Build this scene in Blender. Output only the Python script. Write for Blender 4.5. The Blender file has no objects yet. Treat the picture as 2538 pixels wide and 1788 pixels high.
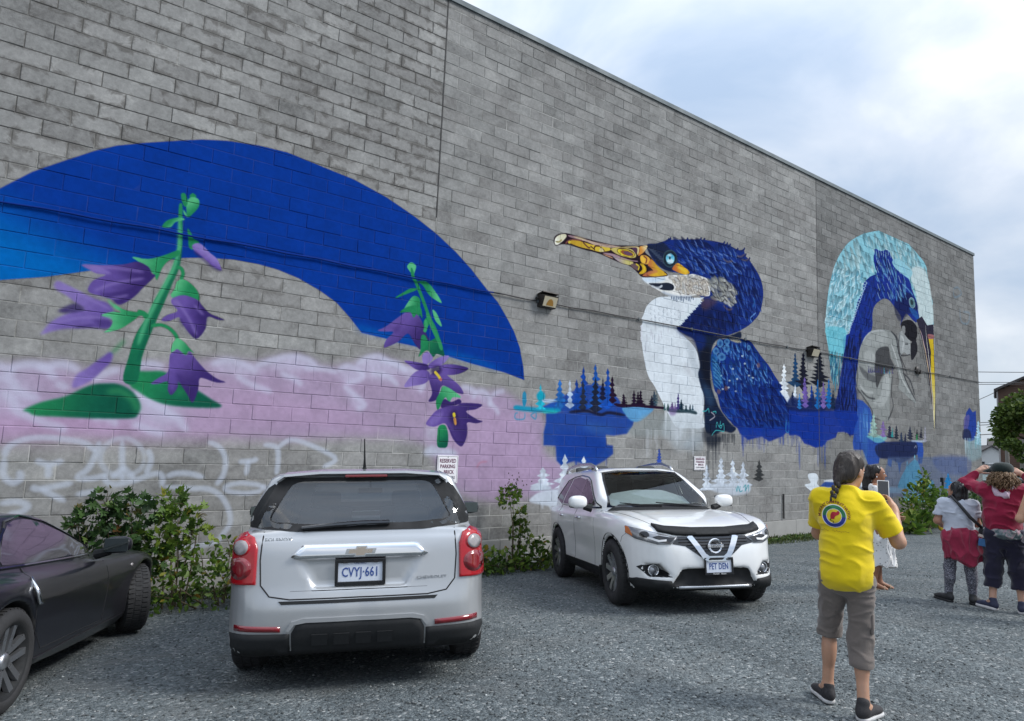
import bpy, bmesh, math, random
import numpy as np
from mathutils import Matrix, Vector
from mathutils.geometry import delaunay_2d_cdt

SC = bpy.context.scene
COL = SC.collection
PI = math.pi

# ------------------------------------------------------------------ camera
cam = bpy.data.cameras.new('camera')
cam.sensor_width = 36.0
cam.lens = 23.524
cam.clip_start = 0.05
cam.clip_end = 3000.0
camo = bpy.data.objects.new('camera', cam)
COL.objects.link(camo)
CAM = Vector((-5.3133, -9.5578, 1.70))
_r = Vector((0.80323445, -0.59428673, 0.04046864))
_u = Vector((-0.10267849, -0.07121723, 0.9921619))
_f = Vector((0.58674658, 0.80109387, 0.11822459))
camo.matrix_world = Matrix((( _r.x, _u.x, -_f.x, CAM.x), (_r.y, _u.y, -_f.y, CAM.y), (_r.z, _u.z, -_f.z, CAM.z), (0, 0, 0, 1)))
SC.camera = camo

# ------------------------------------------------------------------ sky
SUN_EL, SUN_AZ = math.radians(43), math.radians(135)      # azimuth clockwise from +y
world = bpy.data.worlds.new('World')
SC.world = world
world.use_nodes = True
wn, wl = world.node_tree.nodes, world.node_tree.links
wn.clear()
def wnode(t, **kw):
    n = wn.new(t)
    for k, v in kw.items(): setattr(n, k, v)
    return n
w_out = wnode('ShaderNodeOutputWorld')
w_sky = wnode('ShaderNodeTexSky', sky_type='NISHITA', sun_disc=False)
w_sky.sun_elevation = SUN_EL
w_sky.sun_rotation = SUN_AZ
w_b1 = wnode('ShaderNodeBackground'); w_b1.inputs['Strength'].default_value = 0.10
wl.new(w_sky.outputs[0], w_b1.inputs['Color'])
w_tc = wnode('ShaderNodeTexCoord')
w_sep = wnode('ShaderNodeSeparateXYZ'); wl.new(w_tc.outputs['Generated'], w_sep.inputs[0])
def wmath(op, a, b=None, clamp=False):
    n = wnode('ShaderNodeMath', operation=op, use_clamp=clamp)
    for i, v in enumerate((a, b)):
        if v is None: continue
        if isinstance(v, (int, float)): n.inputs[i].default_value = v
        else: wl.new(v, n.inputs[i])
    return n.outputs[0]
w_z = wmath('MAXIMUM', w_sep.outputs[2], 0.0)
def wnoise(scale, detail, rough, loc, squash=1.9, dist=0.0):
    m = wnode('ShaderNodeMapping'); m.inputs['Location'].default_value = loc; m.inputs['Scale'].default_value = (1, 1, squash)
    wl.new(w_tc.outputs['Generated'], m.inputs[0]); n = wnode('ShaderNodeTexNoise'); n.inputs['Scale'].default_value = scale; n.inputs['Detail'].default_value = detail; n.inputs['Roughness'].default_value = rough; n.inputs['Distortion'].default_value = dist
    wl.new(m.outputs[0], n.inputs['Vector']); return n.outputs['Fac']
w_n1 = wnoise(2.6, 6, 0.50, (2.2, 5.3, 0.4), 1.7, 0.5)
w_n2 = wnoise(4.6, 8, 0.52, (7.7, 1.9, 3.0), 1.9, 0.4)
w_v = wmath('ADD', wmath('MULTIPLY', w_n1, 0.72), wmath('MULTIPLY', w_n2, 0.28))
w_cr = wnode('ShaderNodeValToRGB')
w_cr.color_ramp.elements[0].position = 0.36; w_cr.color_ramp.elements[0].color = (0.37, 0.47, 0.62, 1)
w_cr.color_ramp.elements[1].position = 0.64; w_cr.color_ramp.elements[1].color = (0.87, 0.89, 0.92, 1)
for q, c in ((0.44, (0.47, 0.555, 0.68, 1)), (0.53, (0.60, 0.66, 0.75, 1))):
    e = w_cr.color_ramp.elements.new(q); e.color = c
wl.new(w_v, w_cr.inputs[0])
w_b2 = wnode('ShaderNodeBackground'); wl.new(w_cr.outputs[0], w_b2.inputs['Color'])
# an overcast sky is brighter overhead than at the horizon
wl.new(wmath('ADD', wmath('MULTIPLY', wmath('MULTIPLY', w_z, w_z), 0.90), 0.51), w_b2.inputs['Strength'])
w_mix = wnode('ShaderNodeMixShader')
w_mix.inputs[0].default_value = 0.88
wl.new(w_b1.outputs[0], w_mix.inputs[1]); wl.new(w_b2.outputs[0], w_mix.inputs[2])
wl.new(w_mix.outputs[0], w_out.inputs['Surface'])

# ------------------------------------------------------------------ sun behind thin cloud
sun = bpy.data.lights.new('sun', 'SUN')
sun.energy = 1.5
sun.angle = math.radians(20)
sun.color = (1.0, 0.98, 0.95)
suno = bpy.data.objects.new('sun', sun)
COL.objects.link(suno)
_sd = Vector((math.sin(SUN_AZ)*math.cos(SUN_EL), math.cos(SUN_AZ)*math.cos(SUN_EL), math.sin(SUN_EL)))
suno.rotation_euler = _sd.to_track_quat('Z', 'Y').to_euler()
suno.location = (-6, -20, 25)

SC.view_settings.view_transform = 'Standard'
SC.view_settings.look = 'None'
SC.view_settings.exposure = 1.05
SC.view_settings.gamma = 1.0
SC.view_settings.use_curve_mapping = False
SC.cycles.max_bounces = 8
SC.cycles.transparent_max_bounces = 16
# The mural as paint strokes in wall coordinates (centimetres along the wall, centimetres up):
# P filled shape, S stroke, T conifer, F patch of feathers, D dripping paint; colours as 0-255 triples.
MURAL=[
('P',(176,154,184),[-573,229,-552,230,-518,235,-495,238,-479,235,-460,231,-439,236,-416,244,-379,249,-341,256,-321,261,-295,262,-274,261,-252,267,-227,276,-201,275,-185,267,-167,266,-139,272,-113,281,-93,290,-73,287,-45,282,-1,280,55,256,95,252,125,252,146,256,173,246,210,230,244,214,251,196,246,166,251,144,281,139,301,130,307,101,283,79,209,69,122,67,57,88,28,127,7,156,-37,165,-105,168,-168,163,-226,158,-281,159,-342,158,-425,155,-487,155,-522,152,-565,147],.86,.16,1),
('P',(196,158,196),[-569,187,-510,186,-427,176,-333,170,-227,169,-302,161,-425,155,-565,151],.6,.25,1),
('P',(192,160,194),[-362,221,-287,224,-172,213,-73,182,-106,174,-283,178,-359,190],.5,.3,1),
('P',(186,158,190),[25,232,113,231,202,208,242,151,282,108,164,80,64,101,22,153],.6,.25,1),
('P',(206,206,228),[-556,229,-552,230,-548,228,-543,226,-540,218],.5,.13,1),
('S',(206,206,228),[-556,229,-552,230,-548,228,-543,226,-540,218],.09,.6,.05,1),
('P',(206,206,228),[-543,228,-535,232,-523,235,-515,234,-509,230],.5,.13,1),
('S',(206,206,228),[-543,228,-535,232,-523,235,-515,234,-509,230],.09,.6,.05,1),
('P',(206,206,228),[-518,234,-507,231,-502,224,-498,219],.5,.13,1),
('S',(206,206,228),[-518,234,-507,231,-502,224,-498,219],.09,.6,.05,1),
('P',(206,206,228),[-509,231,-501,237,-490,238,-482,235,-476,231],.5,.13,1),
('S',(206,206,228),[-509,231,-501,237,-490,238,-482,235,-476,231],.09,.6,.05,1),
('P',(206,206,228),[-553,217,-545,217,-537,211,-534,204,-523,199,-512,195],.5,.13,1),
('S',(206,206,228),[-553,217,-545,217,-537,211,-534,204,-523,199,-512,195],.09,.6,.05,1),
('P',(206,206,228),[-498,216,-490,212,-486,208],.5,.13,1),
('S',(206,206,228),[-498,216,-490,212,-486,208],.09,.6,.05,1),
('P',(206,206,228),[-547,202,-540,196,-535,190,-532,181,-517,174,-504,168,-489,164,-482,158],.5,.13,1),
('S',(206,206,228),[-547,202,-540,196,-535,190,-532,181,-517,174,-504,168,-489,164,-482,158],.09,.6,.05,1),
('P',(206,206,228),[-461,220,-451,230,-440,236,-433,236],.5,.13,1),
('S',(206,206,228),[-461,220,-451,230,-440,236,-433,236],.09,.6,.05,1),
('P',(206,206,228),[-416,241,-406,247,-394,247,-386,244],.5,.13,1),
('S',(206,206,228),[-416,241,-406,247,-394,247,-386,244],.09,.6,.05,1),
('P',(206,206,228),[-418,209,-406,207,-397,199,-385,194,-369,184,-360,179,-357,172,-349,165],.5,.13,1),
('S',(206,206,228),[-418,209,-406,207,-397,199,-385,194,-369,184,-360,179,-357,172,-349,165],.09,.6,.05,1),
('P',(206,206,228),[-458,176,-443,178,-433,172,-436,170],.5,.13,1),
('S',(206,206,228),[-458,176,-443,178,-433,172,-436,170],.09,.6,.05,1),
('P',(206,206,228),[-414,170,-405,169,-391,163,-377,160],.5,.13,1),
('S',(206,206,228),[-414,170,-405,169,-391,163,-377,160],.09,.6,.05,1),
('S',(212,212,234),[-413,206,-402,198,-389,191,-379,181,-366,172],.4,.6,.25,1),
('S',(208,208,230),[-552,212,-543,199,-534,182],.5,.55,.3,1),
('P',(202,196,222),[-534,197,-516,198,-511,194,-522,186,-532,187],.5,.2,1),
('P',(206,206,228),[-329,254,-309,262,-286,258,-269,250],.5,.12,1),
('S',(206,206,228),[-329,254,-309,262,-286,258,-269,250],.08,.6,.045,1),
('P',(206,206,228),[-272,257,-250,268,-224,276,-199,274,-186,265],.5,.12,1),
('S',(206,206,228),[-272,257,-250,268,-224,276,-199,274,-186,265],.08,.6,.045,1),
('P',(206,206,228),[-237,251,-215,244,-205,236],.5,.12,1),
('S',(206,206,228),[-237,251,-215,244,-205,236],.08,.6,.045,1),
('P',(206,206,228),[-204,262,-173,263,-153,260],.5,.12,1),
('S',(206,206,228),[-204,262,-173,263,-153,260],.08,.6,.045,1),
('P',(206,206,228),[-153,262,-137,271,-113,262,-119,251,-139,246],.5,.12,1),
('S',(206,206,228),[-153,262,-137,271,-113,262,-119,251,-139,246],.08,.6,.045,1),
('P',(206,206,228),[-124,274,-108,286,-87,291,-68,283,-53,280],.5,.12,1),
('S',(206,206,228),[-124,274,-108,286,-87,291,-68,283,-53,280],.08,.6,.045,1),
('P',(206,206,228),[-99,264,-74,263,-51,248],.5,.12,1),
('S',(206,206,228),[-99,264,-74,263,-51,248],.08,.6,.045,1),
('P',(206,206,228),[-142,241,-120,226,-106,214,-119,207],.5,.12,1),
('S',(206,206,228),[-142,241,-120,226,-106,214,-119,207],.08,.6,.045,1),
('P',(206,206,228),[-57,278,-27,274,-6,260,-13,241],.5,.12,1),
('S',(206,206,228),[-57,278,-27,274,-6,260,-13,241],.08,.6,.045,1),
('P',(206,206,228),[-296,243,-278,233,-246,223],.5,.12,1),
('S',(206,206,228),[-296,243,-278,233,-246,223],.08,.6,.045,1),
('P',(204,200,222),[-329,252,-289,259,-260,252,-280,244,-315,245],.55,.12,1),
('P',(204,200,222),[-252,263,-223,272,-196,270,-189,263,-231,252],.5,.12,1),
('P',(206,204,226),[-124,270,-97,285,-68,282,-49,268,-77,256,-112,256],.55,.14,1),
('P',(206,206,228),[65,255,79,255,93,249,90,237],.5,.12,1),
('S',(206,206,228),[65,255,79,255,93,249,90,237],.08,.6,.045,1),
('P',(206,206,228),[93,247,108,252,120,246,127,234,123,227],.5,.12,1),
('S',(206,206,228),[93,247,108,252,120,246,127,234,123,227],.08,.6,.045,1),
('P',(206,206,228),[127,244,139,252,155,255],.5,.12,1),
('S',(206,206,228),[127,244,139,252,155,255],.08,.6,.045,1),
('P',(206,206,228),[121,234,138,224,145,213],.5,.12,1),
('S',(206,206,228),[121,234,138,224,145,213],.08,.6,.045,1),
('P',(206,206,228),[-87,285,-70,284,-52,282,-39,271],.5,.12,1),
('S',(206,206,228),[-87,285,-70,284,-52,282,-39,271],.08,.6,.045,1),
('P',(200,205,222),[3,150,17,157,29,153,52,152,66,142,44,140,4,141],.85,.06,1),
('P',(196,208,216),[4,187,26,186,22,167,6,166],.45,.15,1),
('P',(6,57,150),[-597,418,-583,425,-573,435,-545,463,-513,487,-487,506,-464,520,-433,533,-394,548,-368,558,-336,566,-294,572,-253,574,-205,568,-148,561,-93,547,-40,527,-1,509,41,484,74,460,104,434,133,411,155,385,170,365,185,336,194,305,198,278,153,288,82,297,38,304,-29,314,-55,316,-78,320,-119,324,-139,344,-162,364,-191,379,-222,391,-252,398,-280,401,-313,401,-347,397,-375,391,-406,381,-482,353,-521,339,-562,328,-587,320],1,.012,0,(0,104,186),[-478,418,-510,340]),
('P',(0,112,192),[-130,335,-117,326,-76,322,-25,316,-18,322,-76,330],.6,.1,1),
('P',(0,112,192),[20,308,93,298,149,290,101,305,43,313],.6,.1,1),
('P',(38,138,88),[-525,182,-509,192,-487,200,-464,215,-447,219,-433,219,-420,213,-411,203,-407,193,-409,183,-416,178,-454,176,-486,176,-512,176,-521,180],1,.02,1,(18,92,72),[-519,198,-444,185]),
('S',(80,180,110),[-445,208,-433,211,-422,206,-414,198,-409,186],.07,.5,.06,1),
('P',(38,138,88),[-421,235,-403,238,-384,239,-366,228,-344,219,-325,208,-311,199,-337,196,-375,197,-398,204,-413,213,-421,219],1,.02,1,(18,92,72),[-414,232,-338,200]),
('P',(60,160,90),[-372,217,-360,222,-352,213,-364,210],.4,.1,1),
('P',(42,140,92),[-387,461,-383,462,-381,442,-379,423,-378,400,-379,378,-385,355,-392,329,-399,304,-406,278,-411,254,-414,223,-429,224,-426,255,-421,283,-411,307,-404,331,-394,356,-387,379,-384,401,-384,422,-386,441],1,.008,1,(24,112,80),[-384,411,-422,224]),
('S',(96,190,140),[-385,441,-382,406,-384,381,-393,354,-402,327,-411,300,-417,270],.05,.7,.03,1),
('S',(16,92,72),[-379,401,-381,376,-388,353,-396,326,-403,301,-410,273,-416,248],.04,.6,.03,1),
('P',(92,190,132),[-375,447,-378,458,-377,470,-372,476,-364,474,-363,465,-368,455],1,.01,1,(38,138,88),[-375,470,-364,458]),
('P',(38,138,88),[-386,476,-381,478,-377,468,-379,460,-383,464],1,.01,1),
('P',(38,138,88),[-376,475,-372,481,-367,477],1,.01,1),
('P',(92,190,132),[-381,456,-375,447,-380,450],1,.01,1),
('P',(38,138,88),[-404,427,-399,437,-386,444,-378,443,-389,437,-394,429],1,.01,1,(92,190,132),[-397,436,-390,431]),
('P',(38,138,88),[-374,432,-368,425,-366,420,-358,416,-364,405,-370,407,-372,419],1,.01,1),
('P',(144,124,192),[-366,411,-357,415,-344,405,-334,398,-327,384,-337,386,-353,397,-364,404],1,.01,1,(108,86,162),[-345,404,-352,391]),
('S',(60,44,108),[-364,403,-353,395,-337,385,-326,383],.03,.8,.02,1),
('P',(38,138,88),[-434,381,-416,382,-399,390,-383,400,-380,395,-393,383,-399,372,-402,360,-404,356,-409,364,-422,374],1,.015,1,(92,190,132),[-397,377,-426,381]),
('P',(108,86,162),[-486,361,-463,365,-442,370,-428,376,-415,372,-410,364,-406,361,-417,345,-429,328,-442,318,-450,323,-464,326,-474,328,-477,333,-472,344,-460,353,-470,353,-479,357],1,.015,1,(60,44,108),[-472,344,-409,349]),
('P',(144,124,192),[-486,361,-473,363,-456,357,-457,354,-473,354],.7,.03,1),
('P',(102,82,158),[-474,329,-472,343,-457,353,-435,354,-449,334,-464,326],.6,.08,1),
('S',(60,44,108),[-459,326,-443,331,-428,340,-413,355],.03,.7,.03,1),
('P',(60,44,108),[-450,323,-438,333,-421,339,-431,327,-442,318],.8,.03,1),
('P',(108,86,162),[-511,331,-508,337,-499,334,-485,328,-467,321,-456,319,-447,310,-454,303,-451,298,-445,292,-453,286,-466,285,-486,282,-498,280,-515,272,-518,271,-512,283,-504,292,-490,302,-478,306,-487,313,-498,321,-508,326],.96,.02,1,(144,124,192),[-452,304,-506,326]),
('P',(60,44,108),[-504,302,-489,313,-478,306,-488,301,-500,299],.85,.03,1),
('P',(60,44,108),[-467,298,-451,300,-446,293,-450,287,-462,287],.6,.06,1),
('P',(104,84,160),[-511,284,-493,296,-474,303,-481,290,-498,281],.6,.08,1),
('P',(38,138,88),[-448,318,-437,313,-423,312,-414,314,-411,308,-419,307,-424,301,-438,288,-455,281,-449,289,-448,298,-460,302,-449,308,-440,309,-445,313],1,.015,1,(92,190,132),[-425,307,-455,304]),
('P',(92,190,132),[-456,323,-448,318,-441,313,-446,312],.9,.02,1),
('S',(38,138,88),[-422,312,-415,311,-410,306],.07,1,.01,1),
('S',(38,138,88),[-383,377,-377,377,-374,370,-376,362],.05,1,.01,1),
('P',(38,138,88),[-383,336,-386,340,-382,349,-380,359,-372,363,-362,358,-354,350,-351,341,-353,338,-366,341,-375,337],1,.015,1,(92,190,132),[-365,348,-381,354]),
('P',(108,86,162),[-383,336,-370,342,-353,338,-348,333,-337,323,-324,319,-317,316,-326,315,-339,317,-340,301,-350,286,-361,294,-371,307,-374,312,-385,305,-394,305,-388,313,-376,320,-384,329],1,.012,1,(60,44,108),[-374,328,-344,319]),
('P',(144,124,192),[-383,335,-377,334,-377,324,-382,328],.6,.05,1),
('P',(96,74,152),[-372,315,-359,318,-348,305,-351,291,-362,298],.6,.08,1),
('S',(38,138,88),[-405,296,-394,299,-384,296,-376,289,-372,281],.05,1,.01,1),
('S',(144,124,192),[-478,360,-452,363,-419,364],.035,.6,.02,1),
('S',(144,124,192),[-470,331,-450,344,-418,356],.035,.6,.02,1),
('S',(144,124,192),[-451,324,-433,332],.035,.6,.02,1),
('S',(144,124,192),[-499,332,-476,321,-451,311],.035,.6,.02,1),
('S',(144,124,192),[-511,283,-481,296,-448,300],.035,.6,.02,1),
('S',(144,124,192),[-378,333,-363,314,-350,291],.035,.6,.02,1),
('S',(144,124,192),[-357,331,-344,319],.035,.6,.02,1),
('S',(60,44,108),[-464,327,-439,335,-418,350],.03,.6,.02,1),
('S',(60,44,108),[-500,301,-487,308],.03,.6,.02,1),
('S',(60,44,108),[-486,283,-466,289],.03,.6,.02,1),
('S',(60,44,108),[-372,311,-367,300],.03,.6,.02,1),
('S',(60,44,108),[-339,318,-344,300],.03,.6,.02,1),
('P',(38,138,88),[-378,277,-373,284,-365,281,-357,273,-351,267,-358,269,-361,263,-367,267,-372,270,-379,265],1,.012,1,(92,190,132),[-357,272,-372,273]),
('P',(108,86,162),[-380,261,-375,267,-371,270,-361,263,-357,269,-348,259,-334,245,-320,236,-309,232,-322,231,-337,235,-342,233,-342,219,-347,202,-354,211,-363,224,-367,228,-367,220,-373,210,-378,216,-379,227,-390,223,-398,223,-390,231,-380,240],1,.012,1,(60,44,108),[-374,256,-340,225]),
('P',(60,44,108),[-367,228,-371,237,-364,237,-357,220],.5,.05,1),
('P',(98,78,154),[-378,226,-374,236,-368,228,-372,214],.6,.05,1),
('P',(108,86,162),[-480,211,-481,218,-477,228,-468,236,-456,249,-447,258,-443,256,-444,246,-451,236,-461,223,-471,215],1,.02,1,(144,124,192),[-446,255,-480,213]),
('S',(38,138,88),[-444,257,-439,264,-432,275],.05,.7,.04,1),
('P',(92,190,132),[-49,442,-42,450,-33,446,-34,437,-37,430,-44,435],1,.008,1),
('S',(38,138,88),[-41,441,-37,427,-32,420,-24,406,-13,385,-2,363,9,347,20,325],.06,1,.01,1),
('P',(38,138,88),[-30,420,-13,423,1,414,17,396,16,392,-5,401,-19,416],1,.008,1,(92,190,132),[-12,408,12,406]),
('P',(38,138,88),[-28,409,-40,407,-52,399,-64,390,-65,387,-46,397,-31,405],1,.008,1),
('P',(92,190,132),[-50,369,-42,386,-33,396,-22,392,-21,372,-23,357,-28,365,-34,359,-38,367],1,.008,1,(38,138,88),[-45,377,-23,378]),
('P',(92,190,132),[2,378,10,374,21,356,19,353,8,362],1,.008,1),
('P',(38,138,88),[-11,345,-13,356,-6,366,-2,354],1,.008,1),
('P',(108,86,162),[-93,331,-80,339,-59,357,-42,369,-24,365,-14,352,-5,333,1,327,-12,327,-16,310,-26,317,-38,332,-45,330,-56,318,-73,308,-81,306,-77,319,-66,332,-80,331],1,.01,1,(60,44,108),[-50,360,-16,323]),
('P',(60,44,108),[-66,336,-53,346,-57,334,-64,330],.5,.06,1),
('P',(38,138,88),[-57,365,-42,377,-21,380,-16,361,-24,370,-32,360,-38,368],1,.01,1),
('P',(38,138,88),[-16,332,-9,334,-3,326,6,329,17,336,26,317,29,304,15,306,8,300,-4,310,-19,297,-16,310],1,.01,1,(18,92,72),[-12,324,19,306]),
('S',(50,150,95),[-8,372,-1,358,9,341,18,327,24,313],.07,1,.01,1),
('S',(60,165,105),[-10,360,-8,349,-11,339],.06,1,.01,1),
('P',(144,124,192),[-12,301,-2,308,8,298,-2,287,-10,288],1,.01,1),
('P',(108,86,162),[-44,289,-22,289,0,286,2,279,-18,276,-33,282],1,.01,1,(60,44,108),[-37,288,-4,280]),
('P',(108,86,162),[0,286,16,299,38,306,31,294,20,286,6,281],1,.01,1,(144,124,192),[2,284,35,303]),
('P',(108,86,162),[20,286,43,292,77,289,67,280,48,274,29,274],1,.01,1,(60,44,108),[28,287,71,284]),
('P',(108,86,162),[-41,247,-36,258,-21,274,-2,277,5,268,-4,256,-25,250],1,.01,1,(144,124,192),[1,271,-38,252]),
('P',(108,86,162),[4,270,21,280,36,273,61,258,70,244,50,247,28,255,20,232,4,227,10,241,3,262],1,.01,1,(60,44,108),[21,276,12,236]),
('P',(45,30,80),[6,281,20,288,26,280,18,271,8,272],.8,.05,1),
('S',(222,200,70),[12,277,20,270,24,265],.05,1,.01,1),
('S',(205,120,110),[23,266,27,263],.05,1,.01,1),
('P',(38,138,88),[18,230,25,244,30,254,46,250,66,238,50,237,43,228,35,236,26,219,21,215],1,.01,1,(92,190,132),[24,229,46,247]),
('P',(60,44,108),[28,219,33,233,47,229,62,235,66,228,40,220],1,.01,1),
('P',(108,86,162),[2,192,9,202,21,214,43,222,59,224,70,229,109,229,97,220,77,215,100,203,112,200,98,196,80,196,81,177,71,157,54,168,42,189,34,193,19,187,6,188],1,.01,1,(60,44,108),[10,204,88,204]),
('P',(144,124,192),[4,190,18,206,33,211,26,196,12,188],.5,.05,1),
('P',(40,28,72),[48,214,59,214,64,193,57,190,45,200],.7,.06,1),
('S',(226,206,60),[53,212,55,204],.055,1,.005,1),
('S',(210,150,80),[55,204,58,191],.05,1,.005,1),
('S',(60,44,108),[44,189,56,170,71,157,80,174,80,194],.02,.8,.01,1),
('P',(38,138,88),[26,188,38,190,44,176,44,156,34,153,25,156,24,174],1,.015,1,(18,92,72),[27,180,43,160]),
('S',(205,214,230),[-537,127,-535,139,-522,148,-504,151,-484,150,-462,146,-450,136],.068,.55,.03,1),
('S',(205,214,230),[-537,127,-536,108,-527,99,-520,104,-522,113],.068,.55,.03,1),
('S',(205,214,230),[-508,125,-495,120,-481,125],.068,.55,.03,1),
('S',(205,214,230),[-495,120,-494,104],.068,.55,.03,1),
('S',(205,214,230),[-447,149,-449,134,-455,116,-465,105,-449,104,-435,109],.068,.55,.03,1),
('S',(205,214,230),[-437,109,-434,99,-422,97,-404,102,-382,110,-374,106,-374,93],.068,.55,.03,1),
('S',(205,214,230),[-423,151,-418,100],.068,.55,.03,1),
('S',(205,214,230),[-420,119,-405,104],.068,.55,.03,1),
('S',(205,214,230),[-420,116,-430,104],.068,.55,.03,1),
('S',(205,214,230),[-394,140,-389,127,-393,109],.068,.55,.03,1),
('S',(205,214,230),[-369,106,-360,110,-342,110,-325,105],.068,.55,.03,1),
('S',(205,214,230),[-324,152,-309,145,-300,129,-301,109,-309,95],.068,.55,.03,1),
('S',(205,214,230),[-283,126,-264,128,-259,132],.068,.55,.03,1),
('S',(205,214,230),[-270,128,-272,108],.068,.55,.03,1),
('S',(205,214,230),[-252,150,-234,147,-230,130,-231,109],.068,.55,.03,1),
('S',(205,214,230),[-231,147,-208,158,-147,134,-165,120],.068,.55,.03,1),
('S',(205,214,230),[-250,95,-235,83,-225,74],.068,.55,.03,1),
('S',(205,214,230),[-509,95,-500,92,-469,99],.068,.55,.03,1),
('S',(205,214,230),[-500,92,-474,77],.068,.55,.03,1),
('S',(205,214,230),[-465,85,-441,89],.068,.55,.03,1),
('S',(205,214,230),[-402,80,-381,76],.068,.55,.03,1),
('S',(205,214,230),[-371,94,-341,91,-318,90,-301,80,-290,62,-287,45,-294,32,-304,21,-334,16,-354,16],.068,.55,.03,1),
('S',(205,214,230),[-536,76,-521,78,-510,73,-516,66,-527,64],.068,.55,.03,1),
('S',(205,214,230),[-397,130,-397,122,-400,115,-406,110,-413,106,-420,106,-428,108,-435,112,-440,118,-444,125,-444,133,-442,140,-438,146,-432,151,-425,153,-417,153,-410,150,-403,144,-399,138,-397,130],.06,.4,.03,0),
('S',(205,214,230),[-248,91,-250,88,-253,86,-259,85,-267,84,-275,84,-283,85,-290,86,-295,88,-298,90,-298,92,-295,94,-290,96,-284,97,-276,98,-268,97,-260,96,-254,95,-250,93,-248,91],.06,.55,.03,0),
('S',(200,120,140),[104,121,110,130,125,132],.03,.5,.02,1),
('P',(20,70,160),[251,222,309,229,377,231,401,248,437,251,457,245,461,227,484,221,481,210,464,192,427,187,405,188,408,169,425,168,426,151,404,138,381,128,358,128,326,136,292,127,280,136,277,162,248,163,247,187,252,206],.96,.03,0),
('P',(14,58,150),[276,185,333,192,391,181,404,156,358,138,291,140,282,161],.6,.15,1),
('P',(80,120,180),[344,208,390,208,426,199,415,190,367,192],.35,.12,1),
('D',(20,70,160),[291,140,416,142],.065,.194,18,.7,4),
('P',(96,164,214),[452,246,538,249,528,235,502,220,481,218,463,227],.95,.03,1),
('P',(150,160,160),[464,196,489,213,517,232,583,243,597,235,598,197,503,188],.5,.08,1),
('P',(20,70,160),[241,232,255,239,286,254,303,262,330,274,352,283,400,283,424,271,437,261,442,251,401,241,354,232,287,226,249,226],.95,.02,1),
('P',(30,90,180),[243,232,261,239,291,248,296,235,266,227],.8,.05,1),
('T',(20,70,160),[344,231,341,318],.195,1,5,.1),
('T',(30,92,180),[375,233,372,326],.225,1,6,.1),
('T',(24,80,175),[408,238,406,321],.207,1,7,.1),
('T',(40,110,190),[284,231,282,288],.173,1,8,.1),
('T',(20,70,160),[327,230,324,292],.158,1,9,.1),
('T',(200,215,235),[309,234,307,290],.122,.85,10,.1),
('T',(38,46,66),[343,231,340,290],.137,1,11,.1),
('T',(30,38,60),[375,230,373,300],.177,1,12,.1),
('T',(26,30,60),[394,255,393,302],.108,1,13,.1),
('T',(36,20,46),[421,251,419,307],.135,1,14,.1),
('T',(34,18,44),[452,248,452,273],.139,1,1310,.1),
('T',(34,18,44),[483,250,482,284],.103,1,1430,.1),
('T',(34,18,44),[494,251,494,282],.105,1,1475,.1),
('T',(34,18,44),[502,251,501,284],.158,1,1505,.1),
('T',(30,60,80),[544,252,543,287],.15,.9,16,.1),
('T',(24,26,44),[536,250,535,276],.122,1,17,.1),
('T',(40,80,90),[552,258,551,288],.082,.6,18,.1),
('S',(40,20,46),[425,250,450,248,488,251,528,251,571,251,583,250],.06,1,.01,1),
('S',(28,30,58),[307,227,350,232,373,229,392,227,413,232,458,229],.06,1,.02,1),
('S',(20,150,185),[176,228,204,227,235,227,287,229],.09,.95,.02,1),
('S',(40,190,190),[241,224,279,226],.06,.8,.03,1),
('P',(24,140,180),[205,245,205,241,204,237,203,234,202,232,200,231,199,231,197,233,196,236,195,240,195,244,195,249,195,253,196,256,198,258,199,259,201,258,202,257,204,254,204,250],.95,.01,0),
('T',(40,190,215),[238,228,236,276],.114,1,20,0),
('P',(20,165,190),[248,253,247,250,246,247,244,245,241,243,238,243,234,243,232,244,229,246,228,249,227,252,227,255,229,257,231,260,234,261,237,262,240,262,243,261,245,259,247,256],1,.02,0),
('P',(190,210,235),[241,246,261,248,278,246,261,242,244,242],.9,.02,1),
('S',(60,150,190),[187,219,181,217,182,208,201,209,202,220],.025,.7,.01,1),
('S',(60,150,190),[215,216,227,222,227,210,215,216],.025,.8,.01,1),
('T',(22,70,170),[562,130,561,166],.137,.9,21,.1),
('P',(226,234,240),[506,433,528,445,568,464,635,478,659,458,613,432,636,415,677,391,693,354,690,335,699,307,708,283,706,241,709,216,656,212,617,212,592,235,564,269,545,293,523,316,510,350,502,384,500,407],1,.015,1),
('P',(150,160,170),[630,404,671,398,680,368,690,346,693,324,672,333,660,359,648,384],.35,.12,1),
('P',(196,200,206),[637,356,660,347,672,322,655,328,637,339],.5,.08,1),
('S',(150,146,160),[534,409,536,402,536,393],.02,.5,.02,1),
('S',(150,146,160),[553,408,555,401,554,392],.02,.5,.02,1),
('S',(150,146,160),[516,403,518,396,518,387],.02,.5,.02,1),
('S',(150,146,160),[511,379,514,372,513,363],.02,.5,.02,1),
('S',(150,146,160),[561,416,563,409,562,400],.02,.5,.02,1),
('S',(150,146,160),[529,416,531,409,530,400],.02,.5,.02,1),
('S',(150,146,160),[582,434,585,427,584,417],.02,.5,.02,1),
('S',(150,146,160),[542,432,544,425,543,416],.02,.5,.02,1),
('S',(150,146,160),[602,440,604,433,603,424],.02,.5,.02,1),
('S',(150,146,160),[566,441,568,434,567,424],.02,.5,.02,1),
('S',(222,226,234),[503,421,497,416],.03,.9,.005,1),
('S',(222,226,234),[504,418,498,413],.03,.9,.005,1),
('S',(222,226,234),[505,416,499,411],.03,.9,.005,1),
('S',(222,226,234),[503,413,500,408],.03,.9,.005,1),
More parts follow.
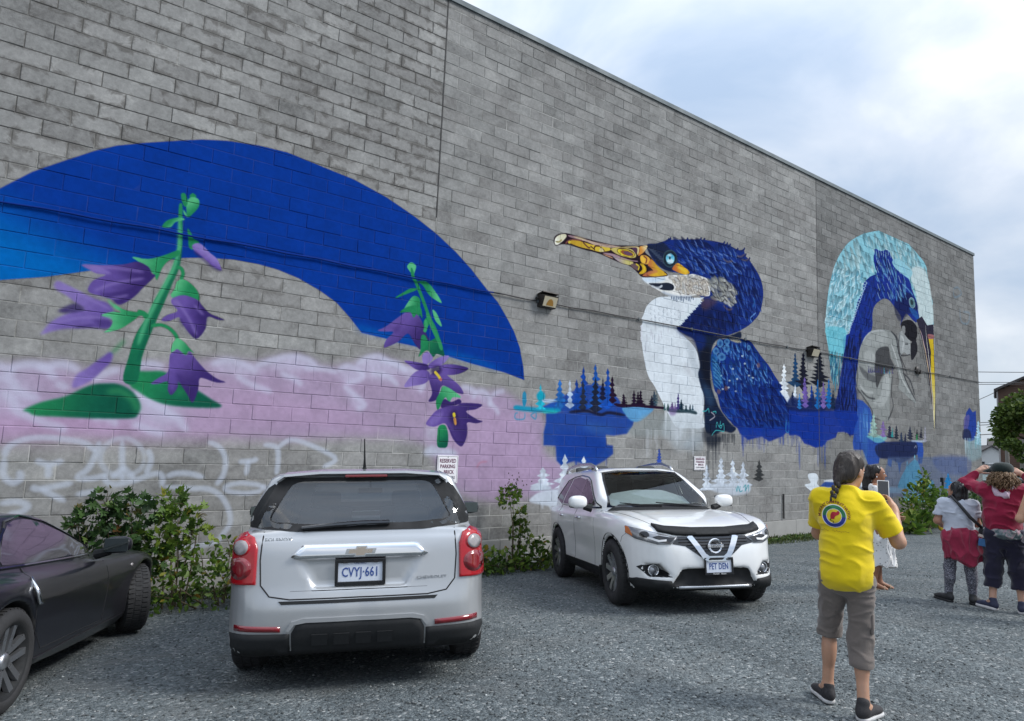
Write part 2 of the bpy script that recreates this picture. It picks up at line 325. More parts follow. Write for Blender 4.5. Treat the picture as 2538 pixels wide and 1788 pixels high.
('S',(222,226,234),[504,410,497,405],.03,.9,.005,1),
('S',(222,226,234),[505,407,498,402],.03,.9,.005,1),
('S',(222,226,234),[503,404,499,399],.03,.9,.005,1),
('S',(222,226,234),[504,401,500,396],.03,.9,.005,1),
('S',(222,226,234),[505,399,498,393],.03,.9,.005,1),
('S',(222,226,234),[503,395,499,390],.03,.9,.005,1),
('S',(222,226,234),[504,393,499,388],.03,.9,.005,1),
('S',(222,226,234),[506,390,500,385],.03,.9,.005,1),
('P',(22,36,62),[613,431,653,453,713,448,744,428,801,436,844,451,844,433,801,429,763,423,738,402,732,358,732,319,748,286,764,263,802,232,828,219,809,207,777,210,746,201,715,207,709,248,708,286,696,308,687,334,693,354,683,388,671,410,636,418],1,.02,1),
('P',(16,40,110),[613,431,641,446,683,430,713,422,707,390,683,392,665,411,636,418],.8,.1,1),
('P',(70,110,150),[702,311,732,304,745,281,733,261,714,279],.35,.12,1),
('P',(12,14,26),[698,390,729,397,729,338,739,310,714,318,696,351],.6,.1,1),
('D',(30,38,52),[715,190,822,194],.113,.283,22,.7,5),
('P',(16,48,132),[741,398,769,421,801,428,875,434,906,417,931,399,960,381,989,356,1015,336,1034,314,1057,290,1092,266,1115,245,1103,223,980,220,875,217,831,220,796,240,770,260,757,292,745,305,732,350,733,382],1,.01,1),
('P',(10,32,100),[764,302,910,322,1019,311,1096,262,1056,229,875,224,802,242],.5,.25,1),
('F',[741,394,776,420,875,430,924,394,982,355,960,326,808,318,751,309,735,351],95,.34,.13,-62,20,[(24,70,160),(16,52,140),(40,100,185),(12,40,120),(30,84,170)],(120,170,220),.55,31),
('F',[751,309,808,318,960,326,1015,332,1080,265,1091,233,875,224,802,240,764,279],75,.5,.17,-52,16,[(18,56,150),(14,46,136),(24,70,168),(10,36,112)],(70,120,190),.4,32),
('P',(60,120,180),[778,414,778,411,776,408,773,406,770,404,766,403,762,403,759,404,756,406,755,408,754,412,755,415,756,418,759,421,762,422,766,424,770,423,773,422,776,420,778,418],.9,.01,0),
('S',(150,190,215),[775,414,775,412,773,409,771,407,768,406,765,405,762,406,760,407,758,408,757,411,757,413,758,416,760,418,762,420,765,421,768,421,771,420,773,419,775,417,775,414],.02,.5,.02,0),
('P',(24,60,120),[770,414,770,412,769,411,768,410,767,409,766,409,765,409,764,409,763,410,762,411,762,413,762,414,763,415,764,416,765,417,766,417,767,417,768,417,769,416,770,415],.8,.02,0),
('P',(60,120,180),[764,395,763,392,761,390,758,388,755,386,751,385,747,385,744,386,741,388,739,390,738,392,739,395,741,397,744,399,747,401,751,402,755,402,758,401,761,400,763,397],.9,.01,0),
('S',(150,190,215),[760,395,760,392,758,390,756,389,753,388,750,387,747,387,745,388,743,390,742,391,742,394,743,396,745,397,747,399,750,400,753,400,756,399,758,398,760,396,760,395],.02,.5,.02,0),
('P',(24,60,120),[755,394,755,393,755,392,754,391,752,390,751,390,750,390,748,390,748,391,747,392,747,393,747,394,747,395,748,396,750,396,751,397,752,397,754,396,754,396,755,395],.8,.02,0),
('P',(60,120,180),[802,405,802,402,800,399,797,397,794,395,790,394,786,394,783,395,780,397,778,400,778,403,778,406,780,409,783,411,786,413,790,414,794,414,797,413,800,411,802,408],.9,.01,0),
('S',(150,190,215),[799,405,799,402,797,400,795,398,792,397,789,396,786,397,784,398,782,399,781,402,781,404,782,407,784,409,786,410,789,411,792,412,795,411,797,409,799,407,799,405],.02,.5,.02,0),
('P',(24,60,120),[794,404,794,403,794,402,793,401,791,400,790,400,789,400,788,400,787,401,786,402,786,403,786,405,787,406,788,407,789,408,790,408,791,408,793,407,794,407,794,406],.8,.02,0),
('P',(60,120,180),[803,422,802,419,801,417,798,415,795,414,792,413,788,413,785,414,783,415,781,417,781,419,781,421,783,423,785,425,788,427,792,427,795,428,798,427,801,426,802,424],.9,.01,0),
('S',(150,190,215),[800,421,800,419,798,418,796,416,794,415,791,415,788,415,786,416,784,417,784,418,784,420,784,422,786,424,788,425,791,426,794,426,796,425,798,424,800,423,800,421],.02,.5,.02,0),
('P',(24,60,120),[796,421,795,420,795,419,794,418,793,418,792,417,790,417,789,418,788,418,788,419,788,420,788,421,788,422,789,422,790,423,792,423,793,423,794,423,795,422,795,422],.8,.02,0),
('P',(60,120,180),[885,417,885,415,884,413,882,411,880,410,878,410,876,410,874,411,872,412,871,413,871,415,871,417,872,419,874,421,876,422,878,422,880,422,882,422,884,420,885,419],.9,.01,0),
('S',(150,190,215),[883,417,883,415,882,414,881,412,879,412,877,411,876,412,874,412,873,413,873,415,873,416,873,418,874,419,876,420,878,421,879,421,881,420,882,419,883,418,883,417],.02,.5,.02,0),
('P',(24,60,120),[880,416,880,416,880,415,879,414,879,414,878,414,877,414,876,414,876,414,876,415,876,416,876,416,876,417,876,418,877,418,878,418,879,418,879,418,880,418,880,417],.8,.02,0),
('P',(60,120,180),[789,384,788,381,786,378,782,376,778,374,773,373,768,373,763,374,759,375,757,378,756,380,757,383,759,386,763,388,767,390,772,391,778,391,782,390,786,389,788,386],.9,.01,0),
('S',(150,190,215),[785,383,784,381,782,379,779,377,776,376,772,375,768,375,764,376,762,378,760,380,760,382,762,384,764,386,768,388,772,389,776,389,779,388,782,387,784,386,785,383],.02,.5,.02,0),
('P',(24,60,120),[778,383,778,381,777,380,776,379,774,379,773,378,771,378,769,379,768,379,767,380,767,381,767,382,768,384,769,385,771,385,772,386,774,386,776,385,777,385,778,384],.8,.02,0),
('P',(205,190,150),[801,427,838,431,848,425,824,422],.8,.02,1),
('P',(190,205,215),[780,308,780,307,780,306,779,305,777,305,776,305,775,305,774,305,773,306,772,306,772,307,772,308,773,308,774,309,775,309,776,310,777,310,778,309,780,309,780,308],.85,.01,0),
('P',(190,205,215),[806,329,806,329,805,328,804,327,803,327,802,327,800,327,799,327,798,327,798,328,798,329,798,329,798,330,799,331,800,331,802,331,803,331,804,331,805,331,806,330],.85,.01,0),
('P',(190,205,215),[830,306,830,306,830,305,829,304,828,304,826,304,825,304,824,304,823,304,822,305,822,306,822,306,823,307,824,308,825,308,826,308,828,308,829,308,830,308,830,307],.85,.01,0),
('P',(190,205,215),[774,338,774,338,773,337,772,336,771,336,770,336,768,336,767,336,766,336,766,337,766,338,766,338,766,339,767,340,768,340,770,340,771,340,772,340,773,340,774,339],.85,.01,0),
('P',(190,205,215),[819,359,819,358,818,357,817,356,816,356,815,356,813,356,812,356,811,356,811,357,810,358,811,359,811,359,812,360,813,360,815,361,816,361,817,360,818,360,819,359],.85,.01,0),
('P',(190,205,215),[866,376,866,375,865,374,864,373,863,373,861,373,860,373,859,373,858,373,857,374,857,375,857,375,858,376,859,377,860,377,861,378,863,378,864,377,865,377,866,376],.85,.01,0),
('P',(190,205,215),[883,348,883,348,882,347,881,346,880,346,878,345,877,345,876,346,875,346,874,347,874,348,874,348,875,349,876,350,877,350,878,350,880,350,881,350,882,350,883,349],.85,.01,0),
('P',(190,205,215),[898,344,898,344,898,343,897,342,895,342,894,342,893,342,891,342,890,342,890,343,889,344,890,344,890,345,891,346,893,346,894,347,895,347,897,346,898,346,898,345],.85,.01,0),
('P',(190,205,215),[856,393,855,392,855,391,854,391,853,390,851,390,850,390,849,390,848,391,847,391,847,392,847,393,848,394,849,394,850,395,851,395,853,395,854,395,855,394,855,394],.85,.01,0),
('P',(190,205,215),[836,336,835,335,835,334,834,334,832,333,831,333,830,333,829,333,828,334,827,334,827,335,827,336,828,337,829,337,830,338,831,338,832,338,834,338,835,337,835,337],.85,.01,0),
('P',(190,205,215),[803,313,802,312,802,312,801,311,800,311,798,310,797,310,796,311,795,311,794,312,794,312,794,313,795,314,796,315,797,315,798,315,800,315,801,315,802,314,802,314],.85,.01,0),
('P',(176,110,80),[769,301,768,299,768,297,766,296,764,295,762,294,760,294,758,295,756,296,755,298,755,300,755,302,756,303,758,305,760,306,762,306,764,306,766,305,768,304,768,302],.5,.03,0),
('P',(176,110,80),[796,311,796,309,795,307,793,306,791,305,789,304,787,304,785,305,783,306,782,308,782,310,782,311,783,313,785,315,787,316,789,316,791,316,793,315,795,314,796,312],.5,.03,0),
('P',(176,110,80),[925,377,924,375,923,373,921,372,919,371,917,370,914,370,912,371,911,372,910,374,909,376,910,378,911,380,912,381,914,382,917,383,919,383,922,382,923,381,924,379],.5,.03,0),
('P',(40,120,170),[733,384,754,380,763,361,773,342,770,318,745,309,734,350],.45,.06,1),
('S',(110,180,210),[736,374,757,362,768,350],.02,.6,.01,1),
('S',(110,180,210),[738,365,759,353,768,342],.02,.6,.01,1),
('S',(110,180,210),[738,356,761,343,768,334],.02,.6,.01,1),
('S',(110,180,210),[740,346,763,334,768,326],.02,.6,.01,1),
('S',(110,180,210),[740,337,765,324,768,318],.02,.6,.01,1),
('S',(110,180,210),[742,328,767,314,768,310],.02,.6,.01,1),
('S',(110,180,210),[742,318,768,305,768,303],.02,.6,.01,1),
('P',(14,52,150),[831,220,909,225,1018,228,1116,258,1157,276,1214,279,1211,186,1167,185,1118,192,1095,213,1036,216,1017,206,962,192,930,203,875,193,841,208],.97,.03,0),
('D',(20,60,150),[841,212,1095,222],.178,.515,42,.6,6),
('D',(235,240,245),[573,234,703,240],.179,.59,26,.35,7),
('P',(190,200,206),[592,235,656,242,703,231,706,214,703,188,668,172,618,163,595,181,574,191,568,212],.5,.12,1),
('P',(206,214,220),[600,220,633,228,639,200,617,181,600,199],.5,.1,1),
('P',(206,214,220),[656,238,703,237,703,218,662,214],.5,.08,1),
('P',(160,172,180),[662,192,700,195,704,165,663,161,640,171],.4,.1,1),
('P',(26,36,54),[709,210,746,208,777,192,746,174,715,179,706,195],.85,.1,1),
('T',(70,60,120),[620,249,620,288],.084,1,575,.1),
('T',(20,44,60),[630,250,630,274],.127,1,610,.1),
('T',(26,54,66),[646,250,646,263],.071,1,665,.1),
('T',(22,44,60),[660,251,660,265],.052,1,715,.1),
('T',(30,60,80),[669,252,669,265],.052,1,745,.1),
('T',(96,72,130),[601,248,601,266],.083,1,505,.1),
('T',(110,84,140),[611,248,610,265],.07,1,540,.1),
('T',(40,70,70),[587,247,587,262],.068,1,455,.1),
('T',(60,96,96),[576,246,576,262],.054,1,415,.1),
('S',(28,52,62),[583,248,616,247,656,249,685,246],.07,.9,.03,1),
('P',(120,96,150),[591,253,616,254,611,239,594,238],.6,.04,1),
('S',(70,190,190),[703,252,715,253,724,259,727,249],.025,.9,.005,1),
('S',(200,190,200),[733,252,747,243,727,232],.03,.8,.005,1),
('S',(70,190,190),[739,252,751,254,751,249],.025,.9,.005,1),
('S',(70,190,190),[752,216,755,230,764,219,769,234],.022,.9,.005,1),
('S',(70,190,190),[764,222,773,223,770,217,764,219],.022,.9,.005,1),
('S',(70,190,190),[772,223,780,227,781,210,774,211],.022,.9,.005,1),
('S',(70,190,190),[736,198,749,210,764,211,780,209],.022,.9,.005,1),
('S',(60,150,190),[1037,250,1035,222,1048,220,1048,248],.022,.9,.005,1),
('S',(60,150,190),[1048,235,1060,221],.022,.9,.005,1),
('S',(60,150,190),[1064,236,1063,221],.022,.9,.005,1),
('S',(60,150,190),[1056,238,1079,237],.022,.9,.005,1),
('S',(60,150,190),[1069,230,1079,224,1067,221],.022,.9,.005,1),
('S',(70,190,190),[1104,266,1108,258],.02,.9,.005,1),
('S',(70,190,190),[1114,274,1114,258],.02,.9,.005,1),
('S',(70,190,190),[1116,265,1128,267,1120,255,1132,255],.02,.9,.005,1),
('S',(70,190,190),[1132,268,1138,259,1140,268],.02,.9,.005,1),
('P',(20,50,140),[1049,281,1096,297,1214,304,1213,277,1096,273],.9,.04,1),
('T',(28,70,110),[1079,335,1081,428],.3,1,40,.1),
('T',(22,26,44),[1117,329,1119,432],.349,1,41,.1),
('T',(20,26,40),[1196,344,1199,455],.5,1,42,.1),
('T',(226,234,240),[1028,310,1029,393],.25,1,1825,.1),
('T',(214,224,238),[1078,291,1079,344],.158,1,1955,.1),
('T',(112,92,168),[1122,294,1124,368],.225,1,2065,.1),
('T',(22,100,170),[1189,298,1190,367],.214,1,2225,.1),
('T',(230,238,246),[1096,284,1097,321],.112,1,2000,.1),
('T',(20,60,140),[1157,292,1158,350],.188,1,2150,.1),
('T',(18,34,60),[1066,286,1067,325],.158,1,1925,.1),
('T',(120,96,168),[1214,300,1215,350],.13,1,2284,.1),
('P',(226,234,240),[1015,315,1034,323,1057,303,1064,286,1049,289,1030,305],.95,.02,1),
('S',(16,28,60),[1049,276,1096,275,1214,282],.06,.8,.03,1),
('P',(20,46,124),[512,595,540,604,559,612,576,619,591,624,626,632,652,638,692,646,733,652,775,655,804,654,834,651,858,654,864,642,880,636,895,624,917,607,933,587,939,565,937,542,926,513,910,494,879,471,849,456,825,446,776,431,708,427,642,420,614,430,634,451,662,476,680,496,707,505,680,518,628,550,592,551,558,554,529,570],1,.006,1),
('S',(18,38,100),[571,615,581,621,584,626],.05,1,.003,1),
('S',(18,38,100),[578,618,587,624,590,629],.05,1,.003,1),
('S',(18,38,100),[634,629,644,635,647,641],.05,1,.003,1),
('S',(18,38,100),[681,640,692,646,695,652],.05,1,.003,1),
('S',(18,38,100),[694,641,705,648,708,653],.05,1,.003,1),
('S',(18,38,100),[767,648,778,655,782,661],.05,1,.003,1),
('S',(18,38,100),[778,648,790,655,793,661],.05,1,.003,1),
('S',(18,38,100),[846,649,858,656,862,662],.05,1,.003,1),
('S',(18,38,100),[852,636,864,643,868,649],.05,1,.003,1),
('S',(18,38,100),[867,628,880,636,883,642],.05,1,.003,1),
('S',(18,38,100),[790,647,801,654,805,660],.05,1,.003,1),
('S',(18,38,100),[819,643,831,650,835,656],.05,1,.003,1),
('P',(14,26,74),[614,430,634,451,667,478,707,496,762,496,790,473,776,431,708,427,642,420],.75,.16,1),
('P',(26,36,60),[512,595,540,604,567,611,591,599,612,588,612,575,592,551,560,555,536,568,522,577],.9,.05,1),
('F',[606,621,705,644,819,646,867,628,849,594,734,566,666,568,612,588],70,.42,.15,-28,14,[(24,58,146),(18,46,130),(34,76,170),(14,36,104),(28,66,156)],(120,150,205),.55,33),
('F',[733,570,855,603,892,621,930,578,929,533,891,482,819,454,831,525,819,559],55,.36,.12,-62,16,[(20,52,140),(16,44,126),(26,64,156),(12,34,100)],(90,125,190),.45,34),
('F',[629,451,680,484,790,491,849,518,849,463,790,439,681,426],22,.36,.13,-70,25,[(16,38,104),(14,32,92),(20,48,124)],(60,90,150),.25,35),
('S',(150,110,90),[775,617,794,613,813,619],.04,.55,.02,1),
('S',(150,110,90),[831,635,846,636,861,645],.04,.55,.02,1),
('S',(150,110,90),[849,630,864,630,880,638],.04,.55,.02,1),
('S',(150,110,90),[776,505,795,497,813,502],.04,.55,.02,1),
('S',(120,170,230),[891,480,885,490,907,506],.03,.8,.01,1),
('S',(60,130,200),[895,518,902,532,895,542],.04,.7,.02,1),
('S',(80,92,112),[517,589,529,588,536,591],.03,.6,.01,1),
('S',(80,92,112),[523,586,534,586,542,588],.03,.6,.01,1),
('S',(80,92,112),[528,584,539,583,548,585],.03,.6,.01,1),
('S',(80,92,112),[534,581,544,580,555,582],.03,.6,.01,1),
('S',(80,92,112),[540,578,550,578,561,579],.03,.6,.01,1),
('S',(80,92,112),[546,575,555,575,567,576],.03,.6,.01,1),
('S',(80,92,112),[551,572,561,573,574,573],.03,.6,.01,1),
('S',(80,92,112),[557,569,566,570,580,570],.03,.6,.01,1),
('S',(80,92,112),[563,566,571,567,587,567],.03,.6,.01,1),
('P',(30,46,60),[612,585,611,578,607,572,602,567,596,563,588,561,581,560,575,562,570,565,566,570,565,576,566,582,569,588,574,593,580,597,588,600,595,600,602,599,607,595,610,591],1,.015,0),
('S',(70,96,108),[611,585,610,578,606,572,601,567,594,563,586,561,579,561,573,563,568,567,566,573,566,579,568,585,572,591,579,596,586,598,593,600,600,598,606,595,610,591,611,585],.025,.7,.01,0),
('P',(120,205,228),[602,583,602,579,600,576,597,572,593,570,588,568,584,568,580,569,577,571,575,574,574,577,574,581,576,585,580,588,583,590,588,592,592,592,596,591,600,589,602,586],1,.008,0),
('P',(226,240,246),[600,576,599,575,597,573,595,571,592,570,588,569,585,569,582,569,579,570,578,571,577,572,577,574,579,575,581,577,585,578,588,579,592,580,595,580,597,579,599,578],.8,.02,0),
('P',(60,150,190),[599,587,599,586,597,585,595,584,592,582,588,582,584,581,581,581,579,581,577,582,577,583,577,584,579,586,581,587,584,588,588,589,591,589,595,590,597,589,599,588],.7,.02,0),
('P',(14,34,44),[590,582,589,581,589,580,588,578,588,578,587,578,586,578,585,578,585,579,584,580,584,581,584,582,585,583,585,584,586,585,587,585,588,585,588,584,589,584,589,583],1,.008,0),
('P',(230,240,245),[593,589,592,588,592,587,590,586,588,585,586,585,583,584,581,584,580,585,578,585,578,586,578,586,580,587,581,588,583,589,585,590,588,590,590,590,591,590,592,589],.7,.02,0),
('P',(232,180,50),[595,559,612,575,632,571,650,565,653,559,643,554,625,553,607,555],1,.01,1,(196,110,60),[627,567,602,556]),
('S',(240,210,70),[614,567,632,563,645,560],.06,.7,.03,1),
('P',(236,236,232),[501,522,537,529,602,546,648,555,666,560,693,560,717,558,731,548,728,530,723,518,685,514,659,508,623,501,588,500,559,501,538,506,514,513],1,.008,1),
('P',(200,220,240),[501,522,537,529,573,535,566,526,519,514],.8,.04,1),
('P',(34,42,58),[521,513,554,519,583,525,600,522,600,513,583,508,559,506,538,509],1,.01,1),
('S',(210,215,222),[528,509,550,508,564,516],.05,.9,.01,1),
('F',[583,539,666,557,717,554,723,522,654,509,608,510,603,529],60,.22,.1,-18,60,[(240,230,212),(232,222,206),(244,238,228),(236,236,232)],(120,112,108),.6,36),
('F',[722,560,773,571,802,560,831,547,825,524,805,510,748,512,731,534],34,.34,.13,-24,28,[(206,206,196),(184,186,178),(220,220,212),(160,160,156)],(50,50,54),.8,37),
('P',(110,66,60),[696,503,720,514,756,511,734,495,707,482,696,489],.5,.08,1),
('P',(226,234,240),[531,477,555,489,593,496,628,499,659,504,688,509,707,512,680,496,662,478,644,461,629,444,614,434,580,432,505,428,507,445,515,462],1,.012,1),
('S',(196,206,218),[562,502,593,499,628,501,662,508],.05,.8,.02,1),
('S',(226,236,240),[604,437,621,434],.04,1,.004,0),
('S',(226,236,240),[607,440,626,437],.04,1,.004,0),
('S',(226,236,240),[610,442,631,440],.04,1,.004,0),
('S',(226,236,240),[613,445,630,442],.04,1,.004,0),
('S',(226,236,240),[616,448,635,444],.04,1,.004,0),
('S',(226,236,240),[619,450,640,447],.04,1,.004,0),
('S',(226,236,240),[622,453,639,450],.04,1,.004,0),
('S',(226,236,240),[625,456,644,453],.04,1,.004,0),
('S',(226,236,240),[628,458,649,455],.04,1,.004,0),
('S',(226,236,240),[631,461,648,458],.04,1,.004,0),
('S',(226,236,240),[634,464,653,461],.04,1,.004,0),
('S',(226,236,240),[637,466,658,464],.04,1,.004,0),
('S',(226,236,240),[640,469,657,466],.04,1,.004,0),
('S',(226,236,240),[643,472,662,469],.04,1,.004,0),
('S',(226,236,240),[646,474,667,472],.04,1,.004,0),
('S',(226,236,240),[649,477,666,474],.04,1,.004,0),
('S',(226,236,240),[652,480,671,477],.04,1,.004,0),
('S',(226,236,240),[655,482,677,480],.04,1,.004,0),
('S',(226,236,240),[658,485,676,482],.04,1,.004,0),
('S',(226,236,240),[661,488,681,485],.04,1,.004,0),
('S',(226,236,240),[664,490,686,488],.04,1,.004,0),
('S',(226,236,240),[668,493,685,490],.04,1,.004,0),
('S',(226,236,240),[671,496,690,493],.04,1,.004,0),
('S',(226,236,240),[674,499,696,496],.04,1,.004,0),
('S',(226,236,240),[677,501,694,498],.04,1,.004,0),
('S',(226,236,240),[680,504,700,501],.04,1,.004,0),
('S',(20,44,80),[593,497,595,490],.025,.8,.006,0),
('S',(20,44,80),[599,497,601,489],.025,.8,.006,0),
('S',(20,44,80),[604,498,606,488],.025,.8,.006,0),
('S',(20,44,80),[610,500,612,487],.025,.8,.006,0),
('S',(20,44,80),[615,500,617,493],.025,.8,.006,0),
('S',(20,44,80),[621,500,623,492],.025,.8,.006,0),
('S',(20,44,80),[626,503,628,491],.025,.8,.006,0),
('S',(20,44,80),[632,503,634,490],.025,.8,.006,0),
('S',(20,44,80),[637,503,640,497],.025,.8,.006,0),
('S',(20,44,80),[643,505,645,496],.025,.8,.006,0),
('S',(20,44,80),[649,505,651,495],.025,.8,.006,0),
('S',(20,44,80),[654,506,657,494],.025,.8,.006,0),
('S',(20,44,80),[660,508,662,501],.025,.8,.006,0),
('S',(20,44,80),[666,508,668,500],.025,.8,.006,0),
('S',(150,160,170),[529,464,526,459,532,458],.014,.55,.006,1),
('S',(150,160,170),[542,460,539,455,544,454],.014,.55,.006,1),
('S',(150,160,170),[554,456,552,451,557,450],.014,.55,.006,1),
('S',(150,160,170),[567,452,564,447,570,445],.014,.55,.006,1),
('S',(150,160,170),[580,447,577,443,583,441],.014,.55,.006,1),
('S',(150,160,170),[593,443,590,438,596,437],.014,.55,.006,1),
('S',(150,160,170),[606,475,603,471,608,469],.014,.55,.006,1),
('S',(150,160,170),[619,471,616,466,622,465],.014,.55,.006,1),
('S',(150,160,170),[530,452,528,447,533,446],.014,.55,.006,1),
('S',(150,160,170),[543,448,540,443,546,442],.014,.55,.006,1),
('S',(150,160,170),[556,444,553,439,558,437],.014,.55,.006,1),
('S',(150,160,170),[568,439,566,435,571,433],.014,.55,.006,1),
('S',(150,160,170),[581,471,578,466,583,465],.014,.55,.006,1),
('S',(150,160,170),[594,467,591,462,596,461],.014,.55,.006,1),
('S',(150,160,170),[607,463,604,458,609,457],.014,.55,.006,1),
('S',(150,160,170),[620,459,617,454,623,452],.014,.55,.006,1),
('S',(150,160,170),[532,440,529,435,534,434],.014,.55,.006,1),
('S',(150,160,170),[544,436,542,431,547,430],.014,.55,.006,1),
('S',(150,160,170),[556,467,553,462,559,461],.014,.55,.006,1),
('S',(150,160,170),[569,463,566,458,571,457],.014,.55,.006,1),
('S',(150,160,170),[582,459,579,454,584,453],.014,.55,.006,1),
('S',(150,160,170),[595,455,592,450,597,448],.014,.55,.006,1),
('S',(150,160,170),[608,450,605,446,611,444],.014,.55,.006,1),
('S',(150,160,170),[621,446,618,441,624,440],.014,.55,.006,1),
('P',(36,22,34),[255,551,258,559,268,566,284,571,296,572,330,572,375,573,415,575,443,580,486,588,512,595,516,592,508,579,525,572,541,561,559,551,577,546,577,539,530,528,499,523,487,529,464,539,441,540,413,543,375,548,331,548,295,550,274,546,262,541,257,544],1,.004,1),
('P',(226,222,190),[258,553,263,560,273,566,284,569,287,565,283,559,274,550,266,544,260,543,258,547],1,.004,1,(240,240,224),[273,564,263,546]),
('S',(150,130,60),[261,549,268,550,276,556],.03,.7,.01,1),
('P',(150,120,130),[290,568,310,571,339,570,375,571,405,573,440,576,463,582,406,567,375,562,345,565,319,566,299,565],1,.006,1,(190,165,150),[294,567,330,570]),
('P',(210,195,150),[304,569,324,571,339,570,319,567],.8,.02,1),
('P',(198,160,50),[292,554,300,560,319,563,345,563,357,563,390,565,404,566,404,561,390,556,375,552,348,552,322,551,299,553],1,.006,1,(224,196,70),[302,556,390,560]),
('P',(150,90,80),[288,556,302,563,322,566,330,565,310,562,296,559,288,551,284,549],.8,.01,1),
('S',(90,50,50),[329,563,344,555,350,556],.03,.9,.005,1),
('P',(216,190,70),[298,556,298,555,298,554,297,553,296,552,295,552,294,552,293,552,292,552,292,553,291,554,291,555,292,556,293,557,294,558,295,558,296,558,297,558,298,558,298,557],1,.005,0),
('S',(60,30,30),[360,555,364,562,376,564],.03,.9,.005,1),
('S',(60,30,30),[376,563,389,557],.03,.9,.005,1),
('S',(60,30,30),[350,559,360,555,363,553],.025,.9,.005,1),
('P',(224,214,170),[375,557,381,562,387,555,375,553],.8,.01,1),
('P',(206,190,110),[406,564,418,570,443,575,469,576,480,568,478,561,463,557,441,556,420,558],1,.006,1),
('P',(60,30,34),[477,566,474,563,470,560,463,559,455,557,447,557,439,558,432,559,427,561,424,563,424,566,426,568,430,571,437,573,445,574,453,574,461,574,468,573,473,571,476,568],1,.005,0),
('P',(232,214,60),[475,565,473,563,469,561,463,559,455,558,447,558,440,558,434,559,429,561,426,563,425,565,427,568,432,570,438,571,445,572,453,573,460,572,467,571,472,570,475,567],1,.005,0),
('P',(150,90,50),[472,565,471,563,467,562,463,561,457,560,451,560,446,560,441,561,437,562,435,564,435,565,436,567,439,569,444,570,449,570,455,571,461,570,466,570,470,568,472,567],1,.005,0),
('P',(100,74,100),[470,565,469,564,467,563,463,562,459,562,455,561,451,562,448,562,445,563,444,564,443,565,444,567,447,568,450,568,454,569,458,569,462,569,466,568,468,568,470,566],1,.005,0),
('P',(216,196,140),[437,575,469,583,486,586,490,582,488,572,483,568,484,580,476,582,453,577],1,.005,1),
('P',(84,58,84),[468,579,482,583,484,575,479,570],.9,.01,1),
('P',(210,140,60),[491,587,512,594,513,588,501,575,486,566,491,578],1,.006,1,(240,220,170),[492,579,511,591]),
('P',(170,140,150),[384,552,412,556,438,554,463,553,486,555,480,552,447,551,412,550],1,.006,1),
('P',(200,150,120),[383,550,403,550,414,546,397,547],1,.006,1),
('P',(180,165,170),[412,551,426,551,450,551,473,550,464,542,441,541,425,544],1,.006,1,(206,196,120),[422,547,460,546]),
('P',(226,170,70),[493,566,501,571,516,571,524,565,517,554,503,553,495,557],1,.006,1),
('P',(240,190,70),[509,563,509,561,509,558,508,556,506,554,504,553,501,553,499,553,497,554,495,556,494,558,494,561,494,563,495,565,497,567,499,568,502,568,504,568,506,567,508,565],1,.006,0),
('S',(120,60,50),[503,569,513,565,510,554],.035,.9,.006,1),
('P',(110,88,90),[464,542,477,548,487,545,485,535,477,536],1,.006,1),
('S',(220,196,60),[480,548,490,544,487,535],.035,1,.005,1),
('P',(218,176,40),[492,550,503,552,512,545,511,536,499,529,490,529,500,539,498,546],1,.006,1),
('S',(240,206,60),[502,549,507,543,502,533],.03,.8,.01,1),
('P',(222,176,50),[527,567,548,556,573,545,577,541,538,531,501,526,521,539,534,543,520,550,517,553],1,.008,1,(190,110,70),[552,541,514,538]),
('P',(190,120,90),[504,530,521,540,541,547,548,542,524,534],.6,.03,1),
('P',(226,180,50),[521,531,547,540,575,542,538,531],.8,.03,1),
('P',(140,200,214),[1600,874,1655,889,1682,884,1732,868,1868,821,1890,783,1904,730,1919,676,1927,622,1923,611,1898,602,1852,601,1823,615,1796,658,1776,708,1715,738,1647,752,1620,757,1552,708,1500,687,1449,654,1424,619,1394,572,1369,534,1345,500,1337,471,1321,446,1292,420,1291,392,1275,374,1263,401,1252,450,1240,471,1232,515,1238,561,1248,608,1266,658,1290,703,1325,745,1372,785,1457,828,1560,862],1,.012,1,(150,208,222),[1611,836,1282,465]),
('F',[1370,779,1580,866,1655,884,1747,854,1866,811,1917,722,1921,633,1840,609,1775,699,1741,748,1639,780,1523,790,1501,718,1435,670,1323,668,1300,703],120,.5,.17,-58,14,[(164,212,222),(150,204,218),(178,220,226),(134,196,212),(190,226,230)],(214,236,240),.45,38),
('F',[1283,691,1437,711,1462,679,1398,614,1370,555,1352,524,1333,475,1248,465,1238,534,1256,613],110,.4,.16,-125,22,[(158,212,228),(174,222,234),(140,204,222),(190,232,240),(118,190,214)],(215,240,245),.7,39),
('P',(204,220,220),[1781,785,1854,799,1897,765,1920,697,1927,626,1896,604,1850,603,1814,630,1797,702,1767,747],.95,.06,1),
('P',(20,48,140),[1523,788,1533,797,1566,797,1611,808,1644,783,1648,765,1689,753,1740,745,1761,731,1775,704,1801,678,1810,650,1818,621,1790,604,1743,620,1722,622,1694,594,1678,577,1690,605,1651,630,1612,648,1578,649,1544,635,1514,614,1502,590,1500,562,1492,538,1464,521,1446,506,1427,482,1333,471,1359,508,1373,540,1396,574,1415,617,1443,644,1453,675,1491,702,1534,720,1525,737,1517,761],1,.012,1),
('P',(14,24,70),[1684,684,1748,694,1795,677,1810,650,1743,625,1679,591,1641,634],.75,.06,1),
('F',[1528,786,1601,801,1639,773,1724,745,1749,714,1693,661,1593,657,1524,704],40,.42,.12,-66,16,[(30,74,170),(22,56,150),(60,120,190),(100,160,205),(16,44,120)],(120,180,220),.5,40),
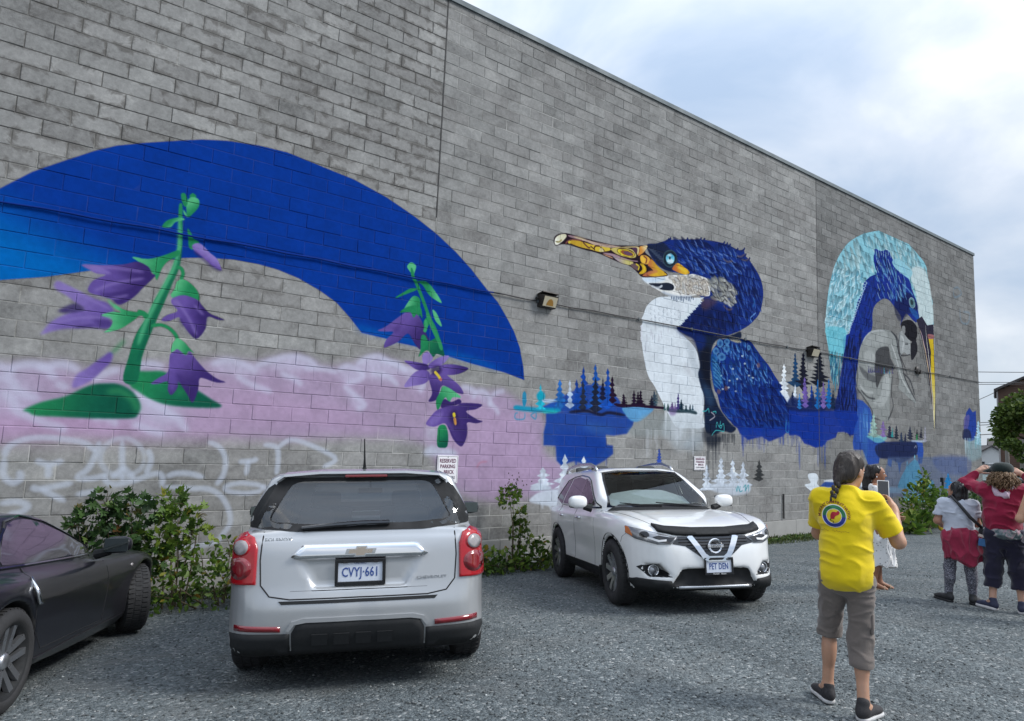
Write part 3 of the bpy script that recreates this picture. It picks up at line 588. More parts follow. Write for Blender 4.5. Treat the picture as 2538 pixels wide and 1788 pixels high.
('F',[1463,684,1528,709,1584,677,1544,647,1505,618,1493,550,1456,522,1368,500,1396,570,1424,628],40,.36,.12,-105,18,[(22,54,150),(18,46,136),(28,66,164)],(50,90,180),.35,41),
('S',(196,226,238),[1456,682,1472,680,1461,673],.03,.8,.008,1),
('S',(196,226,238),[1450,672,1465,671,1455,664],.03,.8,.008,1),
('S',(196,226,238),[1444,663,1459,661,1449,654],.03,.8,.008,1),
('S',(196,226,238),[1437,653,1452,652,1442,645],.03,.8,.008,1),
('S',(196,226,238),[1431,644,1446,642,1436,635],.03,.8,.008,1),
('S',(196,226,238),[1425,635,1440,633,1430,626],.03,.8,.008,1),
('S',(196,226,238),[1419,626,1434,624,1424,617],.03,.8,.008,1),
('S',(196,226,238),[1413,616,1428,615,1418,608],.03,.8,.008,1),
('S',(196,226,238),[1406,607,1421,605,1411,598],.03,.8,.008,1),
('S',(196,226,238),[1400,598,1415,596,1405,589],.03,.8,.008,1),
('S',(196,226,238),[1394,589,1409,587,1399,580],.03,.8,.008,1),
('S',(196,226,238),[1388,580,1403,578,1393,571],.03,.8,.008,1),
('S',(196,226,238),[1382,571,1397,569,1387,562],.03,.8,.008,1),
('S',(196,226,238),[1376,562,1391,560,1381,553],.03,.8,.008,1),
('S',(196,226,238),[1370,553,1385,551,1375,544],.03,.8,.008,1),
('S',(196,226,238),[1364,544,1379,542,1369,536],.03,.8,.008,1),
('S',(196,226,238),[1358,535,1373,533,1363,527],.03,.8,.008,1),
('S',(196,226,238),[1353,526,1367,524,1357,518],.03,.8,.008,1),
('S',(196,226,238),[1347,518,1361,516,1352,509],.03,.8,.008,1),
('S',(196,226,238),[1341,509,1355,507,1346,501],.03,.8,.008,1),
('S',(190,225,238),[1519,796,1525,776],.03,.8,.008,1),
('S',(190,225,238),[1534,793,1539,774],.03,.8,.008,1),
('S',(190,225,238),[1549,801,1553,771],.03,.8,.008,1),
('S',(190,225,238),[1564,797,1568,783],.03,.8,.008,1),
('S',(190,225,238),[1580,805,1582,780],.03,.8,.008,1),
('S',(190,225,238),[1596,802,1597,778],.03,.8,.008,1),
('S',(190,225,238),[1612,810,1612,790],.03,.8,.008,1),
('S',(190,225,238),[1628,818,1627,787],.03,.8,.008,1),
('S',(190,225,238),[1644,814,1643,799],.03,.8,.008,1),
('P',(150,205,220),[1639,780,1681,796,1732,786,1780,770,1751,744,1689,753,1648,765],.9,.03,1),
('S',(140,160,168),[1785,766,1791,752,1788,739],.018,.6,.008,1),
('S',(140,160,168),[1817,747,1824,733,1820,720],.018,.6,.008,1),
('S',(140,160,168),[1850,728,1856,714,1853,701],.018,.6,.008,1),
('S',(140,160,168),[1883,709,1890,694,1886,681],.018,.6,.008,1),
('S',(140,160,168),[1786,669,1792,655,1789,642],.018,.6,.008,1),
('S',(140,160,168),[1818,649,1824,635,1821,622],.018,.6,.008,1),
('S',(140,160,168),[1861,774,1868,760,1864,746],.018,.6,.008,1),
('S',(140,160,168),[1894,755,1901,741,1898,727],.018,.6,.008,1),
('S',(140,160,168),[1796,713,1803,700,1800,686],.018,.6,.008,1),
('S',(140,160,168),[1829,694,1836,680,1832,667],.018,.6,.008,1),
('S',(140,160,168),[1861,675,1868,661,1865,648],.018,.6,.008,1),
('S',(140,160,168),[1895,655,1902,641,1898,628],.018,.6,.008,1),
('S',(140,160,168),[1807,759,1814,745,1811,732],.018,.6,.008,1),
('S',(140,160,168),[1840,740,1847,726,1843,712],.018,.6,.008,1),
('S',(140,160,168),[1873,721,1880,706,1876,693],.018,.6,.008,1),
('S',(140,160,168),[1906,701,1913,687,1910,674],.018,.6,.008,1),
('S',(140,160,168),[1808,661,1815,647,1812,634],.018,.6,.008,1),
('S',(140,160,168),[1840,642,1847,628,1844,615],.018,.6,.008,1),
('S',(140,160,168),[1884,767,1891,752,1888,739],.018,.6,.008,1),
('S',(140,160,168),[1787,725,1794,711,1790,698],.018,.6,.008,1),
('S',(140,160,168),[1819,706,1826,692,1823,679],.018,.6,.008,1),
('S',(140,160,168),[1852,687,1858,673,1855,660],.018,.6,.008,1),
('S',(140,160,168),[1885,667,1892,653,1888,640],.018,.6,.008,1),
('S',(140,160,168),[1788,629,1795,615,1792,602],.018,.6,.008,1),
('S',(140,160,168),[1830,752,1837,737,1834,724],.018,.6,.008,1),
('S',(140,160,168),[1863,732,1870,718,1866,705],.018,.6,.008,1),
('S',(196,222,236),[1532,771,1539,760,1547,751],.03,.75,.01,1),
('S',(120,176,220),[1564,750,1572,740,1580,731],.03,.75,.01,1),
('S',(196,222,236),[1598,730,1605,719,1613,710],.03,.75,.01,1),
('S',(120,176,220),[1632,709,1639,698,1648,689],.03,.75,.01,1),
('S',(196,222,236),[1666,688,1674,677,1682,667],.03,.75,.01,1),
('S',(196,222,236),[1533,743,1540,733,1548,724],.03,.75,.01,1),
('S',(120,176,220),[1566,723,1573,712,1581,703],.03,.75,.01,1),
('S',(196,222,236),[1599,702,1607,692,1615,682],.03,.75,.01,1),
('S',(120,176,220),[1633,681,1640,670,1649,660],.03,.75,.01,1),
('S',(120,176,220),[1711,776,1719,765,1728,755],.03,.75,.01,1),
('S',(196,222,236),[1534,716,1542,706,1550,696],.03,.75,.01,1),
('S',(120,176,220),[1567,695,1574,685,1583,675],.03,.75,.01,1),
('S',(196,222,236),[1601,674,1608,664,1616,654],.03,.75,.01,1),
('S',(120,176,220),[1642,789,1650,778,1658,769],.03,.75,.01,1),
('S',(196,222,236),[1677,768,1685,758,1693,748],.03,.75,.01,1),
('S',(120,176,220),[1713,747,1720,736,1729,726],.03,.75,.01,1),
('S',(196,222,236),[1536,689,1543,678,1551,669],.03,.75,.01,1),
('S',(120,176,220),[1569,668,1576,657,1584,648],.03,.75,.01,1),
('S',(196,222,236),[1609,781,1617,771,1625,761],.03,.75,.01,1),
('S',(120,176,220),[1644,761,1651,750,1660,740],.03,.75,.01,1),
('S',(196,222,236),[1678,740,1686,729,1695,719],.03,.75,.01,1),
('S',(120,176,220),[1714,718,1722,708,1730,698],.03,.75,.01,1),
('S',(196,222,236),[1538,662,1544,651,1553,642],.03,.75,.01,1),
('S',(120,176,220),[1577,774,1584,763,1593,754],.03,.75,.01,1),
('S',(196,222,236),[1611,753,1618,743,1627,733],.03,.75,.01,1),
('S',(120,176,220),[1645,732,1652,722,1661,712],.03,.75,.01,1),
('S',(196,222,236),[1680,711,1688,700,1696,691],.03,.75,.01,1),
('S',(120,176,220),[1715,690,1723,679,1732,669],.03,.75,.01,1),
('S',(196,222,236),[1546,766,1553,756,1561,747],.03,.75,.01,1),
('S',(120,176,220),[1579,746,1586,736,1594,726],.03,.75,.01,1),
('S',(196,222,236),[1612,725,1620,715,1628,705],.03,.75,.01,1),
('S',(120,176,220),[1646,704,1654,694,1662,684],.03,.75,.01,1),
('P',(90,130,140),[1790,671,1791,666,1790,660,1787,656,1782,652,1776,649,1769,648,1762,649,1756,652,1751,656,1748,660,1746,666,1748,671,1751,676,1756,680,1762,682,1769,683,1776,682,1782,680,1787,676],1,.01,0),
('S',(200,225,230),[1789,671,1790,665,1789,660,1786,655,1780,651,1774,649,1767,649,1760,650,1754,654,1750,658,1748,663,1748,669,1750,674,1755,678,1760,681,1767,682,1774,682,1781,680,1786,676,1789,671],.02,.8,.01,0),
('P',(40,60,66),[1778,669,1779,667,1778,664,1776,662,1774,660,1771,658,1767,658,1764,658,1761,660,1758,662,1757,664,1756,667,1757,669,1758,672,1761,674,1764,675,1767,675,1771,675,1774,674,1776,672],1,.01,0),
('P',(34,90,160),[1750,648,1798,643,1818,616,1791,619,1760,632],.9,.02,1),
('S',(120,180,220),[1702,716,1738,708,1780,690],.05,.7,.02,1),
('P',(44,42,60),[1797,613,1821,575,1844,530,1866,458,1886,373,1902,306,1902,247,1917,304,1921,382,1924,463,1928,576,1926,616,1877,606,1838,631],1,.006,0),
('P',(214,190,150),[1809,597,1828,576,1856,510,1878,444,1893,368,1904,280,1903,321,1889,409,1874,473,1846,548],1,.006,0),
('P',(150,130,150),[1822,587,1840,565,1875,485,1882,444,1869,497],1,.006,0),
('P',(212,182,40),[1884,562,1921,566,1921,463,1920,382,1914,322,1903,253,1903,362,1892,439,1898,518],1,.006,0,(224,214,160),[1896,500,1907,292]),
('S',(240,236,224),[1863,604,1872,539,1892,451,1899,362,1902,253],.035,.9,.006,0),
('S',(230,230,222),[1926,613,1927,546,1925,442],.03,.9,.006,0),
('P',(170,110,110),[1878,576,1923,579,1921,566,1884,562],.9,.01,1),
('S',(30,30,40),[1799,590,1825,540,1853,465,1885,349],.03,.9,.006,0),
('P',(20,48,140),[1335,502,1439,526,1455,522,1427,489,1412,448,1402,408,1390,355,1399,322,1408,297,1402,266,1375,235,1355,221,1335,233,1288,260,1270,284,1280,310,1301,361,1317,413,1328,452],1,.02,1),
('P',(14,24,80),[1329,338,1400,359,1403,292,1375,235,1345,223,1308,274],.55,.15,1),
('F',[1345,493,1438,515,1408,422,1395,343,1397,279,1355,234,1298,271,1290,320,1322,413],90,.5,.12,-96,14,[(22,50,146),(16,38,116),(30,64,160),(12,26,86)],(60,90,170),.35,42),
('P',(110,200,216),[1236,514,1336,523,1340,487,1328,450,1313,433,1255,437,1242,475],.8,.03,1),
('F',[1246,441,1323,439,1301,376,1281,344,1263,368,1250,411],36,.42,.09,-98,12,[(150,210,220),(90,180,200),(40,120,160),(190,224,228)],(20,60,100),.5,43),
('P',(14,52,150),[1050,278,1104,278,1274,288,1408,292,1396,240,1370,222,1325,230,1287,228,1277,213,1230,202,1220,192,1175,182,1153,188,1111,205,1082,213,1049,210],.97,.03,0),
('D',(20,60,150),[1057,203,1267,211],.204,.588,16,.5,21),
('P',(16,34,88),[1058,309,1109,308,1271,324,1289,290,1058,274],.9,.05,1),
('T',(112,92,168),[1127,285,1129,347],.217,1,166,.1),
('T',(22,100,170),[1187,285,1189,366],.204,1,301,.1),
('T',(128,106,178),[1216,288,1218,364],.207,1,366,.1),
('T',(24,110,180),[1244,290,1246,374],.235,1,426,.1),
('T',(20,40,90),[1164,283,1166,335],.133,1,251,.1),
('T',(40,120,190),[1098,280,1098,323],.106,1,96,.1),
('T',(18,40,70),[1265,289,1267,348],.142,1,471,.1),
('P',(150,154,152),[1477,530,1527,545,1584,553,1631,550,1660,531,1664,492,1686,455,1696,422,1731,385,1773,348,1769,339,1705,360,1657,379,1664,402,1649,440,1615,470,1593,501,1524,479,1514,448,1509,399,1518,368,1530,380,1566,412,1601,423,1614,409,1603,358,1594,303,1592,276,1536,273,1492,281,1482,302,1462,322,1421,345,1400,359,1394,389,1406,422,1415,462,1438,499],1,.015,1),
('P',(58,60,64),[1518,478,1593,501,1609,469,1637,438,1589,426,1548,403,1518,368,1509,405],.85,.03,1),
('P',(176,180,178),[1482,520,1572,543,1595,526,1570,507,1491,492,1453,485],.5,.06,1),
('P',(190,194,192),[1452,471,1507,472,1511,443,1472,423,1446,444],.55,.06,1),
('P',(192,196,194),[1559,398,1594,415,1597,358,1549,314,1516,317,1494,324,1540,348],.55,.05,1),
('P',(70,72,76),[1414,425,1466,409,1514,400,1508,383,1444,394],.6,.04,1),
('S',(200,204,202),[1416,370,1447,352,1496,353],.08,.6,.05,1),
('S',(50,52,56),[1421,355,1462,337,1506,335],.05,.7,.03,1),
('S',(48,50,56),[1773,348,1731,385,1696,422,1686,455,1664,492,1660,531,1631,550],.06,.8,.02,1),
('S',(60,62,68),[1406,422,1402,390,1400,359,1421,345,1482,302,1492,281,1536,273],.05,.7,.02,1),
('S',(200,204,204),[1438,499,1477,528,1527,542,1578,549],.05,.6,.03,1),
('S',(40,42,48),[1614,554,1648,536,1664,492,1698,456,1721,424],.05,.8,.02,1),
('S',(206,210,208),[1617,512,1639,484,1661,446,1683,409,1736,368],.06,.7,.03,1),
('S',(44,46,52),[1618,414,1609,359,1618,318,1581,275],.06,.7,.03,1),
('S',(40,44,54),[1696,427,1739,408,1767,364],.07,.8,.03,1),
('P',(160,164,164),[1667,549,1699,565,1736,552,1747,533,1748,496,1725,490,1701,496,1675,482,1671,510],1,.01,1),
('S',(206,210,210),[1685,546,1703,531,1689,500],.07,.7,.04,1),
('S',(46,48,54),[1674,556,1668,515,1679,485,1725,489,1744,494],.04,.9,.015,1),
('S',(40,42,48),[1709,523,1734,526],.04,.8,.01,1),
('P',(30,30,38),[1688,589,1752,607,1796,592,1794,571,1781,558,1793,544,1754,537,1729,548,1698,559],1,.01,1),
('P',(26,26,34),[1701,594,1752,604,1789,588,1801,566,1786,547,1747,539,1717,550,1705,566],1,.01,1),
('P',(34,34,42),[1753,531,1786,544,1798,524,1790,500,1756,476,1748,496],1,.01,1),
('P',(150,152,152),[1693,576,1712,581,1714,561,1698,553],.9,.01,1),
('T',(60,60,110),[1471,409,1472,433],.065,.9,60,.1),
('T',(60,60,110),[1483,410,1484,430],.066,.9,61,.1),
('T',(60,60,110),[1495,412,1496,427],.066,.9,62,.1),
('T',(60,60,110),[1507,413,1508,434],.066,.9,63,.1),
('T',(60,60,110),[1520,414,1520,430],.067,.9,64,.1),
('T',(60,60,110),[1532,415,1533,438],.068,.9,65,.1),
('T',(70,60,110),[1549,414,1550,438],.068,.8,70,.1),
('T',(80,150,180),[1566,415,1567,436],.069,.8,71,.1),
('T',(70,60,110),[1583,417,1584,434],.07,.8,72,.1),
('T',(80,150,180),[1600,418,1601,433],.07,.8,73,.1),
('T',(70,60,110),[1618,420,1619,442],.071,.8,74,.1),
('P',(36,80,170),[1397,327,1430,325,1472,306,1487,281,1469,244,1457,222,1533,220,1566,210,1708,214,1758,219,1815,215,1819,186,1804,149,1778,149,1774,177,1729,171,1661,148,1647,115,1638,150,1603,158,1596,136,1574,141,1575,162,1524,162,1518,146,1454,140,1439,165,1424,183,1373,182,1369,202,1381,245,1402,271],.95,.03,0),
('P',(30,40,78),[1499,195,1566,210,1708,217,1770,214,1767,177,1661,150,1603,158,1519,164],.95,.05,1),
('P',(80,140,200),[1429,293,1461,295,1457,217,1444,153,1424,190],.4,.08,1),
('S',(180,210,235),[1401,302,1401,276],.03,.4,.02,1),
('S',(90,150,215),[1419,290,1420,259],.03,.4,.02,1),
('S',(90,150,215),[1438,277,1438,242],.03,.4,.02,1),
('S',(180,210,235),[1457,264,1457,224],.03,.4,.02,1),
('S',(90,150,215),[1478,293,1476,206],.03,.4,.02,1),
('S',(90,150,215),[1418,276,1419,263],.03,.4,.02,1),
('S',(180,210,235),[1436,263,1437,246],.03,.4,.02,1),
('S',(90,150,215),[1457,292,1456,228],.03,.4,.02,1),
('S',(90,150,215),[1476,279,1475,210],.03,.4,.02,1),
('S',(180,210,235),[1416,262,1418,267],.03,.4,.02,1),
('S',(90,150,215),[1437,291,1436,250],.03,.4,.02,1),
('S',(90,150,215),[1456,278,1455,232],.03,.4,.02,1),
('S',(180,210,235),[1475,266,1474,215],.03,.4,.02,1),
('S',(90,150,215),[1416,290,1417,271],.03,.4,.02,1),
('S',(90,150,215),[1435,278,1436,254],.03,.4,.02,1),
('S',(180,210,235),[1454,265,1454,236],.03,.4,.02,1),
('S',(90,150,215),[1475,294,1473,219],.03,.4,.02,1),
('S',(90,150,215),[1415,277,1416,275],.03,.4,.02,1),
('S',(180,210,235),[1433,264,1435,258],.03,.4,.02,1),
('S',(90,150,215),[1454,293,1453,240],.03,.4,.02,1),
('S',(90,150,215),[1473,280,1472,223],.03,.4,.02,1),
('S',(180,210,235),[1413,263,1412,203],.03,.4,.02,1),
('S',(90,150,215),[1434,292,1434,262],.03,.4,.02,1),
('S',(90,150,215),[1452,279,1452,245],.03,.4,.02,1),
('S',(180,210,235),[1472,266,1471,227],.03,.4,.02,1),
('S',(90,150,215),[1413,291,1411,207],.03,.4,.02,1),
('S',(90,150,215),[1432,278,1433,266],.03,.4,.02,1),
('S',(180,210,235),[1451,266,1452,249],.03,.4,.02,1),
('S',(90,150,215),[1472,295,1470,231],.03,.4,.02,1),
('S',(90,150,215),[1412,278,1410,211],.03,.4,.02,1),
('D',(34,60,140),[1373,189,1532,193],.2,.551,20,.5,8),
('P',(120,200,200),[1452,225,1567,226,1555,212,1510,206,1478,213],.7,.03,1),
('S',(190,205,225),[1732,218,1796,219,1835,221],.05,.8,.02,1),
('T',(150,180,170),[1492,221,1495,292],.356,.95,925,.1),
('T',(140,116,176),[1550,223,1552,274],.282,.95,1030,.1),
('T',(34,36,64),[1589,222,1592,260],.319,.95,1100,.1),
('T',(34,44,62),[1633,220,1635,264],.207,.95,1175,.1),
('T',(36,44,66),[1726,221,1729,266],.25,.95,1330,.1),
('T',(26,30,44),[1774,225,1776,259],.16,.95,1405,.1),
('T',(28,34,56),[1803,229,1806,269],.162,.95,1450,.1),
('T',(30,50,80),[1665,213,1667,244],.181,.95,1230,.1),
('T',(26,36,70),[1692,214,1694,242],.153,.95,1275,.1),
('T',(170,170,184),[1831,218,1835,270],.185,.95,1495,.1),
('T',(40,150,150),[1607,225,1609,255],.116,.95,1130,.1),
('T',(50,190,100),[1773,222,1774,242],.083,.95,1404,.1),
('S',(205,210,220),[1753,196,1766,205,1769,197],.02,.8,.005,1),
('T',(130,206,222),[1745,32,1755,177],.663,1,80,0),
('T',(120,200,220),[1693,33,1701,159],.489,1,81,0),
('P',(70,190,220),[1638,72,1670,117,1725,152,1775,156,1802,103,1808,95,1879,95,1883,70,1844,64,1756,71],.92,.03,1),
('P',(160,206,220),[1511,76,1638,75,1708,66,1707,58,1516,63],.85,.04,1),
('S',(30,130,170),[1795,95,1872,91,1877,70],.04,.8,.01,1),
('P',(88,106,140),[1576,166,2162,176,2155,37,1569,47,1545,104],.62,.04,0),
('P',(70,92,150),[1891,172,2174,177,2168,119,1954,121],.4,.1,1),
('T',(40,130,190),[1995,69,1999,121],.422,1,90,0),
('S',(150,165,185),[2028,162,2024,115],.015,.4,.01,1),
('S',(150,165,185),[2036,153,2032,101],.015,.4,.01,1),
('S',(150,165,185),[2043,144,2039,88],.015,.4,.01,1),
('S',(150,165,185),[2053,159,2049,109],.015,.4,.01,1),
('S',(150,165,185),[2061,150,2057,95],.015,.4,.01,1),
('S',(150,165,185),[2069,140,2064,81],.015,.4,.01,1),
('S',(150,165,185),[2079,155,2075,103],.015,.4,.01,1),
('S',(150,165,185),[2087,146,2082,89],.015,.4,.01,1),
('P',(226,234,240),[1139,115,1173,116,1186,104,1179,90,1189,81,1180,65,1155,68,1126,81,1122,88,1147,92,1134,106],1,.01,1),
('P',(222,228,236),[1212,97,1279,101,1286,94,1234,92],.9,.02,1),
('P',(226,234,240),[1414,94,1439,96,1428,72,1408,72],.9,.01,1),
('P',(36,74,150),[1189,76,1212,92,1243,93,1274,90,1293,80,1278,64,1198,62],.92,.03,1),
('P',(220,228,236),[1117,86,1189,81,1288,78,1278,73,1180,74],.7,.02,1),
('T',(50,66,110),[1279,101,1281,146],.209,.8,91,.1),
('S',(40,80,160),[1094,198,1094,138],.05,.5,.02,1),
('S',(40,80,160),[1098,198,1097,122],.05,.5,.02,1),
('S',(40,80,160),[1185,201,1184,132],.05,.5,.02,1),
('S',(40,80,160),[1193,201,1192,145],.05,.5,.02,1),
('S',(40,80,160),[1205,201,1204,143],.05,.5,.02,1),
('S',(40,80,160),[1218,202,1218,136],.05,.5,.02,1),
('S',(40,80,160),[1222,202,1220,125],.05,.5,.02,1),
('P',(34,64,150),[2170,333,2201,352,2228,337,2258,344,2259,280,2233,238,2189,231,2133,241,2152,287],1,.02,0),
('P',(96,90,150),[2154,315,2198,324,2179,277,2144,275],.8,.03,1),
('P',(40,44,70),[2136,269,2193,272,2204,238,2133,238],.8,.03,1),
('T',(170,206,222),[2268,222,2277,310],.451,1,95,0),
('P',(150,190,200),[2153,230,2306,235,2316,188,2182,163],.35,.1,1),
('D',(200,220,230),[2146,230,2322,236],.338,.732,26,.5,9),
('D',(90,170,180),[2174,231,2291,235],.227,.624,12,.5,10),
('S',(110,150,175),[2099,767,2142,780,2169,761,2110,739,2098,761],.06,.4,.04,1),
('S',(110,150,175),[2149,704,2159,658,2217,660,2236,699,2177,696],.06,.4,.04,1),
('T',(214,224,236),[250,84,248,124],.27,.96,160,0),
('T',(214,224,236),[303,86,300,149],.27,.96,355,0),
('T',(214,224,236),[350,98,348,146],.238,.96,520,0),
('T',(214,224,236),[720,77,719,135],.243,.96,1595,0),
('T',(214,224,236),[771,86,771,152],.318,.96,1720,0),
('T',(214,224,236),[816,86,815,148],.307,.96,1825,0),
('T',(214,224,236),[855,75,855,144],.339,.96,1915,0),
('P',(214,224,236),[219,64,239,78,277,84,310,81,311,62,294,57,275,53,240,58],.92,.03,1),
('P',(206,216,228),[722,89,771,92,849,94,882,91,880,72,840,65,796,66,738,77],.8,.04,1),
('P',(200,212,224),[228,92,266,90,263,82,223,82],.9,.03,1),
('S',(214,224,236),[261,66,273,45],.05,.6,.02,1),
('S',(214,224,236),[248,66,251,49],.05,.5,.02,1),
('T',(40,44,48),[919,96,920,149],.236,.9,98,.1),
('S',(60,150,160),[827,84,831,73,835,86,840,73],.025,.8,.005,1),
('S',(60,150,160),[844,86,842,73,853,75],.025,.8,.005,1),
('S',(60,150,160),[855,81,866,88,862,73,876,88,875,72],.025,.8,.005,1),
('D',(30,38,52),[721,183,796,185],.304,.835,18,.6,11),
('D',(20,60,150),[849,198,1038,204],.24,.533,20,.6,12),
('D',(220,226,232),[498,192,713,200],.186,.603,14,.35,13)]

# ================================================================== helpers
rng = np.random.default_rng(7)
random.seed(7)
def lin(c):
    return tuple(((v/255/12.92) if v/255 <= 0.04045 else ((v/255+0.055)/1.055)**2.4) for v in c)

class NT:
    """small node-tree builder"""
    def __init__(s, name):
        s.m = bpy.data.materials.new(name); s.m.use_nodes = True
        s.t = s.m.node_tree; s.t.nodes.clear()
        s.out = s.n('ShaderNodeOutputMaterial')
    def n(s, t, **kw):
        x = s.t.nodes.new(t)
        for k, v in kw.items(): setattr(x, k, v)
        return x
    def l(s, a, b): s.t.links.new(a, b)
    def put(s, sock, v):
        if hasattr(v, 'is_linked') or hasattr(v, 'links'): s.l(v, sock)
        elif isinstance(v, (tuple, list)) and len(v) == 3 and sock.type == 'RGBA': sock.default_value = (*v, 1)
        else: sock.default_value = v
    def math(s, op, a, b=0.0, c=None, clamp=False):
        x = s.n('ShaderNodeMath', operation=op, use_clamp=clamp)
        s.put(x.inputs[0], a); s.put(x.inputs[1], b)
        if c is not None: s.put(x.inputs[2], c)
        return x.outputs[0]
    def mix(s, f, a, b, mode='MIX'):
        x = s.n('ShaderNodeMix', data_type='RGBA', blend_type=mode)
        s.put(x.inputs['Factor'], f); s.put(x.inputs[6], a); s.put(x.inputs[7], b)
        return x.outputs[2]
    def noise(s, scale, detail=4, rough=0.55, vec=None, dist=0.0):
        x = s.n('ShaderNodeTexNoise'); x.inputs['Scale'].default_value = scale; x.inputs['Detail'].default_value = detail
        x.inputs['Roughness'].default_value = rough; x.inputs['Distortion'].default_value = dist
        if vec is not None: s.l(vec, x.inputs['Vector'])
        return x.outputs['Fac']
    def ramp(s, v, stops):
        x = s.n('ShaderNodeValToRGB'); r = x.color_ramp
        r.elements[0].position, r.elements[0].color = stops[0][0], (*stops[0][1], 1)
        r.elements[1].position, r.elements[1].color = stops[-1][0], (*stops[-1][1], 1)
        for p, c in stops[1:-1]:
            e = r.elements.new(p); e.color = (*c, 1)
        s.l(v, x.inputs[0]); return x.outputs[0]
    def rng(s, v, a, b, c=0.0, d=1.0, smooth=False):
        x = s.n('ShaderNodeMapRange')
        if smooth: x.interpolation_type = 'SMOOTHSTEP'
        s.put(x.inputs[0], v)
        for i, k in enumerate((a, b, c, d)): s.put(x.inputs[i+1], k)
        return x.outputs[0]
    def bump(s, h, strength=0.3, dist=0.01):
        x = s.n('ShaderNodeBump'); x.inputs['Strength'].default_value = strength; x.inputs['Distance'].default_value = dist
        s.l(h, x.inputs['Height']); return x.outputs[0]
    def bsdf(s, **kw):
        x = s.n('ShaderNodeBsdfPrincipled')
        for k, v in kw.items(): s.put(x.inputs[k.replace('_', ' ')], v)
        s.l(x.outputs[0], s.out.inputs['Surface']); return x
    @property
    def pos(s): return s.n('ShaderNodeNewGeometry').outputs['Position']
    @property
    def obj(s): return s.n('ShaderNodeTexCoord').outputs['Object']

_mats = {}
def mat(name, color, rough=0.6, metal=0.0, var=0.12, scale=18, bump=0.0, bscale=120, coat=0.0, spec=0.5, **kw):
    """everyday material: base colour with fine noise variation and relief"""
    if name in _mats: return _mats[name]
    t = NT(name); o = t.obj
    c0 = tuple(v*(1-var) for v in color); c1 = tuple(min(1, v*(1+var)) for v in color)
    col = t.mix(t.noise(scale, 5, 0.6, o), c0, c1)
    b = t.bsdf(Base_Color=col, Roughness=t.rng(t.noise(scale*0.6, 3, 0.5, o), 0.3, 0.7, max(0.02, rough*0.85), min(1, rough*1.12)), Metallic=metal, Coat_Weight=coat, Specular_IOR_Level=spec)
    b.inputs['Coat Roughness'].default_value = 0.04
    for k, v in kw.items(): t.put(b.inputs[k.replace('_', ' ')], v)
    if bump: t.l(t.bump(t.noise(bscale, 3, 0.6, o), bump, 0.004), b.inputs['Normal'])
    _mats[name] = t.m; return t.m

def glass_mat(name, tint, refl=1.0, rough=0.02):
    if name in _mats: return _mats[name]
    t = NT(name)
    fr = t.n('ShaderNodeFresnel'); fr.inputs['IOR'].default_value = 1.5
    tr = t.n('ShaderNodeBsdfTransparent'); t.put(tr.inputs['Color'], tint)
    gl = t.n('ShaderNodeBsdfGlossy'); gl.inputs['Roughness'].default_value = rough
    mx = t.n('ShaderNodeMixShader'); t.l(t.math('MULTIPLY', fr.outputs[0], refl, clamp=True), mx.inputs[0])
    t.l(tr.outputs[0], mx.inputs[1]); t.l(gl.outputs[0], mx.inputs[2]); t.l(mx.outputs[0], t.out.inputs['Surface'])
    _mats[name] = t.m; return t.m

def tag(o, label=None, cat=None, group=None, kind=None):
    for k, v in (('label', label), ('category', cat), ('group', group), ('kind', kind)):
        if v: o[k] = v
    return o
def empty(name, loc, label, cat, group=None, rot=None):
    o = bpy.data.objects.new(name, None); COL.objects.link(o)
    o.location = loc
    if rot is not None: o.rotation_euler = rot
    o.empty_display_size = 0.2
    return tag(o, label, cat, group)
def mesh_obj(name, V, F, m, parent=None, smooth=False, loc=None, mats=None, mi=None):
    me = bpy.data.meshes.new(name)
    V = np.asarray(V, dtype=np.float64).reshape(-1, 3)
    if isinstance(F, np.ndarray):
        n, k = F.shape
        me.vertices.add(len(V)); me.vertices.foreach_set('co', V.ravel())
        me.loops.add(n*k); me.loops.foreach_set('vertex_index', F.astype(np.int32).ravel())
        me.polygons.add(n); me.polygons.foreach_set('loop_start', np.arange(0, n*k, k, dtype=np.int32))
        try: me.polygons.foreach_set('loop_total', np.full(n, k, dtype=np.int32))
        except Exception: pass
        me.update(calc_edges=True)
    else:
        me.from_pydata([tuple(v) for v in V], [], [tuple(f) for f in F]); me.update()
    me.validate()
    for x in (mats or [m]): me.materials.append(x)
    if mi is not None: me.polygons.foreach_set('material_index', np.asarray(mi, dtype=np.int32))
    if smooth: me.polygons.foreach_set('use_smooth', np.ones(len(me.polygons), dtype=bool))
    o = bpy.data.objects.new(name, me); COL.objects.link(o)
    if parent is not None: o.parent = parent
    if loc is not None: o.location = loc
    return o

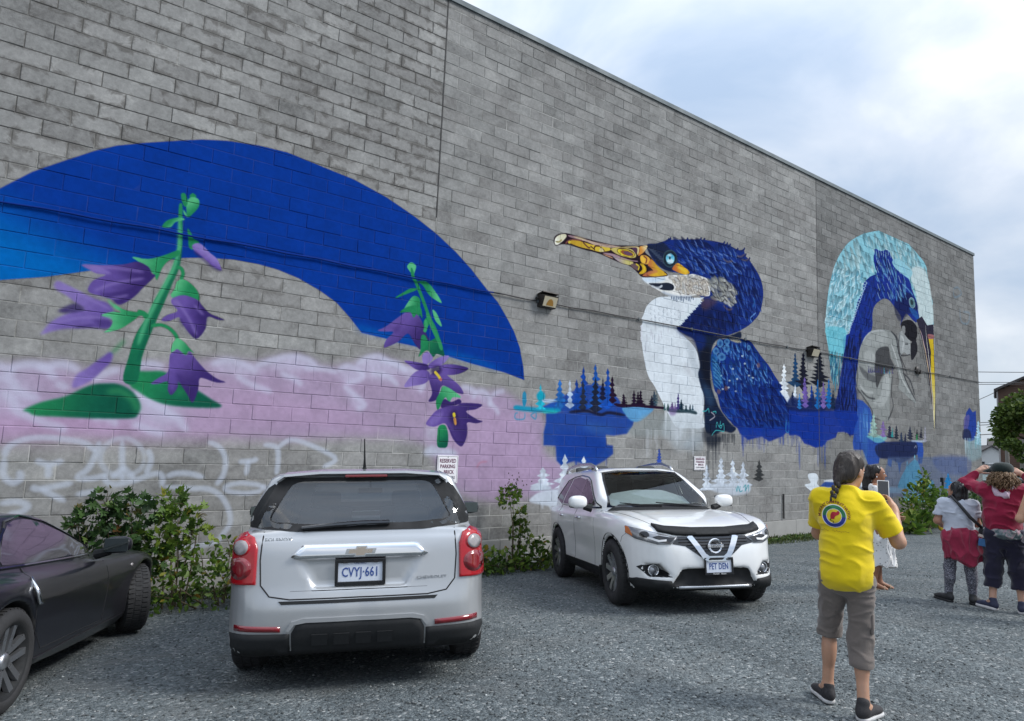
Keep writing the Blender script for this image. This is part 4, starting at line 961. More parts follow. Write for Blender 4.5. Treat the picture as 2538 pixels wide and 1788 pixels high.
class MB:
    """collects simple shapes into one mesh"""
    def __init__(s): s.V, s.F = [], []
    def add(s, V, F, M=None):
        b = len(s.V)
        for v in V: s.V.append(tuple((M @ Vector(v)) if M is not None else v))
        for f in F: s.F.append(tuple(i+b for i in f))
        return s
    def box(s, c, d, M=None, ch=0.0):
        x, y, z = (k/2 for k in d); cx, cy, cz = c
        if ch <= 0:
            V = [(cx+a*x, cy+b*y, cz+e*z) for a in (-1, 1) for b in (-1, 1) for e in (-1, 1)]
            F = [(0,1,3,2), (4,6,7,5), (0,4,5,1), (2,3,7,6), (0,2,6,4), (1,5,7,3)]
            return s.add(V, F, M)
        bm = bmesh.new(); bmesh.ops.create_cube(bm, size=1)
        bmesh.ops.scale(bm, vec=d, verts=bm.verts); bmesh.ops.bevel(bm, geom=bm.edges[:], offset=min(ch, min(d)*0.45), segments=2, affect='EDGES', profile=0.6)
        bmesh.ops.translate(bm, vec=c, verts=bm.verts); bm.verts.index_update()
        s.add([tuple(v.co) for v in bm.verts], [[v.index for v in f.verts] for f in bm.faces], M); bm.free(); return s
    def tube(s, P, r, n=8, cap=True, M=None):
        P = [Vector(p) for p in P]; R = r if isinstance(r, (list, tuple)) else [r]*len(P)
        V, F = [], []; prev = None
        for i, p in enumerate(P):
            d = (P[min(i+1, len(P)-1)]-P[max(i-1, 0)]).normalized()
            a = prev if prev is not None else (Vector((0, 0, 1)) if abs(d.z) < 0.9 else Vector((1, 0, 0)))
            u = (a - d*a.dot(d)).normalized(); v = d.cross(u); prev = u
            for k in range(n):
                t = 2*PI*k/n; V.append(p+(u*math.cos(t)+v*math.sin(t))*R[i])
        for i in range(len(P)-1):
            for k in range(n): F.append((i*n+k, i*n+(k+1) % n, (i+1)*n+(k+1) % n, (i+1)*n+k))
        if cap: F.append(tuple(range(n-1, -1, -1))); F.append(tuple((len(P)-1)*n+k for k in range(n)))
        return s.add(V, F, M)
    def lathe(s, prof, n=24, M=None, closed=False):
        """profile of (radius, height) turned about the x axis of M's frame: height runs along x"""
        V, F = [], []; k = len(prof)
        for j in range(n):
            t = 2*PI*j/n
            for r, h in prof: V.append((h, r*math.cos(t), r*math.sin(t)))
        for j in range(n):
            j2 = (j+1) % n
            for i in range(k-1 if not closed else k):
                i2 = (i+1) % k; F.append((j*k+i, j2*k+i, j2*k+i2, j*k+i2))
        return s.add(V, F, M)
    def prism(s, poly, h, M=None):
        """polygon in xy extruded along z from 0 to h"""
        n = len(poly); V = [(x, y, 0) for x, y in poly]+[(x, y, h) for x, y in poly]
        F = [tuple(range(n-1, -1, -1)), tuple(range(n, 2*n))]+[(i, (i+1) % n, n+(i+1) % n, n+i) for i in range(n)]
        return s.add(V, F, M)
    def ellipsoid(s, c, r, nu=14, nv=9, M=None):
        V, F = [], []
        for i in range(nv+1):
            a = PI*i/nv
            for j in range(nu): t = 2*PI*j/nu; V.append((c[0]+r[0]*math.sin(a)*math.cos(t), c[1]+r[1]*math.sin(a)*math.sin(t), c[2]+r[2]*math.cos(a)))
        for i in range(nv):
            for j in range(nu): F.append((i*nu+j, (i+1)*nu+j, (i+1)*nu+(j+1) % nu, i*nu+(j+1) % nu))
        return s.add(V, F, M)
    def build(s, name, m, parent=None, smooth=False, loc=None):
        return mesh_obj(name, s.V, s.F, m, parent, smooth, loc)

def spline(P, n, closed=False):
    """Catmull-Rom through the points, n samples per span"""
    P = np.asarray(P, float); N = len(P)
    if N < 3: return P
    out = []
    for i in range(N if closed else N-1):
        if closed: a, b, c, d = P[(i-1) % N], P[i], P[(i+1) % N], P[(i+2) % N]
        else: a, b, c, d = P[max(i-1, 0)], P[i], P[i+1], P[min(i+2, N-1)]
        for k in range(n):
            t = k/n; out.append(0.5*((2*b)+(c-a)*t+(2*a-5*b+4*c-d)*t*t+(3*b-a-3*c+d)*t**3))
    if not closed: out.append(P[-1])
    return np.array(out)

def copy_tree(o, parent=None):
    c = o.copy(); COL.objects.link(c)
    if parent is not None: c.parent = parent
    for ch in list(o.children): copy_tree(ch, c)
    return c

# ------------------------------------------------------------------ solid modelling by distance fields
def smin(a, b, k):
    h = np.maximum(k-np.abs(a-b), 0)/k
    return np.minimum(a, b)-h*h*k*0.25
def smax(a, b, k): return -smin(-a, -b, k)
def sd_poly(P, x, y):
    """signed distance to a closed polygon, negative inside"""
    P = np.asarray(P, float); d = np.full(x.shape, 1e9); ins = np.zeros(x.shape, bool)
    for i in range(len(P)):
        ax, ay = P[i-1]; bx, by = P[i]; ex, ey = bx-ax, by-ay
        wx, wy = x-ax, y-ay
        t = np.clip((wx*ex+wy*ey)/(ex*ex+ey*ey+1e-12), 0, 1)
        d = np.minimum(d, (wx-ex*t)**2+(wy-ey*t)**2)
        c = ((ay <= y) & (by > y)) | ((by <= y) & (ay > y))
        if abs(ey) > 1e-12: ins ^= c & (x < ax+(y-ay)*ex/ey)
    d = np.sqrt(d); return np.where(ins, -d, d)

def surface_nets(F, org, h):
    s = F < 0
    nx, ny, nz = F.shape
    cs = [s[i:nx-1+i, j:ny-1+j, k:nz-1+k] for i in (0, 1) for j in (0, 1) for k in (0, 1)]
    tot = sum(c.astype(np.int8) for c in cs)
    act = (tot > 0) & (tot < 8)
    idx = np.argwhere(act); N = len(idx)
    ids = np.full(act.shape, -1, np.int32); ids[act] = np.arange(N)
    acc = np.zeros((N, 3)); cnt = np.zeros(N)
    off = [(i, j, k) for i in (0, 1) for j in (0, 1) for k in (0, 1)]
    for a in off:
        for ax in range(3):
            if a[ax]: continue
            b = list(a); b[ax] = 1
            fa = F[idx[:, 0]+a[0], idx[:, 1]+a[1], idx[:, 2]+a[2]]; fb = F[idx[:, 0]+b[0], idx[:, 1]+b[1], idx[:, 2]+b[2]]
            m = (fa < 0) != (fb < 0)
            t = np.where(m, fa/np.where(m, fa-fb, 1), 0)
            p = np.tile(np.array(a, float), (N, 1)); p[:, ax] += t
            acc[m] += p[m]; cnt[m] += 1
    V = (idx+acc/np.maximum(cnt, 1)[:, None])*h+np.asarray(org)
    Q = []
    for ax in range(3):
        o1, o2 = [(1, 2), (2, 0), (0, 1)][ax]
        sl0 = [slice(None)]*3; sl1 = [slice(None)]*3
        sl0[ax] = slice(0, -1); sl1[ax] = slice(1, None)
        ch = s[tuple(sl0)] != s[tuple(sl1)]
        e = np.argwhere(ch)
        e = e[(e[:, o1] > 0) & (e[:, o2] > 0) & (e[:, o1] < F.shape[o1]-1) & (e[:, o2] < F.shape[o2]-1)]
        if not len(e): continue
        def g(d1, d2):
            q = e.copy(); q[:, o1] += d1; q[:, o2] += d2
            return ids[q[:, 0], q[:, 1], q[:, 2]]
        q = np.stack([g(-1, -1), g(0, -1), g(0, 0), g(-1, 0)], 1)
        inside = s[e[:, 0], e[:, 1], e[:, 2]]
        q[~inside] = q[~inside][:, ::-1]
        Q.append(q)
    Q = np.concatenate(Q); Q = Q[(Q >= 0).all(1)]
    return V, Q

def sd_grad(fn, P, e=0.004):
    g = np.stack([fn(P+d)-fn(P-d) for d in np.eye(3)*e], 1)
    return g/(np.linalg.norm(g, axis=1, keepdims=True)+1e-9)
def mesh_sdf(fn, lo, hi, h, newton=2):
    lo = np.asarray(lo, float); n = np.ceil((np.asarray(hi)-lo)/h).astype(int)+1
    ax = [lo[i]+h*np.arange(n[i]) for i in range(3)]
    X, Y, Z = np.meshgrid(*ax, indexing='ij')
    F = fn(np.stack([X.ravel(), Y.ravel(), Z.ravel()], 1)).reshape(n)
    V, Q = surface_nets(F, lo, h)
    for _ in range(newton):
        d = fn(V); V = V-np.clip(d, -h*0.6, h*0.6)[:, None]*sd_grad(fn, V)
    return V, Q
def resample(poly, step):
    out = []
    for i in range(len(poly)):
        a, b = np.array(poly[i], float), np.array(poly[(i+1) % len(poly)], float); n = max(1, int(np.linalg.norm(b-a)/step+0.5))
        out += [tuple(a+(b-a)*k/n) for k in range(n)]
    return out
def tri_poly(poly, step):
    """triangulated grid of a flat polygon"""
    B = resample(poly, step); n = len(B); A = np.array(B); lo, hi = A.min(0), A.max(0)
    gx, gy = np.meshgrid(np.arange(lo[0]+step/2, hi[0], step), np.arange(lo[1]+step/2, hi[1], step)); G = np.stack([gx.ravel(), gy.ravel()], 1)
    if len(G): G = G[sd_poly(A, G[:, 0], G[:, 1]) < -step*0.45]
    pts = [Vector(p) for p in B]+[Vector(p) for p in G]
    v, e, f, ov, oe, of = delaunay_2d_cdt(pts, [(i, (i+1) % n) for i in range(n)], [list(range(n))], 1, 1e-6)
    return [tuple(p) for p in v], [tuple(q) for q in f], n

# ================================================================== the mural, rasterised in wall coordinates
MX0, MX1, MZ0, MZ1, MR = -6.4, 23.05, 0.0, 8.6, 105.0      # metres, pixels per metre
MWp, MHp = int((MX1-MX0)*MR), int((MZ1-MZ0)*MR)
mur = np.zeros((MHp, MWp, 4), np.float32)
def blur(M, r):
    r = int(r)
    if r < 1: return M
    for _ in range(2):
        for ax in (0, 1):
            c = np.cumsum(np.pad(M, [(r+1, r) if a == ax else (0, 0) for a in (0, 1)], mode='edge'), axis=ax)
            n = M.shape[ax]
            hi = np.take(c, np.arange(2*r+1, 2*r+1+n), axis=ax); lo = np.take(c, np.arange(0, n), axis=ax)
            M = (hi-lo)/(2*r+1)
    return M
_pn = rng.random((96, 96)).astype(np.float32)
def tone(ix, iy, s):
    """smooth random field used as brushwork"""
    fx, fy = ix/s, iy/s; x0, y0 = np.floor(fx).astype(int), np.floor(fy).astype(int); tx, ty = fx-x0, fy-y0
    tx = tx*tx*(3-2*tx); ty = ty*ty*(3-2*ty); g = lambda a, b: _pn[b % 96][:, a % 96]
    return (g(x0, y0)*(1-tx)[None, :]+g(x0+1, y0)*tx[None, :])*(1-ty)[:, None]+(g(x0, y0+1)*(1-tx)[None, :]+g(x0+1, y0+1)*tx[None, :])*ty[:, None]
def paint(p, col, a=1.0, soft=0.0, col2=None, g=None, brush=0.07):
    """fill the polygon p (metres) with colour; soft = feathered edge in metres"""
    p = np.asarray(p, float); q = (p-[MX0, MZ0])*MR
    pad = int(soft*MR*2)+2
    x0, x1 = int(max(0, q[:, 0].min()-pad)), int(min(MWp, q[:, 0].max()+pad+1))
    y0, y1 = int(max(0, q[:, 1].min()-pad)), int(min(MHp, q[:, 1].max()+pad+1))
    if x1-x0 < 1 or y1-y0 < 1: return
    ss = 3; w, h = x1-x0, y1-y0
    xs = x0+(np.arange(w*ss)+0.5)/ss
    M = np.zeros((h*ss, w*ss), np.float32)
    for r in range(h*ss):
        y = y0+(r+0.5)/ss
        ya, yb = q[:, 1], np.roll(q[:, 1], -1)
        c = ((ya <= y) & (yb > y)) | ((yb <= y) & (ya > y))
        if not c.any(): continue
        xa, xb = q[c, 0], np.roll(q[:, 0], -1)[c]
        X = np.sort(xa+(y-ya[c])*(xb-xa)/(yb[c]-ya[c]))
        for k in range(0, len(X)-1, 2):
            i, j = np.searchsorted(xs, X[k]), np.searchsorted(xs, X[k+1]); M[r, i:j] = 1
    M = M.reshape(h, ss, w, ss).mean((1, 3))
    if soft: M = blur(M, soft*MR*0.5)
    M = M*a
    C = np.array(col, np.float32)/255
    if col2 is not None:
        g0, g1 = (np.asarray(g, float)-[MX0, MZ0])*MR; d = g1-g0
        t = np.clip(((np.arange(x0, x1)[None, :]-g0[0])*d[0]+(np.arange(y0, y1)[:, None]-g0[1])*d[1])/(d@d), 0, 1)
        t = (t*t*(3-2*t))[..., None]; C = C*(1-t)+np.array(col2, np.float32)/255*t
    else: C = np.broadcast_to(C, (h, w, 3))
    if brush and w*h > 150:
        f = 1+brush*(tone(np.arange(x0, x1), np.arange(y0, y1), 5.0)+tone(np.arange(x0, x1), np.arange(y0, y1), 21.0)-1.0); C = np.clip(C*f[..., None], 0, 1)
    S = mur[y0:y1, x0:x1]; M = M[..., None]
    A = S[..., 3:]; An = M+A*(1-M)
    S[..., :3] = np.where(An > 1e-5, (C*M+S[..., :3]*A*(1-M))/np.maximum(An, 1e-5), S[..., :3]); S[..., 3:] = An
def stroke(p, wd, col, a, soft):
    p = np.asarray(p, float)
    d = np.gradient(p, axis=0); d /= np.linalg.norm(d, axis=1, keepdims=True)+1e-9
    n = np.stack([-d[:, 1], d[:, 0]], 1); k = len(p)
    wv = wd*0.5*np.minimum(1, 0.35+np.minimum(np.arange(k), np.arange(k)[::-1])/max(1, k*0.12))[:, None]
    paint(np.concatenate([p+n*wv, (p-n*wv)[::-1]]), col, a, soft, brush=0)
def conifer(col, b, t, hw, a, seed, bare):
    r = random.Random(seed*13+5); b, t = np.array(b), np.array(t); H = t-b; L = np.linalg.norm(H); up = H/L; sd = np.array([up[1], -up[0]])
    hw = max(hw, 0.02); n = max(5, int(L/0.11)); lf, rt = [], []
    for k in range(n):
        f = bare+(1-bare)*k/n; w = hw*(1-f)**0.8*(0.75+0.5*r.random())
        for side, lst in ((-1, lf), (1, rt)):
            ww = w*(0.7+0.6*r.random()); lst.append(b+up*L*(f+0.02*r.random())+sd*side*ww); lst.append(b+up*L*min(0.99, f+0.62*(1-bare)/n)+sd*side*ww*0.32)
    paint([b-sd*hw*0.09, *lf, t, *rt[::-1], b+sd*hw*0.09], col, a, 0.012, brush=0.25)
def feathers(reg, n, ln, wd, ang, jit, cols, edge, ea, seed):
    r = random.Random(seed); reg = np.array(reg); lo, hi = reg.min(0), reg.max(0); P = []
    for _ in range(n*30):
        if len(P) >= n: break
        x, y = r.uniform(lo[0], hi[0]), r.uniform(lo[1], hi[1])
        if sd_poly(reg, np.array([x]), np.array([y]))[0] < -0.02 and all((x-u)**2+(y-v)**2 > (ln*0.26)**2 for u, v in P[-60:]): P.append((x, y))
    P.sort(key=lambda p: p[1]*math.sin(math.radians(ang))+p[0]*math.cos(math.radians(ang)), reverse=True)
    for x, y in P:
        th = math.radians(ang+r.uniform(-jit, jit)); L = ln*r.uniform(0.6, 1.15); ea_ = min(1, ea*1.5); w = wd*r.uniform(0.7, 1.15)
        c, s = math.cos(th), math.sin(th); f = lambda u, v: (x+u*c*L-v*s*w, y+u*s*L+v*c*w)
        body = [f(-0.5, 0), f(-0.3, 0.42), f(0, 0.5), f(0.3, 0.36), f(0.5, 0), f(0.3, -0.36), f(0, -0.5), f(-0.3, -0.42)]
        k = r.choice(cols); paint(spline(body, 2, True), k, 0.85, 0.02, tuple(int(v*0.62) for v in k), (f(0.45, 0), f(-0.5, 0)))
        sg = r.choice((-1, 1))
        stroke([f(-0.1, sg*0.46), f(0.15, sg*0.44), f(0.36, sg*0.25), f(0.5, 0)], 0.030, edge, ea_*r.uniform(0.4, 1), 0.008)
        if r.random() < 0.5: stroke([f(0.1, sg*0.1), f(0.3, sg*0.12), f(0.46, 0)], 0.018, edge, ea_*0.6, 0.008)
        stroke([f(-0.2, -sg*0.46), f(0.2, -sg*0.42), f(0.48, -0.03*sg)], 0.022, tuple(int(v*(0.3 if sum(k) < 330 else 0.62)) for v in k), 0.65, 0.01)
def pq(l): return np.array(l, float).reshape(-1, 2)/100
for op in MURAL:
    k = op[0]
    if k == 'P':
        p = pq(op[2]); p = spline(p, 4, True) if op[5] else p
        paint(p, op[1], op[3], op[4], *( (op[6], pq(op[7])) if len(op) > 6 else (None, None)))
    elif k == 'S':
        p = pq(op[2]); p = spline(p, 5) if op[6] and len(p) > 2 else (p if len(p) > 2 else np.array([p[0]*(1-t)+p[1]*t for t in np.linspace(0, 1, 6)])); stroke(p, op[3], op[1], op[4], op[5])
    elif k == 'T': q = pq(op[2]); conifer(op[1], q[0], q[1], op[3], op[4], op[5], op[6])
    elif k == 'F': feathers(pq(op[1]), *op[2:])
    elif k == 'D':
        q = pq(op[2]); r = random.Random(op[7])
        for _ in range(op[5]):
            t = r.random(); x, y = q[0]*(1-t)+q[1]*t; L = r.uniform(op[3], op[4])*r.uniform(0.4, 1); w = r.uniform(0.012, 0.045)
            paint([(x-w, y+0.12), (x+w, y+0.12), (x+w*0.6, y-L*0.5), (x+w*0.45, y-L), (x-w*0.45, y-L), (x-w*0.6, y-L*0.5)], op[1], op[6]*r.uniform(0.4, 1), 0.02)
img = bpy.data.images.new('mural_paint', MWp, MHp, alpha=True)
img.alpha_mode = 'CHANNEL_PACKED'
img.pixels.foreach_set(mur.ravel()); img.update(); img.pack()

# ------------------------------------------------------------------ wall materials
CH, BL, ZT = 0.2032, 0.5419, 8.945            # course height, block length, height of course 0
def wall_mat(name, mortar):
    t = NT(name); P = t.pos
    sp = t.n('ShaderNodeSeparateXYZ'); t.l(P, sp.inputs[0]); X, Z = sp.outputs[0], sp.outputs[2]
    row = t.math('DIVIDE', t.math('SUBTRACT', ZT, Z), CH); ri = t.math('FLOOR', row); rf = t.math('SUBTRACT', row, ri)
    cx = t.math('ADD', t.math('DIVIDE', X, BL), t.math('MULTIPLY', t.math('FLOORED_MODULO', ri, 2.0), 0.5)); ci = t.math('FLOOR', cx); cf = t.math('SUBTRACT', cx, ci)
    cv = t.n('ShaderNodeCombineXYZ'); t.l(ri, cv.inputs[0]); t.l(ci, cv.inputs[1])
    wnz = t.n('ShaderNodeTexWhiteNoise', noise_dimensions='2D'); t.l(cv.outputs[0], wnz.inputs[0]); r1 = wnz.outputs['Value']
    wn2 = t.n('ShaderNodeTexWhiteNoise', noise_dimensions='3D'); cv2 = t.n('ShaderNodeCombineXYZ'); t.l(ri, cv2.inputs[0]); t.l(ci, cv2.inputs[1]); cv2.inputs[2].default_value = 7.3; t.l(cv2.outputs[0], wn2.inputs[0]); r2 = wn2.outputs['Value']
    big = t.noise(0.42, 5, 0.6, P, 0.4); mid = t.noise(2.6, 6, 0.62, P, 0.5); fine = t.noise(16, 5, 0.7, P); grain = t.noise(120, 3, 0.7, P)
    # weathered concrete: every block its own grey, blotched with damp and lime
    v = t.math('ADD', t.math('MULTIPLY', r1, 0.24), t.math('MULTIPLY', mid, 0.84)); v = t.math('ADD', v, t.math('MULTIPLY', t.math('SUBTRACT', big, 0.5), 0.6))
    v = t.math('ADD', v, t.math('MULTIPLY', t.math('SUBTRACT', fine, 0.5), 0.75)); v = t.math('SUBTRACT', v, 0.09)
    base = t.ramp(v, [(0.14, (0.140, 0.139, 0.135)), (0.38, (0.228, 0.228, 0.221)), (0.58, (0.292, 0.292, 0.283)), (0.82, (0.40, 0.398, 0.382))])
    base = t.mix(t.math('MULTIPLY', r2, 0.35), base, t.mix(0.4, base, (0.31, 0.285, 0.275)))
    # dark damp patches creep in from the joints, mostly on the upper left bay
    ex = t.math('MULTIPLY', t.math('MINIMUM', cf, t.math('SUBTRACT', 1.0, cf)), BL); ez = t.math('MULTIPLY', t.math('MINIMUM', rf, t.math('SUBTRACT', 1.0, rf)), CH)
    ed = t.math('MINIMUM', ex, ez)
    damp = t.rng(t.math('ADD', t.math('SUBTRACT', t.noise(3.4, 6, 0.7, P, 1.0), t.math('MULTIPLY', ed, 2.6)), t.math('MULTIPLY', r2, 0.10)), 0.46, 0.58, 0, 1)
    left = t.math('MULTIPLY', t.rng(X, -0.05, 0.05, 1, 0.22), t.rng(Z, 2.0, 5.0, 0.25, 1.0))
    base = t.mix(t.math('MULTIPLY', damp, t.math('MULTIPLY', left, 0.62)), base, (0.085, 0.078, 0.070))
    if mortar:
        mv = t.noise(1.1, 5, 0.65, P, 0.6)
        mc = t.ramp(t.math('ADD', mv, t.math('MULTIPLY', left, -0.16)), [(0.30, (0.09, 0.086, 0.08)), (0.42, (0.22, 0.215, 0.20)), (0.56, (0.50, 0.495, 0.47))])
        base = t.mix(0.85, base, mc)
    base = t.mix(t.rng(X, 11.9, 11.96, 0, 1), base, t.mix(1.0, base, (0.74, 0.745, 0.75), 'MULTIPLY'))   # the last bay is darker
    base = t.mix(t.math('MULTIPLY', grain, 0.35), base, t.mix(1.0, base, (0.55, 0.55, 0.55), 'MULTIPLY'))
    # the painting
    uv = t.n('ShaderNodeCombineXYZ')
    t.l(t.math('DIVIDE', t.math('SUBTRACT', X, MX0), MX1-MX0), uv.inputs[0]); t.l(t.math('DIVIDE', t.math('SUBTRACT', Z, MZ0), MZ1-MZ0), uv.inputs[1])
    im = t.n('ShaderNodeTexImage'); im.image = img; im.extension = 'CLIP'; im.interpolation = 'Cubic'; t.l(uv.outputs[0], im.inputs[0])
    pc = t.mix(t.math('MULTIPLY', t.math('SUBTRACT', 1.0, fine), 0.30), im.outputs[0], t.mix(1.0, im.outputs[0], (0.72, 0.72, 0.74), 'MULTIPLY'))
    pc = t.mix(1.0, pc, (0.80, 0.80, 0.80), 'MULTIPLY')
    pc = t.mix(t.math('MULTIPLY', r1, 0.10), pc, t.mix(1.0, pc, (0.7, 0.7, 0.7), 'MULTIPLY'))
    wear = t.rng(t.math('ADD', t.noise(26, 5, 0.75, P), t.math('MULTIPLY', t.noise(5, 3, 0.6, P), 0.5)), 0.98, 1.16, 1.0, 0.55)
    cov = t.math('MULTIPLY', im.outputs[1], wear)
    if mortar: cov = t.math('MULTIPLY', cov, 0.94)
    col = t.mix(cov, base, pc)
    b = t.bsdf(Base_Color=col, Roughness=0.95, Specular_IOR_Level=0.06)
    h = t.math('ADD', t.math('MULTIPLY', grain, 0.5), fine)
    t.l(t.bump(h, 0.45, 0.006), b.inputs['Normal'])
    return t.m
M_block, M_mortar = wall_mat('painted_concrete_block', False), wall_mat('mortar', True)

# ------------------------------------------------------------------ the building
XL, XR, ZF = -7.587, 22.96, 0.005
bld = empty('concrete_block_building', (8, 6, -0.44), 'long grey concrete block building with a mural of two birds and purple bellflowers', 'building')
bld_loc = Vector(bld.location)
def child(o):          # keep world placement under an Empty that is not at the origin
    o.parent = bld; o.location = Vector(o.location)-bld_loc; return o
JO = 0.010
def block_geo(x0, x1, z0, z1, y=0.0, c=0.004):
    V = [(x0+c, y, z0+c), (x1-c, y, z0+c), (x1-c, y, z1-c), (x0+c, y, z1-c), (x0, y+c, z0), (x1, y+c, z0), (x1, y+c, z1), (x0, y+c, z1), (x0, y+0.06, z0), (x1, y+0.06, z0), (x1, y+0.06, z1), (x0, y+0.06, z1)]
    F = [(0, 1, 2, 3)]
    for k in range(4):
        F.append((4+k, 4+(k+1) % 4, (k+1) % 4, k)); F.append((8+k, 8+(k+1) % 4, 4+(k+1) % 4, 4+k))
    return V, F
def seen(x, z, y=0.0):
    d = Vector((x, y, z))-CAM; w = d.dot(_f)
    if w <= 0.1: return None
    return 0.5+0.65343*d.dot(_r)/w, 0.5-0.65343*1.4202*d.dot(_u)/w, w
cells = []
JX = (0.0, 11.93)                    # control joints
for r in range(-2, 44):
    z1 = ZT-r*CH-JO/2; z0 = z1-CH+JO
    if r == -2: z1 = 9.335
    sh = 0.5*(r % 2)
    edges = [XL]+[BL*(k-sh) for k in range(-15, 45) if XL+0.08 < BL*(k-sh) < XR-0.08]+[XR]
    for jx in JX: edges = [e for e in edges if abs(e-jx) > 0.12]+[jx]
    edges = sorted(edges)
    for a, b in zip(edges[:-1], edges[1:]):
        x0 = a+(0.011 if a in JX else JO/2); x1 = b-(0.011 if b in JX else JO/2)
        cells.append((x0, x1, z0, z1))
rank = []
for i, (x0, x1, z0, z1) in enumerate(cells):
    s = seen((x0+x1)/2, (z0+z1)/2)
    if s and -0.01 < s[0] < 1.01 and -0.01 < s[1] < 1.01:
        cosv = abs(Vector(((x0+x1)/2-CAM.x, -CAM.y, (z0+z1)/2-CAM.z)).normalized().y)
        hid = (s[1] > 0.66 and s[0] < 0.47) or (s[1] > 0.62 and 0.53 < s[0] < 0.76)
        rank.append((-(x1-x0)*(z1-z0)*cosv/s[2]**2*(0.2 if hid else 1), i))
rank.sort(); single = {i for _, i in rank[:300]}
geo_cache = {}
V, F = [], []
for i, (x0, x1, z0, z1) in enumerate(cells):
    dy = rng.uniform(-0.0035, 0.0035)
    if i in single:
        key = (round(x1-x0, 3), round(z1-z0, 3))
        if key not in geo_cache:
            v, f = block_geo(-(x1-x0)/2, (x1-x0)/2, -(z1-z0)/2, (z1-z0)/2)
            o = mesh_obj('block', v, f, M_block); geo_cache[key] = o.data
        else:
            o = bpy.data.objects.new('block', geo_cache[key]); COL.objects.link(o)
        o.location = ((x0+x1)/2, dy, (z0+z1)/2); o.rotation_euler = (rng.normal(0, 0.004), 0, rng.normal(0, 0.003)); child(o)
    else:
        v, f = block_geo(x0, x1, z0, z1, dy); b = len(V); V += v; F += [tuple(k+b for k in q) for q in f]
o = child(mesh_obj('blockwork', V, F, M_block)); tag(o, kind='stuff')
m = MB(); m.box(((XL+XR)/2, 0.005+0.15, (ZF+9.33)/2), (XR-XL-0.004, 0.30, 9.33-ZF)); child(m.build('mortar_bed', M_mortar))
M_conc = mat('old_concrete', (0.30, 0.295, 0.28), 0.92, var=0.22, scale=3, bump=0.4, bscale=60)
m = MB()
x = XL
while x < XR-0.1:
    w = min(3.05, XR-x); m.box((x+w/2, 0.07, -0.4325), (w-0.008, 0.22, 0.865), ch=0.008); x += w
child(m.build('footing', M_conc))
m = MB(); m.box(((XL+XR)/2, 9.9, 4.6), (XR-XL-0.02, 19.1, 9.2)); child(m.build('core', M_conc))
M_flash = mat('grey_flashing', (0.10, 0.125, 0.135), 0.7, 0.1, var=0.1, scale=4)
m = MB()
x = XL
while x < XR:
    w = min(3.04, XR+0.03-x)
    m.add([(x, -0.035, 9.275), (x+w-0.004, -0.035, 9.275), (x+w-0.004, -0.03, 9.372), (x, -0.03, 9.372), (x, 0.30, 9.395), (x+w-0.004, 0.30, 9.395), (x, 0.012, 9.275), (x+w-0.004, 0.012, 9.275)],
          [(0, 1, 2, 3), (3, 2, 5, 4), (6, 7, 1, 0)]); x += w
child(m.build('parapet_flashing', M_flash))
M_caulk = mat('dark_sealant', (0.035, 0.034, 0.034), 0.8)
for jx, z0, z1 in ((0.0, 0.01, 9.28), (11.93, 0.01, 9.28)):
    m = MB(); m.box((jx, 0.006, (z0+z1)/2), (0.021, 0.012, z1-z0)); child(m.build('control_joint', M_caulk if jx > 5 else M_mortar))
m = MB(); m.box((0.0, 0.002, 7.3), (0.02, 0.012, 3.9)); child(m.build('control_joint', M_caulk))
m = MB(); m.tube([(10.18, -0.03, 0.05+k*0.12) for k in range(6)], [0.02]*6, 8); child(m.build('downpipe_stub', M_caulk))

# ------------------------------------------------------------------ cable, wall lights, junction box
M_black = mat('black_rubber', (0.018, 0.018, 0.02), 0.5)
M_cabblue = mat('cable_painted_over', (0.003, 0.022, 0.16), 0.9, spec=0.1)
cab = [(-5.94,4.193),(-5.72,4.188),(-4.79,4.206),(-3.75,4.220),(-2.44,4.239),(-0.54,4.242),(0.00,4.252),(1.20,4.258),(2.12,4.271),(2.60,4.270),(5.04,4.312),(9.52,4.347),(11.23,4.382),(12.18,4.396),(13.18,4.397),(15.42,4.413),(17.64,4.441),(19.77,4.488),(23.15,4.506)]
cab = spline(np.array(cab), 4)
cbl = empty('electric_cable', (cab[0][0], -0.02, cab[0][1]), 'black cable strung along the block wall, painted blue across the arch', 'cable')
def cable_part(a, b, m, lab=None):
    P = [(x-cab[0][0], -0.012+0.006*math.sin(x*3.1), z-cab[0][1]+0.008*math.sin(x*5.7)) for x, z in cab if a <= x <= b]
    o = MB().tube(P, 0.013, 7).build('cable_run', m, cbl, True)
    if lab: o['label'] = lab
cable_part(-9, 1.25, M_cabblue, 'stretch of cable painted blue with the arch'); cable_part(1.2, 30, M_black)
m = MB()
for x in (2.2, 4.9, 6.6, 8.6, 10.4, 13.6, 16.2, 20.4):
    z = float(np.interp(x, cab[:, 0], cab[:, 1])); m.box((x-cab[0][0], 0.004, z-cab[0][1]), (0.03, 0.05, 0.06), ch=0.004)
m.build('clip', M_flash, cbl)
M_bronze = mat('dark_bronze_metal', (0.035, 0.03, 0.027), 0.5, 0.3)
M_lens = mat('aged_lens', (0.52, 0.46, 0.33), 0.25, var=0.1, coat=0.6)
M_amber = mat('amber_reflector', (0.33, 0.17, 0.03), 0.35)
